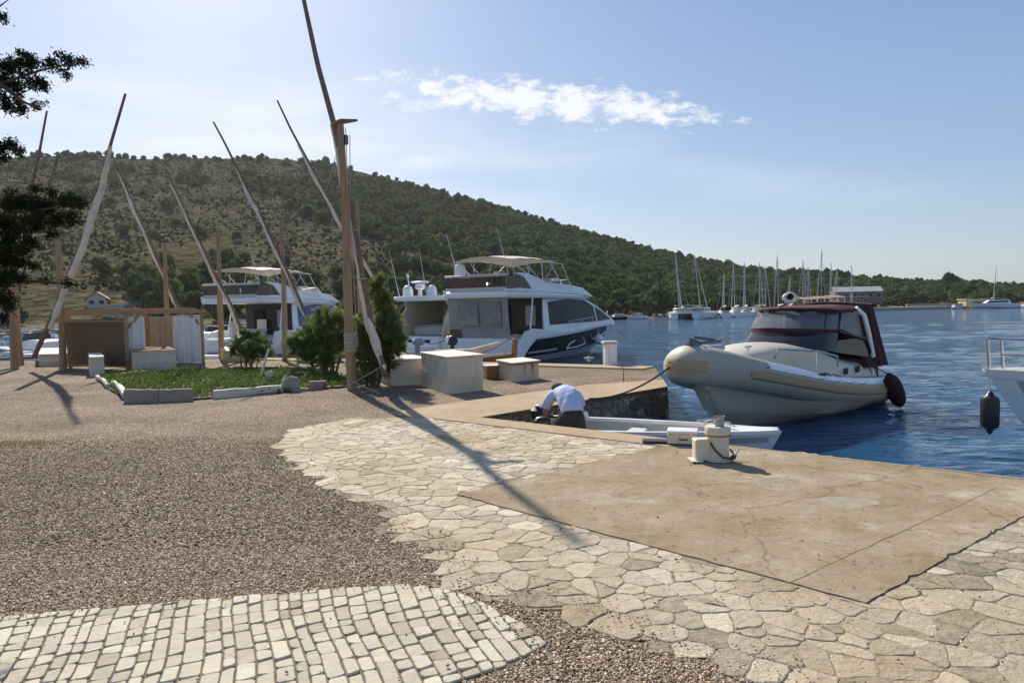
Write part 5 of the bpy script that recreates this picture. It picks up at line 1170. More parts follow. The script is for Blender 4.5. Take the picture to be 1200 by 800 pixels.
# ================================================================== FLYBRIDGE YACHT
def flybridge(name, label, loc, rz, hullmat, winmat, dark_side=True, text=None, sc=1.0, antennas=2, enclosed=True):
    r = thing(name, label, 'yacht', loc, rz); r.scale = (sc,) * 3; L_ = 10.4; h = Hull(L_, 3.6, 1.02, 1.52, .5, 1.25, .93, 2.0, .22, .9, 1.4)
    mb = MB(); h.shell(mb); mb.build('hull', MT['gel'], r, smooth=True, angle=50)
    mb = MB(); h.deck(mb, .03); mb.build('deck', MT['gel'], r)
    for sd_ in (-1, 1):
        if dark_side:
            strip(h, 'dark_hull_panel', MT['navy'], r, .05, .985, .42, .90, sd_, .012, 30, 5, fn=lambda k: (.42, .93 if k > .10 else .42 + 5.1 * k))
            strip(h, 'hull_window', MT['glass'], r, .40, .58, .52, .70, sd_, .022, 10, 2, fn=lambda k: (.50, .50 + .24 * math.sin(PI * (.15 + .85 * k) ** 1.0) + .01))
            # bright outline of the hull window and the forward slash
            for seg_ in ([(.38, .50), (.40, .64), (.44, .70)], [(.38, .50), (.48, .49), (.57, .52)], [(.57, .52), (.55, .62), (.52, .74)], [(.60, .76), (.655, .60), (.70, .60)], [(.70, .60), (.8, .62), (.90, .64)]):
                mb = MB(); mb.tube([h.pt(t, f, sd_, .03) for t, f in seg_], .026, 6); mb.build('hull_trim', MT['gel'], r)
            strip(h, 'side_vent', MT['gel_grey'], r, .10, .30, .52, .58, sd_, .024, 6, 2)
            strip(h, 'boot_stripe', MT['navy'], r, .0, .93, .36, .385, sd_, .010, 24, 2)
        else:
            strip(h, 'hull_stripe', MT['navy'], r, .02, .97, .80, .83, sd_, .010, 24, 2); strip(h, 'hull_stripe', MT['glass'], r, .35, .75, .60, .70, sd_, .010, 14, 2); strip(h, 'boot_stripe', MT['navy'], r, .0, .93, .36, .40, sd_, .010, 24, 2)
    # swim platform + transom
    mb = MB(); mb.box((-.62, 0, .30), (1.3, 3.1, .12), bev=.04); mb.build('swim_platform', MT['gel'], r, smooth=True)
    mb = MB(); mb.box((-.66, 0, .375), (1.15, 2.9, .02)); mb.build('platform_teak', MT['greyfloor'], r)
    mb = MB(); mb.box((.12, 0, .72), (.42, 2.7, .66), bev=.08); mb.build('transom_seat', MT['gel'], r, smooth=True)
    if text: text_mesh('name_lettering', text, .34, MT['spar'], r, (-.10, .35, .72), (PI / 2, 0, -PI / 2), .004)
    # side wings at the stern quarters (the white shoulder running up to the rail)
    for sd_ in (-1, 1):
        mb = MB(); y = 1.62 * sd_; rings = []
        prof = [(-.15, .35), (.55, .35), (1.25, 1.0), (3.3, 1.12), (3.3, 1.20), (1.25, 1.38), (.78, 1.30)]
        mb.loft([[(x, y, z) for x, z in prof], [(x, y + .14 * sd_, z) for x, z in prof]], True, True, True); mb.build('stern_quarter', MT['gel'], r, bevel=.02)
    # saloon
    def side_poly(pts, y, yt, z0, z1):
        return [(x, y + (yt - y) * (z - z0) / (z1 - z0), z) for x, z in pts]
    z0, z1 = 1.0, 2.62; yb, yt = 1.38, 1.16
    prof = [(2.6, 1.0), (8.75, 1.30), (8.55, 1.52), (8.0, 1.80), (7.2, 2.16), (5.9, 2.58), (2.6, 2.62)]
    mb = MB(); mb.loft([side_poly(prof, yb, yt, z0, z1), side_poly(prof, -yb, -yt, z0, z1)], True, True, True); mb.build('saloon', MT['gel'], r, bevel=.03)
    wp = [(3.0, 1.46), (6.9, 1.50), (6.75, 2.18), (6.0, 2.46), (4.6, 2.50), (3.05, 2.38)]
    wq = [(7.02, 1.50), (8.25, 1.56), (7.6, 1.90), (6.88, 2.16)]
    for sd_ in (-1, 1):
        for nm, pp in (('side_window', wp), ('quarter_window', wq)):
            mb = MB(); a = [Vector((x, sd_ * (yb + (yt - yb) * (z - z0) / (z1 - z0) + .012), z)) for x, z in pp]; b_ = [Vector((v.x, v.y - sd_ * .05, v.z)) for v in a]; mb.loft([b_, a], True, True, True); mb.build(nm, winmat, r)
        mb = MB(); mb.tube([(3.9, sd_ * (yb - .06), 1.52), (4.0, sd_ * (yb - .20), 2.44)], .018, 5); mb.build('window_mullion', MT['black'], r)
    mb = MB(); a = [(8.42, .95, 1.64), (8.42, -.95, 1.64), (6.2, -.98, 2.535), (6.2, .98, 2.535)]; n_ = Vector((.38, 0, .93)) * .03; mb.loft([[Vector(p) - n_ for p in a], [Vector(p) + n_ for p in a]], True, True, True); mb.build('windscreen', MT['glass'], r)
    # cockpit: dark interior with doorway, post, overhanging roof
    mb = MB(); mb.box((2.56, 0, 1.76), (.06, 2.5, 1.55)); mb.build('cabin_bulkhead', MT['dark'], r)
    mb = MB(); mb.box((2.50, -.75, 1.85), (.05, .45, .8)); mb.build('door_panel', MT['greycanvas'], r); mb = MB(); mb.box((2.50, .5, 1.8), (.05, .6, .95)); mb.build('door_panel', MT['glass'], r)
    if enclosed:
        mb = MB(); rings = []
        for i in range(13):
            y = 1.38 - 2.76 * i / 12; w_ = .02 * math.sin(i * 2.1); rings.append([(.22 + w_, y, 1.0), (.12 + w_ * 1.4, y, 1.8), (.05 + w_, y, 2.6), (.08 + w_, y, 2.6), (.15 + w_ * 1.4, y, 1.8), (.25 + w_, y, 1.0)])
        mb.loft(rings, True, True, True); mb.build('cockpit_enclosure', MT['greycanvas'], r, smooth=True)
        for k_, y in enumerate((-1.2, -.15, .9)):
            mb = MB(); mb.tube([(.19, y, 1.02), (.09, y, 1.8), (.03, y, 2.58)], .012, 4); mb.build('enclosure_zip', MT['canvas'], r)
        for y0_, y1_ in ((-1.12, -.22), (-.08, .82)):
            mb = MB(); mb.loft([[(.075, y0_, 1.52), (.02, y0_, 2.42), (.02, y1_, 2.42), (.075, y1_, 1.52)], [(.055, y0_, 1.52), (.0, y0_, 2.42), (.0, y1_, 2.42), (.055, y1_, 1.52)]], True, True, True); mb.build('enclosure_window', MT['encl'], r)
        mb = MB(); mb.box((.16, 1.1, 1.2), (.04, .5, .34)); mb.build('enclosure_patch', MT['brownpl'], r)
    else:
        mb = MB(); mb.box((1.2, .9, 1.4), (.3, .25, .75), bev=.04); mb.box((.9, -.4, 1.25), (.6, 1.0, .35), bev=.06); mb.build('cockpit_seat', MT['gel_grey'], r, smooth=True)
        mb = MB(); mb.box((2.3, .2, 1.55), (.04, .5, .55)); mb.build('door_frame', MT['canvas'], r)
    for sd_ in (-1, 1):
        mb = MB(); mb.tube([(1.45, 1.42 * sd_, 1.2), (1.75, 1.36 * sd_, 2.58)], .035, 6); mb.build('roof_post', MT['gel'], r)
    # flybridge deck: slab with overhang, sweeping side fins
    rp = [(-.15, 1.34), (-.05, 1.50), (3.0, 1.55), (5.2, 1.45), (6.6, 1.12), (7.15, .6)]
    poly = rp + [(x, -y) for x, y in rp[::-1]]; mb = MB(); mb.loft([[(x * .99 + .02, y * .97, 2.56 - .02 * x * .3) for x, y in poly], [(x, y, 2.66 - .02 * x * .3) for x, y in poly], [(x, y * .99, 2.74 - .03 * x * .3) for x, y in poly], [(x * .98 + .03, y * .93, 2.79 - .04 * x * .4) for x, y in poly]], True, True, True); mb.build('flybridge_deck', MT['gel'], r, smooth=True, angle=60)
    fp = [(-.1, 2.78), (4.9, 2.72), (6.7, 2.60), (5.6, 2.98), (4.4, 3.08), (2.7, 3.14), (1.6, 3.42), (1.0, 3.48), (.45, 3.46), (1.05, 3.36), (1.55, 2.88), (-.1, 2.86)]
    for sd_ in (-1, 1):
        mb = MB(); mb.loft([[(x, sd_ * (1.50 - .10 * (z - 2.7) - .10 * max(0, x - 4.5)), z) for x, z in fp], [(x, sd_ * (1.38 - .10 * (z - 2.7) - .10 * max(0, x - 4.5)), z) for x, z in fp]], True, True, True); mb.build('fly_side_fin', MT['gel'], r, bevel=.02)
        mb = MB(); mb.loft([[(x, sd_ * 1.43, z) for x, z in ((0.0, 2.9), (1.5, 2.9), (1.15, 3.32), (.1, 3.32))], [(x, sd_ * 1.41, z) for x, z in ((0.0, 2.9), (1.5, 2.9), (1.15, 3.32), (.1, 3.32))]], True, True, True); mb.build('fly_side_panel', MT['brownpl'], r)
    mb = MB(); mb.box((.02, .35, 3.12), (.03, 1.7, .40)); mb.build('fly_aft_panel', MT['brownpl'], r)
    mb = MB(); mb.box((.02, -.98, 3.12), (.03, .78, .40)); mb.build('fly_aft_panel', MT['smoke'], r)
    mb = MB(); mb.box((.0, 0, 2.87), (.08, 2.8, .14), bev=.02); mb.box((.02, 0, 3.38), (.12, 2.9, .10), bev=.03); mb.build('fly_aft_rail', MT['canvas'], r, smooth=True)
    ws = [(3.6, 3.05), (5.3, 3.02), (4.9, 3.34), (3.8, 3.20)]
    mb = MB(); mb.loft([[(x, 1.12, z) for x, z in ws], [(x, -1.12, z) for x, z in ws]], True, True, True); mb.build('fly_windscreen', MT['smoke'] if dark_side else MT['canvas'], r)
    mb = MB(); mb.box((4.4, -.5, 3.15), (.5, .8, .45), bev=.08); mb.build('helm_console', MT['gel'], r, smooth=True)
    mb = MB(); mb.box((3.7, -.5, 3.05), (.35, 1.0, .62), bev=.1); mb.box((2.2, .55, 3.0), (1.3, .9, .35), bev=.08); mb.build('fly_seat', MT['gel_grey'], r, smooth=True)
    # bimini
    mb = MB(); rings = []
    for i in range(11):
        x = .35 + 3.9 * i / 10; zz = 4.02 + .16 * math.sin(PI * (.12 + .8 * i / 10)) - .05 * (i % 2) * .4; rings.append([(x, y, zz - .14 * (y / 1.25) ** 2) for y in np.linspace(-1.25, 1.25, 9)] + [(x, y, zz + .035 - .14 * (y / 1.25) ** 2) for y in np.linspace(1.25, -1.25, 9)])
    mb.loft(rings, True, True, True); mb.build('bimini_top', MT['canvas'], r, smooth=True)
    for sd_ in (-1, 1):
        y = sd_ * 1.22
        for (xa, za, xb, zb) in ((1.6, 3.4, .45, 3.93), (1.6, 3.4, 1.5, 4.0), (2.5, 3.2, 2.6, 4.02), (2.6, 3.18, 3.6, 4.0), (3.9, 3.10, 3.2, 4.0), (4.6, 3.08, 4.1, 3.95), (2.4, 3.2, 1.2, 4.0)): mb = MB(); mb.tube([(xa, y * 1.1, za), (xb, y, zb)], .018, 5); mb.build('bimini_pole', MT['steel'], r)
    # domes, antennas, instruments
    def dome(x, y, z, s_): 
        d = MB(); d.lathe([(s_ * .5, 0), (s_ * .62, s_ * .05), (s_ * .62, s_ * .7), (s_ * .5, s_ * 1.15), (s_ * .25, s_ * 1.36), (.001, s_ * 1.42)], (x, y, z), 18); d.build('satellite_dome', MT['radome'], r, smooth=True)
    dome(.55, 1.15, 3.42, .36) if dark_side else dome(.5, .9, 3.42, .14)
    for k_ in range(antennas):
        mb = MB(); y = 1.3 - 2.4 * k_; mb.tube([(.6, y, 3.4), (.25, y + .25, 5.1)], [.018, .006], 5); mb.build('antenna', MT['radome'], r)
    for (x, y) in ((1.7, .3), (2.4, -.7)): mb = MB(); mb.lathe([(.03, 0), (.03, .1), (.11, .13), (.09, .18), (.001, .2)], (x, y, 3.42 if x < 2 else 3.25), 12); mb.build('instrument_pod', MT['radome'], r, smooth=True)
    # bow rail, fore hatch, anchor, fender holes
    for sd_ in (-1, 1): rail(r, [h.pt(t, 1, sd_, -.08) for t in (.38, .5, .62, .73, .83, .91, .975)], .42, 'guard_rail', r_=.014, mid=True)
    mb = MB(); mb.box((8.9, 0, 1.58), (.9, 1.0, .16), bev=.06); mb.build('sun_pad', MT['gel'], r, smooth=True)
    return r, h
SA = Vector((0.15, 24.5, 0)); thA = math.radians(56); pA = Vector((-math.sin(thA), math.cos(thA), 0)); locA = SA + pA * 1.8; locA.z = WATER
yA, hA = flybridge('flybridge_yacht', 'white flybridge yacht with a black hull panel and beige bimini, moored at the mole', locA, thA, None, MT['glass'])
yA.scale = (1.06, 1, 1)
wA = lambda x, y, z: Matrix.Translation(locA) @ Matrix.Rotation(thA, 4, 'Z') @ Vector((x * 1.06, y, z))
p = hA.pt(.70, .56, -1, .2); c = wA(p.x, p.y, p.z); mb = MB(); mb.ball((0, 0, 0), .24, 16); mb.tube([(0, 0, .2), (0, 0, .3)], .04, 8); mb.tube([(0, 0, .3), (-.05, .1, .95)], .01, 4); o = mb.build('ball_fender', MT['radome'], smooth=True); o.location = c; tag(o, 'round white fender hanging on the black side of the flybridge yacht', 'fender')
# yacht on the left, behind the masts
SB = gp(318, 405, WATER); SB = Vector(((312 - 600) / 800 * 29.0, 29.0, 0)); thB = math.radians(72); locB = SB + Vector((-math.sin(thB), math.cos(thB), 0)) * 1.8; locB.z = WATER
yB, hB = flybridge('flybridge_yacht', 'white flybridge yacht with blue mesh windows, seen behind the masts left of the tall shrub', locB, thB, None, MT['blueglass'], False, 'Ferr', 1.0, 2, False)

# ================================================================== OLDER HARDTOP YACHT beside the flybridge yacht
locC = locA + pA * 3.7 + Vector((math.cos(thA), math.sin(thA), 0)) * 1.0; locC.z = WATER; r = thing('hardtop_yacht', 'older white motor yacht with arched side windows and radar domes, left of the flybridge yacht', 'yacht', locC, thA)
h = Hull(9.5, 3.3, .95, 1.4, .4, 1.2, .92, 2.0, .2, .9); mb = MB(); h.shell(mb); mb.build('hull', MT['gel'], r, smooth=True, angle=50); mb = MB(); h.deck(mb, .03); mb.build('deck', MT['gel'], r)
mb = MB(); mb.box((-.5, 0, .28), (1.1, 2.8, .12), bev=.04); mb.build('swim_platform', MT['gel'], r, smooth=True)
mb = MB(); mb.box((.1, 0, .75), (.5, 2.6, .6), bev=.15); mb.build('transom_seat', MT['gel'], r, smooth=True)
mb = MB(); mb.box((-.16, -.1, .86), (.04, 1.2, .12)); mb.build('transom_recess', MT['navy'], r)
mb = MB(); prof = [(-.1, 1.0), (.15, 1.75), (.55, 2.25), (.35, 2.55), (4.6, 2.6), (7.6, 1.35), (7.6, 1.0)]
mb.loft([[(x, 1.35 - .1 * (z - 1), z) for x, z in prof], [(x, 1.27 - .1 * (z - 1), z) for x, z in prof]], True, True, True); mb.build('cabin_side', MT['cream'], r)
mb = MB(); mb.loft([[(x, -1.35 + .1 * (z - 1), z) for x, z in prof], [(x, -1.27 + .1 * (z - 1), z) for x, z in prof]], True, True, True); mb.build('cabin_side', MT['cream'], r)
# arched windows with a pale interior behind
for sd_ in (-1, 1):
    mb = MB(); a = []
    for k in range(13): q = k / 12; a.append((.75 + 3.1 * q, sd_ * 1.29, 1.62 + .62 * math.sin(PI * (q * .75 + .02)) ** .8))
    a.append((3.85, sd_ * 1.29, 1.5)); mb.loft([a, [(x, y - .015 * sd_, z) for x, y, z in a]], True, True, True); o = mb.build('arched_window', MT['smoke'], r); o.scale = (1, 1.035, 1)
mb = MB(); mb.box((3.0, 0, 1.7), (.1, 2.4, 1.5)); mb.build('cabin_bulkhead', MT['canvas'], r)
mb = MB(); mb.box((1.6, .2, 1.25), (1.6, 1.8, .5), bev=.1); mb.build('cockpit_sofa', MT['gel_grey'], r, smooth=True)
mb = MB(); po = [(-.45, .9), (-.1, 1.42), (4.5, 1.36), (5.0, .8), (5.0, -.8), (4.5, -1.36), (-.1, -1.42), (-.45, -.9)]; mb.loft([[(x, y * .96, 2.52) for x, y in po], [(x, y, 2.6) for x, y in po], [(x * .98, y * .9, 2.72) for x, y in po]], True, True, True); mb.build('hardtop', MT['gel'], r, smooth=True, angle=60)
mb = MB(); mb.box((5.9, 0, 2.05), (2.3, 2.1, .04), ry=.42); mb.build('windscreen', MT['glass'], r)
def dome2(x, y, z, s_): d = MB(); d.lathe([(s_ * .5, 0), (s_ * .62, s_ * .05), (s_ * .62, s_ * .7), (s_ * .5, s_ * 1.1), (s_ * .25, s_ * 1.3), (.001, s_ * 1.35)], (x, y, z), 18); return d.build('satellite_dome', MT['radome'], r, smooth=True)
dome2(.45, 1.0, 2.72, .36); dome2(.45, -.35, 2.72, .34)
mb = MB(); mb.lathe([(.1, 2.7), (.08, 3.0), (.2, 3.05), (.2, 3.22), (.05, 3.25)], (.5, .35, 0), 14); mb.box((.5, .35, 3.32), (.12, .95, .09), bev=.03); mb.build('radar', MT['radome'], r, smooth=True)
mb = MB(); mb.tube([(.5, .95, 3.1), (.45, .98, 3.55)], .03, 6); mb.ball((.45, .98, 3.6), .07, 8); mb.build('light_mast', MT['radome'], r)
for (y, lean) in ((1.35, .35), (-.2, .2)): mb = MB(); mb.tube([(.3, y, 2.7), (.1, y + lean, 4.7)], [.016, .006], 5); mb.build('antenna', MT['radome'], r)

# ================================================================== WOODEN BOAT AND SMALL BOATS at the mole's far side
def small_boat(name, label, loc, rz, L_, B_, z0, z1, outer, inner, cat='boat', stripe=None, draft=.2, wall=.05, rake=.5, floor=.12, tr=.8, seats=((.35,), (.65,)), engine=False, foredeck=None, p=2.0, gun=None):
    r = thing(name, label, cat, loc, rz); h = Hull(L_, B_, z0, z1, draft, rake, tr, p, .08, .82, 1.5)
    mb = MB(); h.shell(mb); mb.build('hull', outer, r, smooth=True, angle=50)
    h2 = Hull(L_ - wall, B_ - 2 * wall, z0, z1, draft - .04, rake, tr, p, .1, .82, 1.5); mb = MB(); rings = []
    for i in range(25):
        t = (i / 24) ** .85 * .985; rings.append([h2.pt(t, f, 1) + Vector((wall * .6, 0, .0)) for f in (1, .7, .4)] + [Vector((h2.pt(t, .35).x + wall * .6, 0, max(h2.pt(t, .35).z - .02, floor)))] + [h2.pt(t, f, -1) + Vector((wall * .6, 0, 0)) for f in (.4, .7, 1)])
    mb.loft(rings, False, True, True); mb.build('inner_liner', inner, r, smooth=True, angle=50)
    mb = MB(); 
    for sd_ in (-1, 1):
        rg = []
        for i in range(25):
            t = (i / 24) ** .85 * .99; a = h.pt(t, 1, sd_, .015); b_ = h2.pt(t, 1, sd_, -.02) + Vector((wall * .6, 0, 0)); rg.append([a + Vector((0, 0, -.03)), a + Vector((0, 0, .02)), b_ + Vector((0, 0, .02)), b_ + Vector((0, 0, -.03))])
        mb.loft(rg, True, True, True)
    mb.build('gunwale', gun or outer, r, smooth=True)
    for (t,) in seats:
        a, b_ = h2.pt(t, .8, 1), h2.pt(t, .8, -1); mb = MB(); mb.box(((a.x + wall), 0, a.z), (.24, (a.y - b_.y), .04)); mb.build('thwart', inner, r)
    if foredeck:
        mb = MB(); rings = []
        for i in range(9):
            t = foredeck + (.985 - foredeck) * i / 8; a = h.pt(t, 1, 1, -.01); b_ = h.pt(t, 1, -1, -.01); rings.append([a + Vector((0, 0, .015)), (a + b_) / 2 + Vector((0, 0, .05)), b_ + Vector((0, 0, .015))])
        mb.loft(rings, False); mb.build('foredeck', outer, r, smooth=True)
    return r, h
# dinghy under the quay edge
dl0, dl1 = Vector((.42, 10.32, WATER)), Vector((3.5, 8.82, WATER)); dv = dl1 - dl0
dR, dH = small_boat('rowing_dinghy', 'open white dinghy lying along the front quay with its bow towards the bollard', dl0, math.atan2(dv.y, dv.x), dv.length, 1.25, .44, .53, MT['gel'], MT['chalk'], 'dinghy', seats=((.05,), (.42,)), foredeck=.74, rake=.45, tr=.88, p=1.35, floor=.05)
dM = Matrix.Translation(dl0) @ Matrix.Rotation(math.atan2(dv.y, dv.x), 4, 'Z')
for sd_ in (-1, 1): strip(dH, 'rub_strip', MT['gel_grey'], dR, .0, .97, .72, .86, sd_, .012, 20, 2)
mb = MB(); mb.tube([(2.45, 0, .56), (2.45, 0, .63)], .03, 6); mb.tube([(2.35, -.1, .62), (2.55, .1, .62)], .02, 6); mb.tube([(2.5, .12, .57), (2.75, .16, .58), (2.6, -.1, .585), (2.85, -.14, .58), (2.55, .05, .60)], .012, 5); mb.build('bow_cleat', MT['steel'], dR)
# outboard motor at its stern
r = thing('outboard_motor', 'black outboard motor with its cowl off at the stern of the dinghy', 'motor', dM @ Vector((-.10, .22, .42)), math.atan2(dv.y, dv.x))
mb = MB(); mb.box((0, 0, .12), (.30, .22, .20), bev=.05); mb.build('engine_block', MT['black'], r, smooth=True); mb = MB(); mb.lathe([(.09, .22), (.10, .25), (.03, .27)], (0, 0, 0), 14); mb.build('flywheel', MT['steel'], r)
mb = MB(); mb.box((-.04, 0, -.30), (.14, .07, .62), bev=.02); mb.box((.08, 0, -.05), (.12, .16, .2), bev=.02); mb.build('motor_leg', MT['black'], r); mb = MB(); mb.tube([(.1, 0, .06), (.45, -.05, .12)], .02, 8); mb.build('tiller', MT['black'], r)
mb = MB(); mb.box((0, 0, .06), (.22, .12, .12), bev=.02, rz=.4); mb.tube([(-.06, .0, .12), (0, 0, .16), (.06, 0, .12)], .01, 5); o = mb.build('fuel_can', MT['gel'], bevel=0); o.location = dM @ Vector((.38, -.42, .10)); tag(o, 'small white fuel can in the dinghy beside the crouching person', 'fuel can')
c = dM @ Vector((.15, -.1, .46)); mb = MB(); mb.ball((0, 0, 0), .10, 9, (1.3, .9, .6)); o = mb.build('tool_bag', MT['black'], smooth=True); o.location = gp(636, 492, -.02) ; tag(o, 'crumpled black bag at the left of the crouching person', 'bag')

# traditional wooden boat beyond the mole
w0, w1 = at(498, 411, 21.8), at(601, 400, 20.6); w0.z = WATER; w1.z = WATER
wr, wh = small_boat('wooden_boat', 'varnished wooden boat with a tall orange-brown stem post between the blocks and the yacht', w0, math.atan2(w1.y - w0.y, w1.x - w0.x), (w1 - w0).length, 1.35, .60, .80, MT['boatwood'], MT['boatwood'], 'boat', seats=((.3,), (.6,)), rake=.25, tr=.7, p=2.6, gun=MT['chalk'])
mb = MB(); Lw = (w1 - w0).length; mb.box((Lw + .02, 0, .62), (.16, .12, 1.25), ry=.10, bev=.02); mb.build('stem_post', MT['boatwood'], wr)
mb = MB(); mb.tube([(.3, .1, .82), (1.6, .15, .84), (2.6, .1, 1.12)], [.06, .09, .04], 9); mb.build('furled_sail', MT['sail'], wr, smooth=True)
r = thing('outboard_motor', 'dark outboard motor with a white cap behind the wooden boat', 'motor', at(530, 399, 22.2)); mb = MB(); mb.ball((0, 0, 0), .17, 12, (1.1, .8, 1)); mb.box((0, 0, -.35), (.12, .1, .6)); mb.build('motor_cowl', MT['black'], r, smooth=True); mb = MB(); mb.ball((-.13, 0, .03), .12, 10, (.8, .9, 1.1)); mb.build('motor_cap', MT['radome'], r, smooth=True)
# white tender in front of the hardtop yacht
w0, w1 = at(478, 418, 22.4), at(560, 417, 21.3); w0.z = w1.z = WATER + .12
tr_, th_ = small_boat('white_tender', 'worn white tender lying across the sterns of the two yachts', w1, math.atan2(w0.y - w1.y, w0.x - w1.x), (w0 - w1).length + .4, 1.3, .42, .66, MT['chalk'], MT['chalk'], 'tender', seats=((.4,),), rake=.6, p=1.8)
mb = MB(); mb.box((0, 0, .02), (.42, .26, .24), bev=.08); mb.box((-.03, 0, -.22), (.16, .12, .3), bev=.03); mb.tube([(.1, 0, 0), (.5, .1, -.06), (1.3, .1, .14)], .022, 6); o = mb.build('covered_motor', mat('blue_grey_cover', (.20, .26, .36), .7, .2, 6, bump=.5, bscale=8), smooth=True); o.location = at(490, 401, 22.6); tag(o, 'blue grey covered motor on the white tender', 'motor cover')
# shrouded rope lines on the wooden boat
mb = MB(); a, b_ = at(553, 417, 21.3), at(606, 392, 20.8); mb.tube([a, (a + b_) / 2 - Vector((0, 0, .1)), b_], .02, 6); o = mb.build('mooring_rope', MT['rope']); tag(o, 'pale rope running up to the stem post of the wooden boat', 'rope')

# boats at the left edge, beyond the quay
def runabout(label, u, v, Y, rz, L_=5.2, B_=2.0, cover=None, name='motor_boat'):
    c = at(u, v, Y); c.z = WATER; r = thing(name, label, 'motor boat', c, rz); h = Hull(L_, B_, .62, .85, .25, .9, .9, 2, .1, .86)
    mb = MB(); h.shell(mb); mb.build('hull', MT['gel'], r, smooth=True, angle=50); mb = MB(); h.deck(mb, .03); mb.build('deck', MT['gel'], r)
    for s_ in (-1, 1): strip(h, 'hull_stripe', MT['navy'], r, .02, .96, .80, .86, s_, .01, 20, 2)
    mb = MB(); prof = [(L_ * .30, .66), (L_ * .72, .80), (L_ * .60, 1.02), (L_ * .46, 1.14), (L_ * .30, 1.1)]; mb.loft([[(x, .62, z) for x, z in prof], [(x, -.62, z) for x, z in prof]], True, True, True); mb.build('cabin', MT['gel'], r, bevel=.03)
    mb = MB(); mb.loft([[(L_ * .47, y, 1.12), (L_ * .60, y, 1.0), (L_ * .50, y * .9, 1.42)] for y in (.6, -.6)], True, True, True); mb.build('windscreen', MT['smoke'], r)
    mb = MB(); mb.box((L_ * .14, 0, .68), (.7, 1.2, .12), bev=.03); mb.build('cockpit_seat', cover or MT['gel_grey'], r); rail(r, [h.pt(t, 1, 1, -.06) for t in (.6, .75, .9, .98)], .25, r_=.01); rail(r, [h.pt(t, 1, -1, -.06) for t in (.6, .75, .9, .98)], .25, r_=.01)
    mb = MB(); mb.box((-.2, 0, .62), (.34, .36, .5), bev=.08); mb.box((-.16, 0, .1), (.14, .12, .7)); mb.build('outboard', MT['gel_grey'], r, smooth=True); return r
runabout('white motor boat at the left edge behind the two close masts', -5, 420, 27.5, .25)
runabout('white motor boat moored behind the low wall left of the pergola', 95, 412, 29.5, 2.9, 4.6)
runabout('white motor boat seen in the gap between pergola and mast', 268, 405, 31.0, 1.9, 6.2, 2.3)
runabout('white cabin boat behind the pergola with a dark stripe', 226, 398, 34.0, 1.6, 6.5, 2.5)
def slim_arch():
    pass

# ================================================================== RIGID INFLATABLE
S0 = Vector((7.62, 15.72, WATER)); hd = math.atan2(-.656, -.755); RL = 6.05
r = thing('inflatable_cruiser', 'cream inflatable-collar cabin boat with maroon canopy moored bow-to the mole', 'boat', S0, hd); rib = r; r.location = S0; 
def tw(x): return 1.12 * max(0.0, 1 - (max(0, x - 2.9) / 3.06) ** 2.3) ** .62
def tzc(x): return .34 + .80 * (x / 5.9) ** 2.1
def trd(x): return .27 + .03 * (x / 6) + .045 * max(0, (x - 5) / 1) - .13 * max(0, (.45 - x) / .45) ** 1.5
path = []
for k in range(0, 27): x = 5.96 * (1 - (1 - k / 26) ** 1.6); path.append((x, tw(x)))
pl = [(x, y) for x, y in path] + [(x, -y) for x, y in path[::-1][1:]]
pts = [Vector((x, y, tzc(x))) for x, y in pl]
def rtube(mb, a0=None, a1=None, off=0.0, i0=0, i1=None, na=20):
    i1 = len(pts) if i1 is None else i1; rings = []
    for i in range(i0, i1):
        p = pts[i]; t = (pts[min(i + 1, len(pts) - 1)] - pts[max(i - 1, 0)]).normalized(); out = Vector((-t.y, t.x, 0)).normalized()
        if out.dot(Vector((p.x - 2.6, p.y, 0))) < 0: out = -out
        up = Vector((0, 0, 1)); R = trd(p.x) + off
        if a0 is None: rings.append([p + out * math.cos(2 * PI * j / na) * R + up * math.sin(2 * PI * j / na) * R for j in range(na)])
        else: rings.append([p + out * math.cos(a0 + (a1 - a0) * j / na) * R + up * math.sin(a0 + (a1 - a0) * j / na) * R for j in range(na + 1)])
    mb.loft(rings, a0 is None, a0 is None, a0 is None)
mb = MB(); rtube(mb); mb.build('inflatable_collar', MT['tube'], r, smooth=True)
nP = len(pts)
D = math.radians
for (nm, m_, a0, a1, i0, i1, off) in (('tan_strake', MT['tan'], -6, 12, 1, nP // 2 - 5, .014), ('tan_strake', MT['tan'], -6, 12, nP // 2 + 6, nP - 1, .014), ('dark_pinstripe', MT['black'], -13, -10.5, 1, nP // 2 - 5, .008), ('dark_pinstripe', MT['black'], -13, -10.5, nP // 2 + 6, nP - 1, .008), ('upper_strake', MT['tan'], 16, 19, 1, nP // 2 - 6, .008),
                                      ('bow_pad', MT['tan'], -16, -9, nP // 2 - 2, nP // 2 + 3, .012), ('bow_pad', MT['tan'], -3, 4, nP // 2 - 2, nP // 2 + 3, .012), ('bow_pad', MT['tan'], 10, 17, nP // 2 - 2, nP // 2 + 3, .012), ('white_band', MT['gel'], 30, 62, 2, nP // 2 - 7, .006), ('white_band', MT['gel'], 30, 62, nP // 2 + 7, nP - 2, .006)):
    mb = MB(); rtube(mb, D(a0), D(a1), off, i0, i1, 4); mb.build(nm, m_, r, smooth=True)
mb = MB(); mb.ball(tuple(pts[0] + Vector((-.0, 0, 0))), .16, 12); mb.ball(tuple(pts[-1]), .16, 12); mb.build('tube_end_cone', MT['tube'], r, smooth=True)
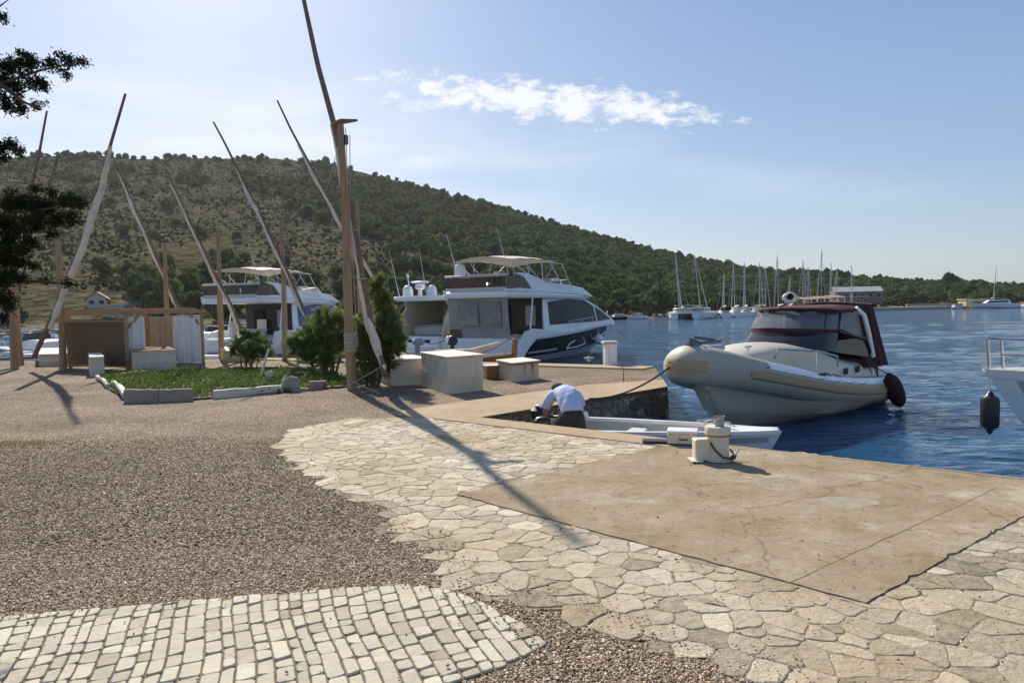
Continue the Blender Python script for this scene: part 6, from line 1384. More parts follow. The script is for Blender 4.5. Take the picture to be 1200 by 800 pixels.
# registration on the port bow tube
_p = Vector((3.62, 0, 0)); kx = 3.3
ang_ = D(52)
def on_tube(x, a): 
    y = tw(x); dy = (tw(x + .05) - tw(x - .05)) / .1; t = Vector((1, dy, 0)).normalized(); out = Vector((-t.y, t.x, 0)); R = trd(x) + .012; return Vector((x, y, tzc(x))) + out * math.cos(a) * R + Vector((0, 0, 1)) * math.sin(a) * R, t, out
for k, ch in enumerate('ŠB·1911'):
    pp, t_, out_ = on_tube(3.55 - .085 * k, ang_); zt = (on_tube(3.5, ang_)[0].z - on_tube(3.4, ang_)[0].z) / .1
    nrm = (out_ * math.cos(ang_) + Vector((0, 0, 1)) * math.sin(ang_)).normalized(); xd = (-t_ - Vector((0, 0, zt))).normalized(); yd = nrm.cross(xd).normalized(); xd = yd.cross(nrm)
    o = text_mesh('registration_lettering', ch, .125, MT['black'], r, (0, 0, 0), (0, 0, 0), .002); Mx = Matrix((xd, yd, nrm)).transposed().to_4x4(); Mx.translation = pp; o.matrix_local = Mx
mb = MB(); pp, t_, out_ = on_tube(3.78, D(50)); mb.box(tuple(pp), (.24, .03, .05), rz=math.atan2(t_.y, t_.x)); mb.build('grab_handle', MT['black'], r)
for i_s in (5, 11, 17, nP - 18, nP - 12, nP - 6):
    mb = MB(); rtube(mb, None, None, .0035, i_s, i_s + 2); mb.v = [tuple(Vector(q)) for q in mb.v]; k_ = len(mb.v) // 2; mb.v[k_:] = [tuple(Vector(a).lerp(Vector(b), .12)) for a, b in zip(mb.v[:k_], mb.v[k_:])]; mb.build('tube_seam', MT['gel_grey'], r, smooth=True)
mb = MB()
GP = []
for i_s in range(6, nP // 2 - 6, 2):
    p = pts[i_s]; q = pts[i_s + 1]; R = trd(p.x); t_ = (q - p).normalized(); o_ = Vector((-t_.y, t_.x, 0)); 
    GP.append(p + o_ * R * .80 + Vector((0, 0, R * .62))); m_ = (p + pts[i_s + 1]) / 2; GP.append(m_ + o_ * R * .88 + Vector((0, 0, R * .50)))
mb.tube(GP, .009, 5); mb.build('grab_line', MT['rope_dark'], r)
# planing hull
mb = MB(); rings = []
for i in range(22):
    t = i / 21; x = 5.5 * t; fl_ = min(1, x / 2.2); hw = tw(x) + .04 + trd(x) * .66 * fl_ - .1 * (1 - fl_); hw *= max(.012, 1 - t ** 7) ** .6; zt_ = tzc(x) - .12 - trd(x) * .30 * fl_; zk = -.36 + max(0, (x - 4.4)) ** 2.2 * .80; zc = max(zk + .02, .02 + .30 * (x / 5.6) ** 3); zc = min(zc, zt_); yc = hw * (.88 - .35 * t ** 4)
    rings.append([(x, hw, zt_), (x, yc, zc + .03), (x, yc * .93, zc), (x, yc * .5, (zc + zk) / 2 - .01), (x, 0, zk), (x, -yc * .5, (zc + zk) / 2 - .01), (x, -yc * .93, zc), (x, -yc, zc + .03), (x, -hw, zt_)])
mb.loft(rings, False, True, True); mb.build('hull', MT['cream'], r, smooth=True, angle=28)
mb = MB(); mb.tube([(5.51, 0, .66), (5.32, 0, .25), (5.0, 0, -.1)], [.045, .03, .02], 8); mb.ball((5.46, 0, .5), .05, 8); mb.build('stem_band', MT['gel_grey'], r)
for x_, z_ in ((4.05, .44), (2.2, .12)): mb = MB(); mb.lathe([(.035, 0), (.035, .05)], (x_, 0, z_), 10, 'Y'); o = mb.build('skin_fitting', MT['black'], r); o.location = (0, tw(x_) * .86 + .02, 0)
# deck and coachroof
mb = MB(); rings = []
for i in range(20):
    x = .1 + 5.65 * i / 19; y = max(.01, tw(x) - .12); z = tzc(x) + .18; rings.append([(x, y, z), (x, y * .5, z + .05), (x, -y * .5, z + .05), (x, -y, z)])
mb.loft(rings, False); mb.build('deck', MT['cream'], r, smooth=True)
mb = MB(); rings = []
for (x, y, z) in ((.25, .93, .86), (1.5, .95, .95), (2.2, .95, 1.08), (2.9, .95, 1.26), (3.5, .88, 1.36), (4.1, .74, 1.36), (4.6, .52, 1.26), (4.95, .28, 1.12)):
    zb = tzc(x) + .1; rings.append([(x, y, zb), (x, y * .97, z - .12), (x, y * .86, z - .02), (x, y * .45, z + .05), (x, 0, z + .07), (x, -y * .45, z + .05), (x, -y * .86, z - .02), (x, -y * .97, z - .12), (x, -y, zb)])
mb.loft(rings, False, True, True); mb.build('coachroof', MT['cream'], r, smooth=True, angle=50)
for x in (2.05, 1.5): mb = MB(); mb.box((x, .955, .80), (.17, .02, .13), bev=.008); mb.build('porthole', MT['glass'], r)
for s_ in (1, -1):
    mb = MB(); mb.tube([(4.3, s_ * .62, 1.17), (4.35, s_ * .72, 1.36), (3.3, s_ * .98, 1.27), (2.55, s_ * 1.0, 1.13), (2.5, s_ * .98, .92)], .018, 7); mb.tube([(3.4, s_ * .97, 1.0), (3.4, s_ * .965, 1.28)], .015, 6); mb.build('grab_rail', MT['steel'], r, smooth=True)
# windscreen and canopy frames: rows of (x, y) from port aft round the front to starboard aft
def arc(z, xs, xf, yw, n=14):
    o = []
    for i in range(n + 1): a = -PI / 2 + PI * i / n; o.append(Vector((xs + (xf - xs) * math.cos(a) ** .8, -yw * math.sin(a), z + .05 * math.cos(a))))
    return o
lowA = arc(1.24, 2.45, 3.55, .90); midA = arc(1.60, 2.20, 3.12, .86); topA = arc(2.00, 1.95, 2.75, .80)
def thick(ringsA, ringsB, m_, name, th=.012, i0=0, i1=None):
    a = ringsA[i0:i1]; b_ = ringsB[i0:i1]; c = Vector((1.5, 0, 0)); rings = []
    for p, q in zip(a, b_):
        n_ = Vector((p.x - 1.5, p.y, 0)).normalized() * th; rings.append([p, q, q - n_, p - n_])
    mb = MB(); mb.loft(rings, True, True, True); return mb.build(name, m_, r, smooth=True, angle=50)
lowA2 = [p - Vector((0, 0, .02)) for p in lowA]
thick(lowA2, [p - Vector((0, 0, .03)) for p in midA], MT['smoke'], 'windscreen')
thick([p - Vector((0, 0, .04)) for p in midA], [p + Vector((0, 0, .04)) for p in midA], MT['maroon'], 'canopy_band', .05)
thick([p + Vector((0, 0, .04)) for p in midA], [p - Vector((0, 0, .03)) for p in topA], MT['vinyl'], 'canopy_window')
mb = MB()
for i in (0, 7, 14) : 
    if i != 7: mb.tube([midA[i], topA[i]], .022, 6)
for i in (2, 12): mb.tube([midA[i], topA[i]], .018, 6)
mb.build('canopy_seam', MT['black'], r)
# side panels
for s_, idx in ((1, 0), (-1, -1)):
    a = [Vector((2.45, s_ * .90, 1.20)), Vector((.95, s_ * .98, 1.02)), Vector((1.05, s_ * .93, 1.45)), Vector((2.25, s_ * .87, 1.42))]
    mb = MB(); mb.loft([a, [q - Vector((0, s_ * .012, 0)) for q in a]], True, True, True); mb.build('side_windscreen', MT['smoke'], r)
    a = [Vector((2.15, s_ * .86, 1.66)), Vector((1.12, s_ * .92, 1.42)), Vector((1.25, s_ * .85, 2.0)), Vector((1.95, s_ * .80, 1.97))]
    mb = MB(); mb.loft([a, [q - Vector((0, s_ * .012, 0)) for q in a]], True, True, True); mb.build('side_canopy_window', MT['vinyl'], r)
    mb = MB(); mb.tube([(2.2, s_ * .87, 1.6), (1.1, s_ * .95, 1.40), (.9, s_ * .98, 1.1)], .03, 7); mb.tube([(2.2, s_ * .86, 1.62), (1.95, s_ * .8, 2.0)], .025, 7); mb.build('side_frame', MT['black'], r)
    mb = MB(); mb.tube([(.85, s_ * 1.0, 1.02), (1.0, s_ * .97, 1.5), (1.12, s_ * .92, 1.9), (1.25, s_ * .8, 2.06)], .05, 10); mb.build('radar_arch_leg', MT['gel'], r, smooth=True)
# canopy roof with sagging cloth
mb = MB(); rings = []
for i in range(13):
    k = i / 12; x = .55 + 2.15 * k; yw = .84 if k < .7 else .84 * math.sqrt(max(.02, 1 - ((k - .7) / .33) ** 2)); zz = 2.10 - .05 * math.cos(k * 9) * .3 - .04 * (k > .9)
    top_ = [(x, yw * math.cos(a), zz - .035 + .055 * math.sin(a) + .010 * math.sin(i * 2 + a * 5)) for a in np.linspace(0, PI, 11)]; rings.append([(p[0], p[1] * 1.02, p[2] - .09 if abs(p[1]) > yw * .95 else p[2]) for p in top_] + [(p[0], p[1] * .97, p[2] - .03) for p in top_[::-1]])
mb.loft(rings, True, True, True); mb.build('canopy_roof', MT['maroon'], r, smooth=True)
mb = MB(); mb.tube([p + Vector((.03, 0, .015)) for p in topA], .030, 8); mb.build('canopy_front_roll', MT['maroon'], r, smooth=True)
# aft curtain (maroon cloth hanging, flared at the bottom)
mb = MB(); rings = []; key = [(1.12, .90), (.75, 1.0), (.35, 1.0), (.12, .85), (.05, .4), (.05, -.4), (.12, -.85), (.35, -1.0), (.75, -1.0), (1.12, -.90)]
fine = []
for i in range(len(key) - 1):
    for j in range(4): fine.append((key[i][0] + (key[i + 1][0] - key[i][0]) * j / 4, key[i][1] + (key[i + 1][1] - key[i][1]) * j / 4))
fine.append(key[-1])
for i, (x, y) in enumerate(fine):
    w_ = 1 + .025 * math.sin(i * 1.9); ring = []
    for k in range(6): q = k / 5; z = .80 + (2.12 - .80) * q; sx = (x - .25 * (1 - q) * (1 if x < 1 else .0)) + .22 * q * (x < .6); ring.append(Vector((sx, y * w_ * (1.02 - .16 * q), z)))
    rings.append(ring + [v - Vector((-.015, .015 * (1 if y > 0 else -1), 0)) for v in ring[::-1]])
mb.loft(rings, True, True, True); mb.build('aft_curtain', MT['maroon'], r, smooth=True)
mb = MB(); mb.tube([(.45, -.85, 2.10), (.35, -.3, 2.15), (.38, .3, 2.13), (.5, .85, 2.09)], .06, 9); mb.build('rolled_curtain', MT['maroon'], r, smooth=True)
mb = MB(); ca_ = math.cos(-hd), math.sin(-hd)
mb.tube([(1.9 + .13 * math.cos(a) * ca_[0], -.3 + .13 * math.cos(a) * ca_[1], 2.29 + .09 * math.sin(a)) for a in np.linspace(0, 2 * PI, 22)], .038, 8); mb.build('horn_ring', MT['gel'], r, smooth=True); mb = MB(); mb.ball((1.9, -.3, 2.33), .075, 10); mb.build('horn', MT['navy'], r, smooth=True)
# anchor in its bow roller
mb = MB(); mb.box((5.45, .02, 1.52), (.6, .08, .05)); mb.loft([[(5.75, -.05, 1.44), (5.75, .09, 1.44), (5.82, .02, 1.56)], [(6.0, -.16, 1.42), (6.0, .20, 1.42), (6.06, .02, 1.62)], [(6.03, -.10, 1.38), (6.03, .14, 1.38), (6.08, .02, 1.56)]], True, True, True); mb.tube([(5.3, .02, 1.55), (5.9, .02, 1.62)], .025, 7); mb.build('anchor', mat('galvanised', (.13, .13, .13), .5, .3, 20, metal=.5), r)
mb = MB(); mb.box((5.3, .0, 1.40), (.5, .2, .10), bev=.03); mb.build('bow_roller', MT['gel_grey'], r)
for x_, y_ in ((4.9, .45), (4.9, -.45)): mb = MB(); mb.tube([(x_ - .1, y_, 1.42), (x_ + .1, y_, 1.42)], .018, 7); mb.tube([(x_, y_, 1.3), (x_, y_, 1.42)], .02, 7); mb.build('cleat', MT['steel'], r)
mb = MB(); mb.box((-.25, 0, .55), (.45, .5, .8), bev=.12); mb.build('outboard_engine', MT['black'], r, smooth=True)
mb = MB(); mb.tube([(1.15, 1.0, 1.0), (1.02, 1.1, .8), (1.05, 1.18, .62), (.95, 1.12, .80), (1.1, 1.02, .98)], .014, 6); mb.tube([(1.2, 1.0, 1.0), (1.22, 1.12, .7)], .014, 6); mb.build('hanging_rope', MT['rope_dark'], r)
MR = Matrix.Translation(S0) @ Matrix.Rotation(hd, 4, 'Z')
c = MR @ Vector((.98, 1.12 + .36, .36)); mb = MB(); R_ = Matrix.Rotation(.0, 3, 'X'); ax_r = Vector((.55, 0, -.85)).normalized()
prof = [(.02, -.42), (.07, -.39), (.14, -.28), (.17, -.1), (.17, .1), (.14, .28), (.07, .38), (.035, .43), (.02, .45)]
mb.tube([Vector((0, 0, 0)) + Vector((-.55, .1, -.84)).normalized() * -z for _, z in prof], [a for a, _ in prof], 16); ctip = Vector((-.55, .1, -.84)).normalized() * -.43
mb.tube([ctip, Vector((.75, -.32, .62))], .010, 5); o = mb.build('maroon_fender', mat('dark_fender_cover', (.030, .006, .010), .8, .2, 6, bump=.3), smooth=True); o.location = c; o.rotation_euler = (0, 0, hd); tag(o, 'dark maroon covered fender hanging on the port side of the inflatable boat', 'fender')
# mooring ropes
def rope(p0, p1, sag, rad, label, m_=None, n=14):
    mb = MB(); P_ = [p0.lerp(p1, i / n) - Vector((0, 0, sag * 4 * (i / n) * (1 - i / n))) - p0 for i in range(n + 1)]; mb.tube(P_, rad, 6); o = mb.build('mooring_rope', m_ or MT['rope_dark'], smooth=True); o.location = p0; return tag(o, label, 'rope')
pr = gp(700, 466, .03)
rope(at(785, 430, 11.4), gp(690, 467, .03), .14, .017, 'dark mooring rope from the inflatable boat bow down onto the mole')
rope(wA(10.2, 0, 1.5), gp(800, 428, -.4) + Vector((.3, 3, 0)), .25, .014, 'thin line running from the yacht bow to the water on the right'); rope(wA(10.0, -.4, 1.4), gp(714, 424, .4), .0, .010, 'thin line from the yacht bow to the service pedestal')

# ================================================================== BOAT AT THE RIGHT EDGE and its fender
c = Vector((6.62, 9.55, WATER)); rz = PI + .06; Lr = 7.0
o0 = c + Vector((Lr * math.cos(rz - PI), Lr * math.sin(rz - PI), 0)); o0.z = WATER
r = thing('white_motorboat', 'bow of a white motorboat with a bow rail at the right edge', 'motor boat', o0, rz); h = Hull(Lr, 2.4, .95, 1.22, .35, 1.35, .9, 2.2, .12, .80, 1.3)
mb = MB(); h.shell(mb, 40); mb.build('hull', MT['gel'], r, smooth=True, angle=50)
mb = MB(); h.deck(mb, .0, inset=.05); mb.build('deck', MT['cream'], r, smooth=True)
for s_ in (-1, 1): strip(h, 'rubbing_band', MT['gel'], r, .0, .996, .90, 1.0, s_, .03, 34, 3); strip(h, 'grey_hull_side', MT['gel_grey'], r, 0, .97, .40, .88, s_, .006, 30, 5)
mb = MB(); rings = []
for (x, y, z) in ((1, 1.0, 1.3), (3.2, 1.0, 1.5), (4.6, .7, 1.42), (5.4, .4, 1.24)): rings.append([(x, y, 1.05), (x, y * .8, z), (x, -y * .8, z), (x, -y, 1.05)])
mb.loft(rings, False, True, True); mb.build('cabin', MT['gel'], r, smooth=True)
for s_ in (-1, 1):
    P_ = [h.pt(t, 1, s_, -.06) for t in (.5, .62, .74, .84, .92, .975)]; mb = MB(); top = [p + Vector((.04, 0, .43)) for p in P_]; mb.tube(top + [Vector((Lr - .06, 0, 1.66))], .017, 8); mb.tube([p.lerp(q, .5) for p, q in zip(P_, top)], .010, 6)
    for p, q in zip(P_, top): mb.tube([p, q], .015, 7)
    mb.build('bow_rail', MT['steel'], r, smooth=True)
fp_ = at(1160, 483, 9.2); r = thing('black_fender', 'black cylindrical fender hanging on a line from the right-edge boat rail', 'fender', Vector((fp_.x, fp_.y, fp_.z)))
mb = MB(); mb.lathe([(.015, -.30), (.035, -.27), (.04, -.235), (.10, -.20), (.112, -.15), (.112, .15), (.10, .20), (.05, .235), (.04, .26), (.015, .29)], n=22); mb.build('fender_body', MT['black'], r, smooth=True)
mb = MB(); mb.tube([(0, 0, .28), (.02, .15, 1.0)], .008, 5); mb.build('fender_line', MT['rope'], r)

# ================================================================== PERSON in the dinghy
def skin_body(name, nodes, edges, m_, parent, sub=2, root=0):
    me = bpy.data.meshes.new(name); me.from_pydata([n[0] for n in nodes], edges, []); o = bpy.data.objects.new(name, me); COL.objects.link(o)
    sk = o.modifiers.new('skin', 'SKIN'); ss = o.modifiers.new('sub', 'SUBSURF'); ss.levels = sub; ss.render_levels = sub
    for i, n in enumerate(nodes): me.skin_vertices[0].data[i].radius = n[1] if isinstance(n[1], tuple) else (n[1], n[1])
    me.skin_vertices[0].data[root].use_root = True
    bpy.context.view_layer.update(); ev = o.evaluated_get(bpy.context.evaluated_depsgraph_get()); nm = bpy.data.meshes.new_from_object(ev)
    bpy.data.objects.remove(o); nm.materials.clear(); nm.materials.append(m_); nm.shade_smooth()
    q = bpy.data.objects.new(name, nm); COL.objects.link(q); q.parent = parent; return q
pb = Vector((.86, 10.02, WATER + .07)); pr_ = thing('person', 'person in pale blue shirt and dark shorts crouching over the dinghy motor', 'person', pb, .22)
# local: +y away from viewer, z up from the dinghy floor
body = [((0, -.02, .58), (.135, .115)), ((0, .07, .68), (.14, .11)), ((0, .19, .76), (.155, .115)), ((0, .33, .80), (.165, .11)), ((0, .42, .79), (.10, .085)), ((0, .48, .78), .055), ((0, .54, .78), (.075, .085)), ((0, .58, .785), (.07, .08)),
        ((.17, .37, .76), .065), ((.28, .38, .60), .048), ((.30, .43, .44), .036), ((.30, .46, .39), .030),
        ((-.17, .37, .75), .065), ((-.28, .39, .58), .048), ((-.29, .46, .41), .036), ((-.28, .49, .36), .030),
        ((.11, .0, .48), .105), ((.15, .25, .33), .078), ((.14, .0, .12), .055), ((.14, -.02, .06), .05), ((.14, .11, .04), .04),
        ((-.11, .0, .48), .105), ((-.16, .25, .32), .078), ((-.15, .0, .12), .055), ((-.15, -.02, .06), .05), ((-.15, .11, .04), .04)]
edges = [(0, 1), (1, 2), (2, 3), (3, 4), (4, 5), (5, 6), (6, 7), (3, 8), (8, 9), (9, 10), (10, 11), (3, 12), (12, 13), (13, 14), (14, 15), (0, 16), (16, 17), (17, 18), (18, 19), (19, 20), (0, 21), (21, 22), (22, 23), (23, 24), (24, 25)]
skin_body('body', body, edges, MT['skin'], pr_)
def torso_rings(keys, n=22, m_=20):
    R = []
    for i in range(m_ + 1):
        k = i / m_ * (len(keys) - 1); a = min(int(k), len(keys) - 2); f = k - a; f = f * f * (3 - 2 * f)
        y, z, rx, rt = [keys[a][q] + (keys[a + 1][q] - keys[a][q]) * f for q in range(4)]; y0, z0 = keys[a][0], keys[a][1]; dy, dz = keys[a + 1][0] - y0, keys[a + 1][1] - z0; l = math.hypot(dy, dz); ny, nz = -dz / l, dy / l
        ring = []
        for j in range(n):
            th = 2 * PI * j / n; c, s_ = math.cos(th), math.sin(th); w_ = 1 + .035 * math.sin(5 * th + i * .9) + .03 * noise.noise(Vector((c * 3, s_ * 3, i * .35)))
            ring.append((rx * c * w_, y + ny * rt * s_ * w_, z + nz * rt * s_ * w_))
        R.append(ring)
    return R
mb = MB(); mb.loft(torso_rings([(-.06, .56, .165, .150), (.0, .63, .172, .150), (.08, .71, .176, .145), (.19, .78, .186, .140), (.31, .815, .192, .130), (.40, .80, .16, .115), (.46, .785, .085, .085)]), True, True, True)
for s_ in (1, -1):
    pth = [Vector((s_ * .10, .33, .79)), Vector((s_ * .175, .36, .775)), Vector((s_ * .235, .375, .72)), Vector((s_ * .272, .385, .645)), Vector((s_ * .288, .40, .565))]
    mb.tube(pth, [.095, .093, .083, .076, .072], 14)
shirt_o = mb.build('shirt', MT['shirt'], pr_, smooth=True, angle=80); sb_ = shirt_o.modifiers.new('sub', 'SUBSURF'); sb_.levels = 1; sb_.render_levels = 1
sh = [((0, .0, .645), (.150, .125)), ((0, -.05, .53), (.165, .15)), ((.105, -.03, .42), .13), ((.14, .16, .34), .11), ((-.105, -.03, .42), .13), ((-.15, .16, .33), .11), ((.13, .02, .30), .10), ((-.13, .02, .29), .10)]
skin_body('shorts', sh, [(0, 1), (1, 2), (2, 3), (1, 4), (4, 5), (2, 6), (4, 7)], MT['shorts'], pr_, root=1)
# head: shaped, with face, ears, cap
HO = (-.03, .125, -.135)
hm = MB(); hm.ball((0, .48, .945), .098, 16, (.82, 1.0, 1.08)); hm.ball((0, .575, .93), .018, 8, (.8, 1.2, 1)); hm.ball((.082, .47, .94), .022, 8, (.5, .8, 1.2)); hm.ball((-.082, .47, .94), .022, 8, (.5, .8, 1.2)); hm.build('head', MT['skin'], pr_, smooth=True).location = HO
HD = MB  # head pieces below are shifted together
fm = MB(); fm.ball((.03, .568, .955), .009, 8); fm.ball((-.03, .568, .955), .009, 8); fm.tube([(-.025, .570, .895), (.025, .570, .895)], .005, 5); fm.build('eyes_and_mouth', MT['black'], pr_).location = HO
hh_ = MB(); hh_.ball((0, .462, .945), .099, 14, (.86, .92, .9)); hh_.build('hair', MT['hair'], pr_, smooth=True).location = HO
cp = MB(); cp.lathe([(.104, .975), (.106, .99), (.10, 1.03), (.07, 1.065), (.001, 1.078)], (0, .465, 0), 18); cp.box((0, .59, .985), (.13, .12, .012), rx=-.2); cp.build('cap', MT['hat'], pr_, smooth=True).location = HO
def hand(wrist, dirv, side, name='hand'):
    d = Vector(dirv).normalized(); s = Vector((side, 0, 0)); s = (s - d * s.dot(d)).normalized(); n = d.cross(s)
    W = Vector(wrist); nodes = [(tuple(W), .027), (tuple(W + d * .05), (.036, .02)), (tuple(W + d * .085), (.038, .018))]; ed = [(0, 1), (1, 2)]
    o = skin_body(name, nodes, ed, MT['skin'], pr_, 2)
    for k, (off, ln) in enumerate(((-.028, .062), (-.010, .072), (.009, .068), (.027, .054))):
        b_ = W + d * .075 + s * off; skin_body('finger', [(tuple(b_), .0095), (tuple(b_ + d * ln * .5 + n * .008), .009), (tuple(b_ + d * ln * .8 + n * .026), .0085), (tuple(b_ + d * ln * .9 + n * .045), .007)], [(0, 1), (1, 2), (2, 3)], MT['skin'], o, 1)
    b_ = W + d * .03 - s * .024; skin_body('thumb', [(tuple(b_), .012), (tuple(b_ - s * .026 + d * .02 + n * .01), .010), (tuple(b_ - s * .03 + d * .045 + n * .028), .008)], [(0, 1), (1, 2)], MT['skin'], o, 1)
hand((.30, .47, .38), (0, .45, -.9), 1); hand((-.28, .50, .35), (-.05, .45, -.9), -1)
M4 = Matrix.Translation(pb) @ Matrix.Rotation(.22, 4, 'Z'); mb = MB(); mb.ball((0, 0, 0), .06, 12, (1.1, .7, .9))
o = mb.build('white_rag', MT['cloth'], smooth=True); o.location = M4 @ Vector((.37, .50, .42))
for v in o.data.vertices: q = Vector(v.co); v.co = q * (1 + .5 * noise.noise(q * 30))
tag(o, 'crumpled white rag in the right hand of the crouching person', 'rag')

# ================================================================== FAR SHORE: houses, boats
MT['darkwall'] = mat('brown_stone_wall', (.17, .14, .11), .9, .2, 2)
def house(name, label, u, Y, w_, d_, h_, rh, rz, wall, roof, wins=3, cat='house', flat=False, blue=False, z=None, side=False):
    x = (u - 600) / 800 * Y; z = tz(x, Y) - .1 if z is None else z; r = thing(name, label, cat, (x, Y, z), rz)
    mb = MB(); mb.box((0, 0, h_ / 2 - .5), (w_, d_, h_ + 1)); 
    if not flat: mb.add([(-w_ / 2, -d_ / 2, h_), (w_ / 2, -d_ / 2, h_), (0, -d_ / 2, h_ + rh), (-w_ / 2, d_ / 2, h_), (w_ / 2, d_ / 2, h_), (0, d_ / 2, h_ + rh)], [(0, 1, 2), (3, 5, 4)])
    mb.build('wall', wall, r)
    mb = MB()
    if flat: mb.box((0, 0, h_ + .1), (w_ + .5, d_ + .5, .18))
    else:
        for s_ in (-1, 1): mb.loft([[(s_ * (w_ / 2 + .25), y, h_ - .15) for y in (-d_ / 2 - .2, d_ / 2 + .2)] + [(s_ * (w_ / 2 + .25), y, h_ - .03) for y in (d_ / 2 + .2, -d_ / 2 - .2)], [(s_ * .02, y, h_ + rh + .02) for y in (-d_ / 2 - .2, d_ / 2 + .2)] + [(s_ * .02, y, h_ + rh + .14) for y in (d_ / 2 + .2, -d_ / 2 - .2)]], True, True, True)
    mb.build('roof', roof, r)
    for k in range(wins):
        if side:
            yy = -d_ / 2 + d_ * (k + .5) / wins; mb = MB(); mb.box((-w_ / 2 - .02, yy, h_ * .5), (.08, d_ / wins * .6, h_ * .5)); f = mb.build('window', MT['greycanvas'], r); mb = MB(); mb.box((-w_ / 2 - .05, yy, h_ * .5), (.06, d_ / wins * .46, h_ * .4)); mb.build('pane', MT['glass'], f); continue
        xx = -w_ / 2 + w_ * (k + .5) / wins; mb = MB(); mb.box((xx, -d_ / 2 - .02, h_ * .52), (w_ / wins * .5, .08, h_ * .45)); f = mb.build('window', MT['bluepaint'] if blue else MT['greycanvas'], r)
        mb = MB(); mb.box((xx, -d_ / 2 - .05, h_ * .52), (w_ / wins * .36, .06, h_ * .34)); mb.build('pane', MT['glass'], f)
    return r
house('stone_house', 'small house with terracotta roof and blue gable at the foot of the left hill', 117, 96, 2.3, 4.0, 1.1, .8, .45, MT['housewall'], MT['terracotta'], 2, blue=True)
house('pale_house', 'low pale house with a row of windows right of the blue-gabled one', 140, 90, 2.7, 2.2, 1.5, .3, 0, MT['housewall'], MT['roofgrey'], 4, flat=True)
house('flat_house', 'flat-roofed tan house among trees above the left shore', 76, 104, 4.6, 3.5, 1.6, .3, 0, MT['housewall'], MT['roofgrey'], 2, flat=True, z=2.9)
house('restaurant', 'long grey-roofed restaurant building above the far quay', 1003, 166, 5, 10.5, 2.0, 1.0, PI / 2 - .2, MT['darkwall'], MT['roofgrey'], 6, 'restaurant', z=2.0, side=True)
house('restaurant_annex', 'lower grey-roofed annex in front of the restaurant', 995, 158, 7, 4, 1.7, .3, .1, MT['darkwall'], MT['roofgrey'], 4, 'building', flat=True, z=.9)
r = house('boat_shed', 'low pale yellow shed on the right shore', 1140, 165, 5.2, 3, 1.5, .3, 0, MT['yellow'], MT['slabtop'], 1, 'shed', flat=True, z=.0)
# terrace with terracotta awning and posts
Yt = 152; x0 = (962 - 600) / 800 * Yt; r = thing('terrace', 'restaurant terrace with terracotta awnings and white posts on the far quay', 'terrace', (x0, Yt, .3))
for k in range(3):
    mb = MB(); mb.box((-3.2 + 3.2 * k, 0, 2.15 + .15 * k), (3.0, 4, .14), rx=.12); mb.build('awning', MT['terracotta'], r)
for k in range(7): mb = MB(); mb.box((-4.4 + 1.45 * k, -1.9, 1.0), (.16, .16, 2.1)); mb.build('post', MT['gel'], r)
mb = MB(); mb.box((0, .8, .0), (10.5, 5, .5)); mb.build('terrace_floor', MT['stonewall'], r)
# low terrace walls on the right slope
for k, (u0, u1, Y, zz, lab) in enumerate(((1070, 1115, 170, 2.4, 'upper dry-stone wall on the bare patch of the right shore'), (1062, 1128, 164, 1.5, 'long lower dry-stone wall on the bare patch of the right shore'), (1108, 1130, 172, 2.6, 'short brownish wall at the right end of the bare patch'))):
    xa, xb = (u0 - 600) / 800 * Y, (u1 - 600) / 800 * Y; mb = MB(); mb.box((0, 0, -.2), (xb - xa, .6, 1.3)); o = mb.build('stone_wall', MT['stonewall']); o.location = ((xa + xb) / 2, Y, tz((xa + xb) / 2, Y) + .2); tag(o, lab, 'wall')
# far quay
xa, xb = (880 - 600) / 800 * 134, (1115 - 600) / 800 * 156; mb = MB(); mb.add([(xa, 135, -1.2), (xb, 156, -1.2), (xb, 162, -1.2), (xa, 142, -1.2), (xa, 135, .15), (xb, 156, .15), (xb, 162, .15), (xa, 142, .15)], [(0, 1, 5, 4), (1, 2, 6, 5), (2, 3, 7, 6), (3, 0, 4, 7), (4, 5, 6, 7)]); tag(mb.build('far_quay', MT['stonewall']), kind='structure')

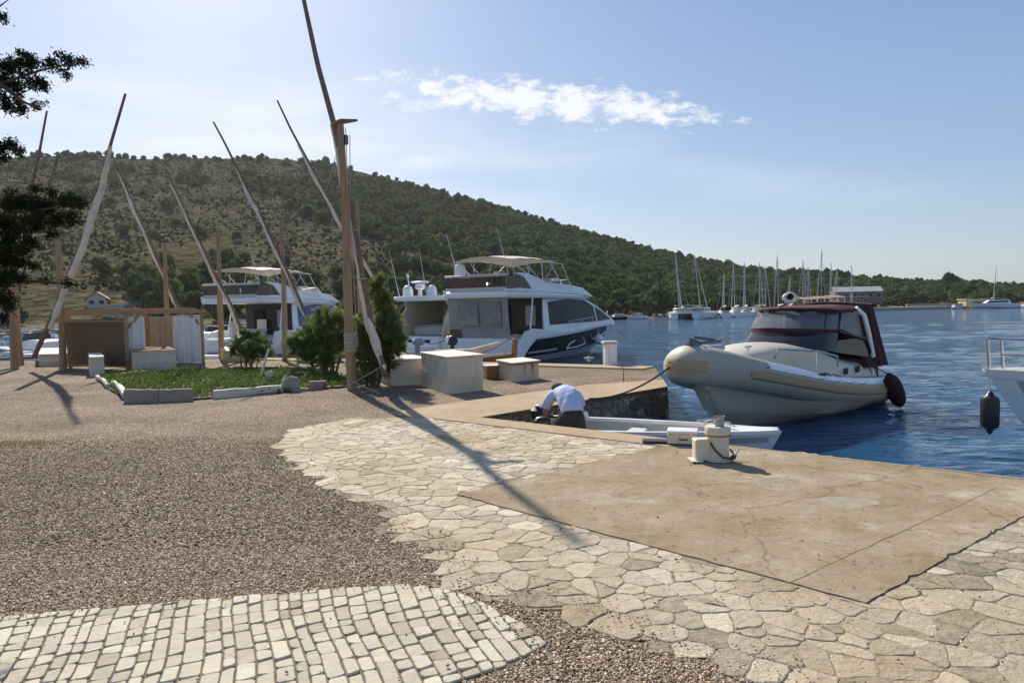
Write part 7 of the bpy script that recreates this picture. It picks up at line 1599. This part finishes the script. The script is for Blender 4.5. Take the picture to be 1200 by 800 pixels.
def sailboat(u, vtop, vbase, Y, cat_=False, rake=0.0, label='', heading=1.25, boomsail=False):
    x = (u - 600) / 800 * Y; loc = Vector((x, Y, WATER)); r = thing('catamaran' if cat_ else 'sailing_yacht', label, 'sailboat', loc, heading, 'sailboats moored along the far shore')
    Lb = 8.5 if cat_ else 7.5
    if cat_:
        for s_ in (-1, 1):
            h = Hull(Lb, 1.1, .95, 1.05, .3, .3, .9, 2.4, .2, .9); mb = MB(); h.shell(mb, 12); mb.v = [(a - Lb / 2, b_ + s_ * 1.5, c) for a, b_, c in mb.v]; mb.build('hull', MT['gel'], r, smooth=True)
        mb = MB(); mb.box((-.4, 0, .95), (5.6, 3.0, .25)); mb.box((-.6, 0, 1.35), (3.6, 2.6, .65), bev=.2); mb.build('bridge_cabin', MT['gel'], r); mb = MB(); mb.box((-.6, 0, 1.38), (3.64, 2.64, .26), bev=.1); mb.build('cabin_windows', MT['glass'], r)
        mb = MB(); mb.box((-2.7, 0, 2.0), (1.6, 2.6, .08)); mb.build('cockpit_roof', MT['canvas'], r)
    else:
        h = Hull(Lb, 2.5, .75, .95, .3, .7, .75, 2, .15, .85); mb = MB(); h.shell(mb, 14); h.deck(mb, .02); mb.v = [(a - Lb / 2, b_, c) for a, b_, c in mb.v]; mb.build('hull', MT['gel'], r, smooth=True)
        mb = MB(); mb.box((-.1, 0, 1.0), (3.2, 1.4, .36), bev=.12); mb.build('coachroof', MT['gel'], r); mb = MB(); mb.box((-2.0, 0, 1.35), (1.1, 1.7, .45), bev=.18); mb.build('sprayhood', MT['navy'] if (int(u) % 2) else MT['canvas'], r)
    mt = at(u, vtop, Y); H_ = mt.z - WATER; mb = MB(); inv = Matrix.Rotation(-heading, 3, 'Z'); top = inv @ Vector((rake, 0, H_)); bs = Vector((.3, 0, .9)); mb.tube([bs, top], [.085, .05], 6)
    for k in (.45, .72): c = bs.lerp(top, k); mb.tube([c + Vector((0, -.7, 0)), c + Vector((0, .7, 0))], .025, 4)
    mb.build('mast', MT['gel_grey'], r)
    mb = MB(); mb.tube([bs + Vector((0, 0, .8)), bs + Vector((-3.4, 0, .95))], [.14, .12], 7); mb.build('boom', MT['sail'], r)
    mb = MB()
    for e in ((Lb * .46, 0, .95), (-Lb * .46, .3, .85), (.1, 1.15, .9), (.1, -1.15, .9)): mb.tube([top, e], .012, 4)
    mb.build('rigging', MT['steel'], r); mb = MB(); mb.tube([top.lerp(Vector((Lb * .46, 0, .95)), .04), top.lerp(Vector((Lb * .46, 0, .95)), .97)], .05, 5); mb.build('furled_jib', MT['chalk'], r)
    return r
SB_ = [(800, 297, 101, True, -1.0, 'white catamaran at the left end of the far row of sailboats'), (821, 297, 103, True, -.9, 'second white catamaran from the left with a pale sail cover on its boom'), (849, 320, 107, False, 0, 'sailboat with a short mast between the catamarans and the dense row'),
       (862, 307, 112, False, -.3, 'white sailboat fourth from the left of the far row'), (874, 307, 114, False, -.2, 'white sailboat fifth from the left of the far row'), (890, 307, 117, False, 0, 'white sailboat just left of the maroon canopy front'), (897, 312, 126, False, 0, 'slightly shorter sailboat seen at the left end of the canopy top'),
       (913, 299, 122, False, -.3, 'tall-masted sailboat above the left part of the maroon canopy'), (926, 324, 140, False, 0, 'small sailboat with the shortest mast behind the canopy'), (941, 305, 130, False, 0, 'sailboat in front of the left end of the restaurant terrace'), (947, 312, 138, False, 0, 'farther sailboat close right of the one before the terrace'),
       (963, 293, 132, False, 0, 'sailboat with the tallest mast of the far row, before the terrace'), (974, 307, 142, False, 0, 'sailboat just right of the tallest far mast'), (981, 314, 146, False, 0, 'farther sailboat before the restaurant annex'), (999, 311, 144, False, -.2, 'rightmost sailboat of the row, before the restaurant')]
for (u, vt, Y, c_, rk_, lab) in SB_: sailboat(u, vt, 370, Y, c_, rk_, lab, heading=1.2 + .25 * math.sin(u))
def cruiser(u, Y, Ls, rz, label, mastv=None, dark=False):
    x = (u - 600) / 800 * Y; r = thing('motor_cruiser', label, 'motor boat', (x, Y, WATER), rz); h = Hull(Ls, Ls * .3, Ls * .11, Ls * .14, .3, Ls * .12, .9, 2, .15, .88)
    mb = MB(); h.shell(mb, 14); h.deck(mb, .02); mb.v = [(a - Ls / 2, b_, c) for a, b_, c in mb.v]; mb.build('hull', MT['navy'] if dark else MT['gel'], r, smooth=True)
    mb = MB(); k = Ls * .1; mb.loft([[(-3.2 * k, y, 1.1 * k), (2.6 * k, y, 1.1 * k), (1.4 * k, y * .85, 2.0 * k), (-2.8 * k, y * .85, 2.1 * k)] for y in (.95 * k, -.95 * k)], True, True, True); mb.build('cabin', MT['gel'], r)
    mb = MB(); mb.loft([[(-2.6 * k, y, 1.45 * k), (2.0 * k, y, 1.4 * k), (1.5 * k, y * .93, 1.8 * k), (-2.5 * k, y * .93, 1.85 * k)] for y in (.93 * k, -.93 * k)], True, True, True); mb.build('cabin_windows', MT['glass'], r)
    mb = MB(); mb.box((-.8 * k, 0, 2.5 * k), (3 * k, 1.7 * k, .12 * k)); 
    for a_ in (-2.1, .5):
        for b_ in (-.7, .7): mb.tube([(a_ * k, b_ * k, 2.0 * k), (a_ * k, b_ * k, 2.5 * k)], .05 * k, 4)
    mb.build('fly_roof', MT['canvas'] if not dark else MT['gel'], r)
    if mastv: t = at(u, mastv, Y); mb = MB(); mb.tube([(.3, 0, 1.5), (-.2, 0, t.z - WATER)], [.12, .05], 6); mb.build('mast', MT['gel_grey'], r)
    return r
cruiser(1166, 158, 9.5, 2.9, 'large white motorsailer with a tall mast at the far right shore', 311)
cruiser(1198, 162, 5, 1.6, 'small white boat cut by the right edge on the far shore')
cruiser(1122, 160, 4.2, .3, 'small white boat left of the yellow shed on the far shore')
cruiser(745, 105, 3.8, 3.0, 'small white boat at the foot of the woods left of the catamarans')
cruiser(727, 105, 3.6, .2, 'low dark boat behind the bow of the flybridge yacht', None, True)
cruiser(28, 62, 3.0, .3, 'small white boat under the left shore behind the masts')
cruiser(56, 60, 2.8, 2.8, 'small pale boat at the left shore between two masts')

# ================================================================== HAZE
m = bpy.data.materials.new('haze'); m.use_nodes = True; nt = m.node_tree; N = nt.nodes; N.clear(); out = N.new('ShaderNodeOutputMaterial'); pv = N.new('ShaderNodeVolumePrincipled')
pv.inputs['Color'].default_value = (.86, .90, .95, 1); pv.inputs['Density'].default_value = .00013; pv.inputs['Anisotropy'].default_value = .35; nt.links.new(pv.outputs[0], out.inputs['Volume'])
mb = MB(); mb.box((0, 300, 60), (2600, 1240, 140)); tag(mb.build('haze', m), kind='stuff')
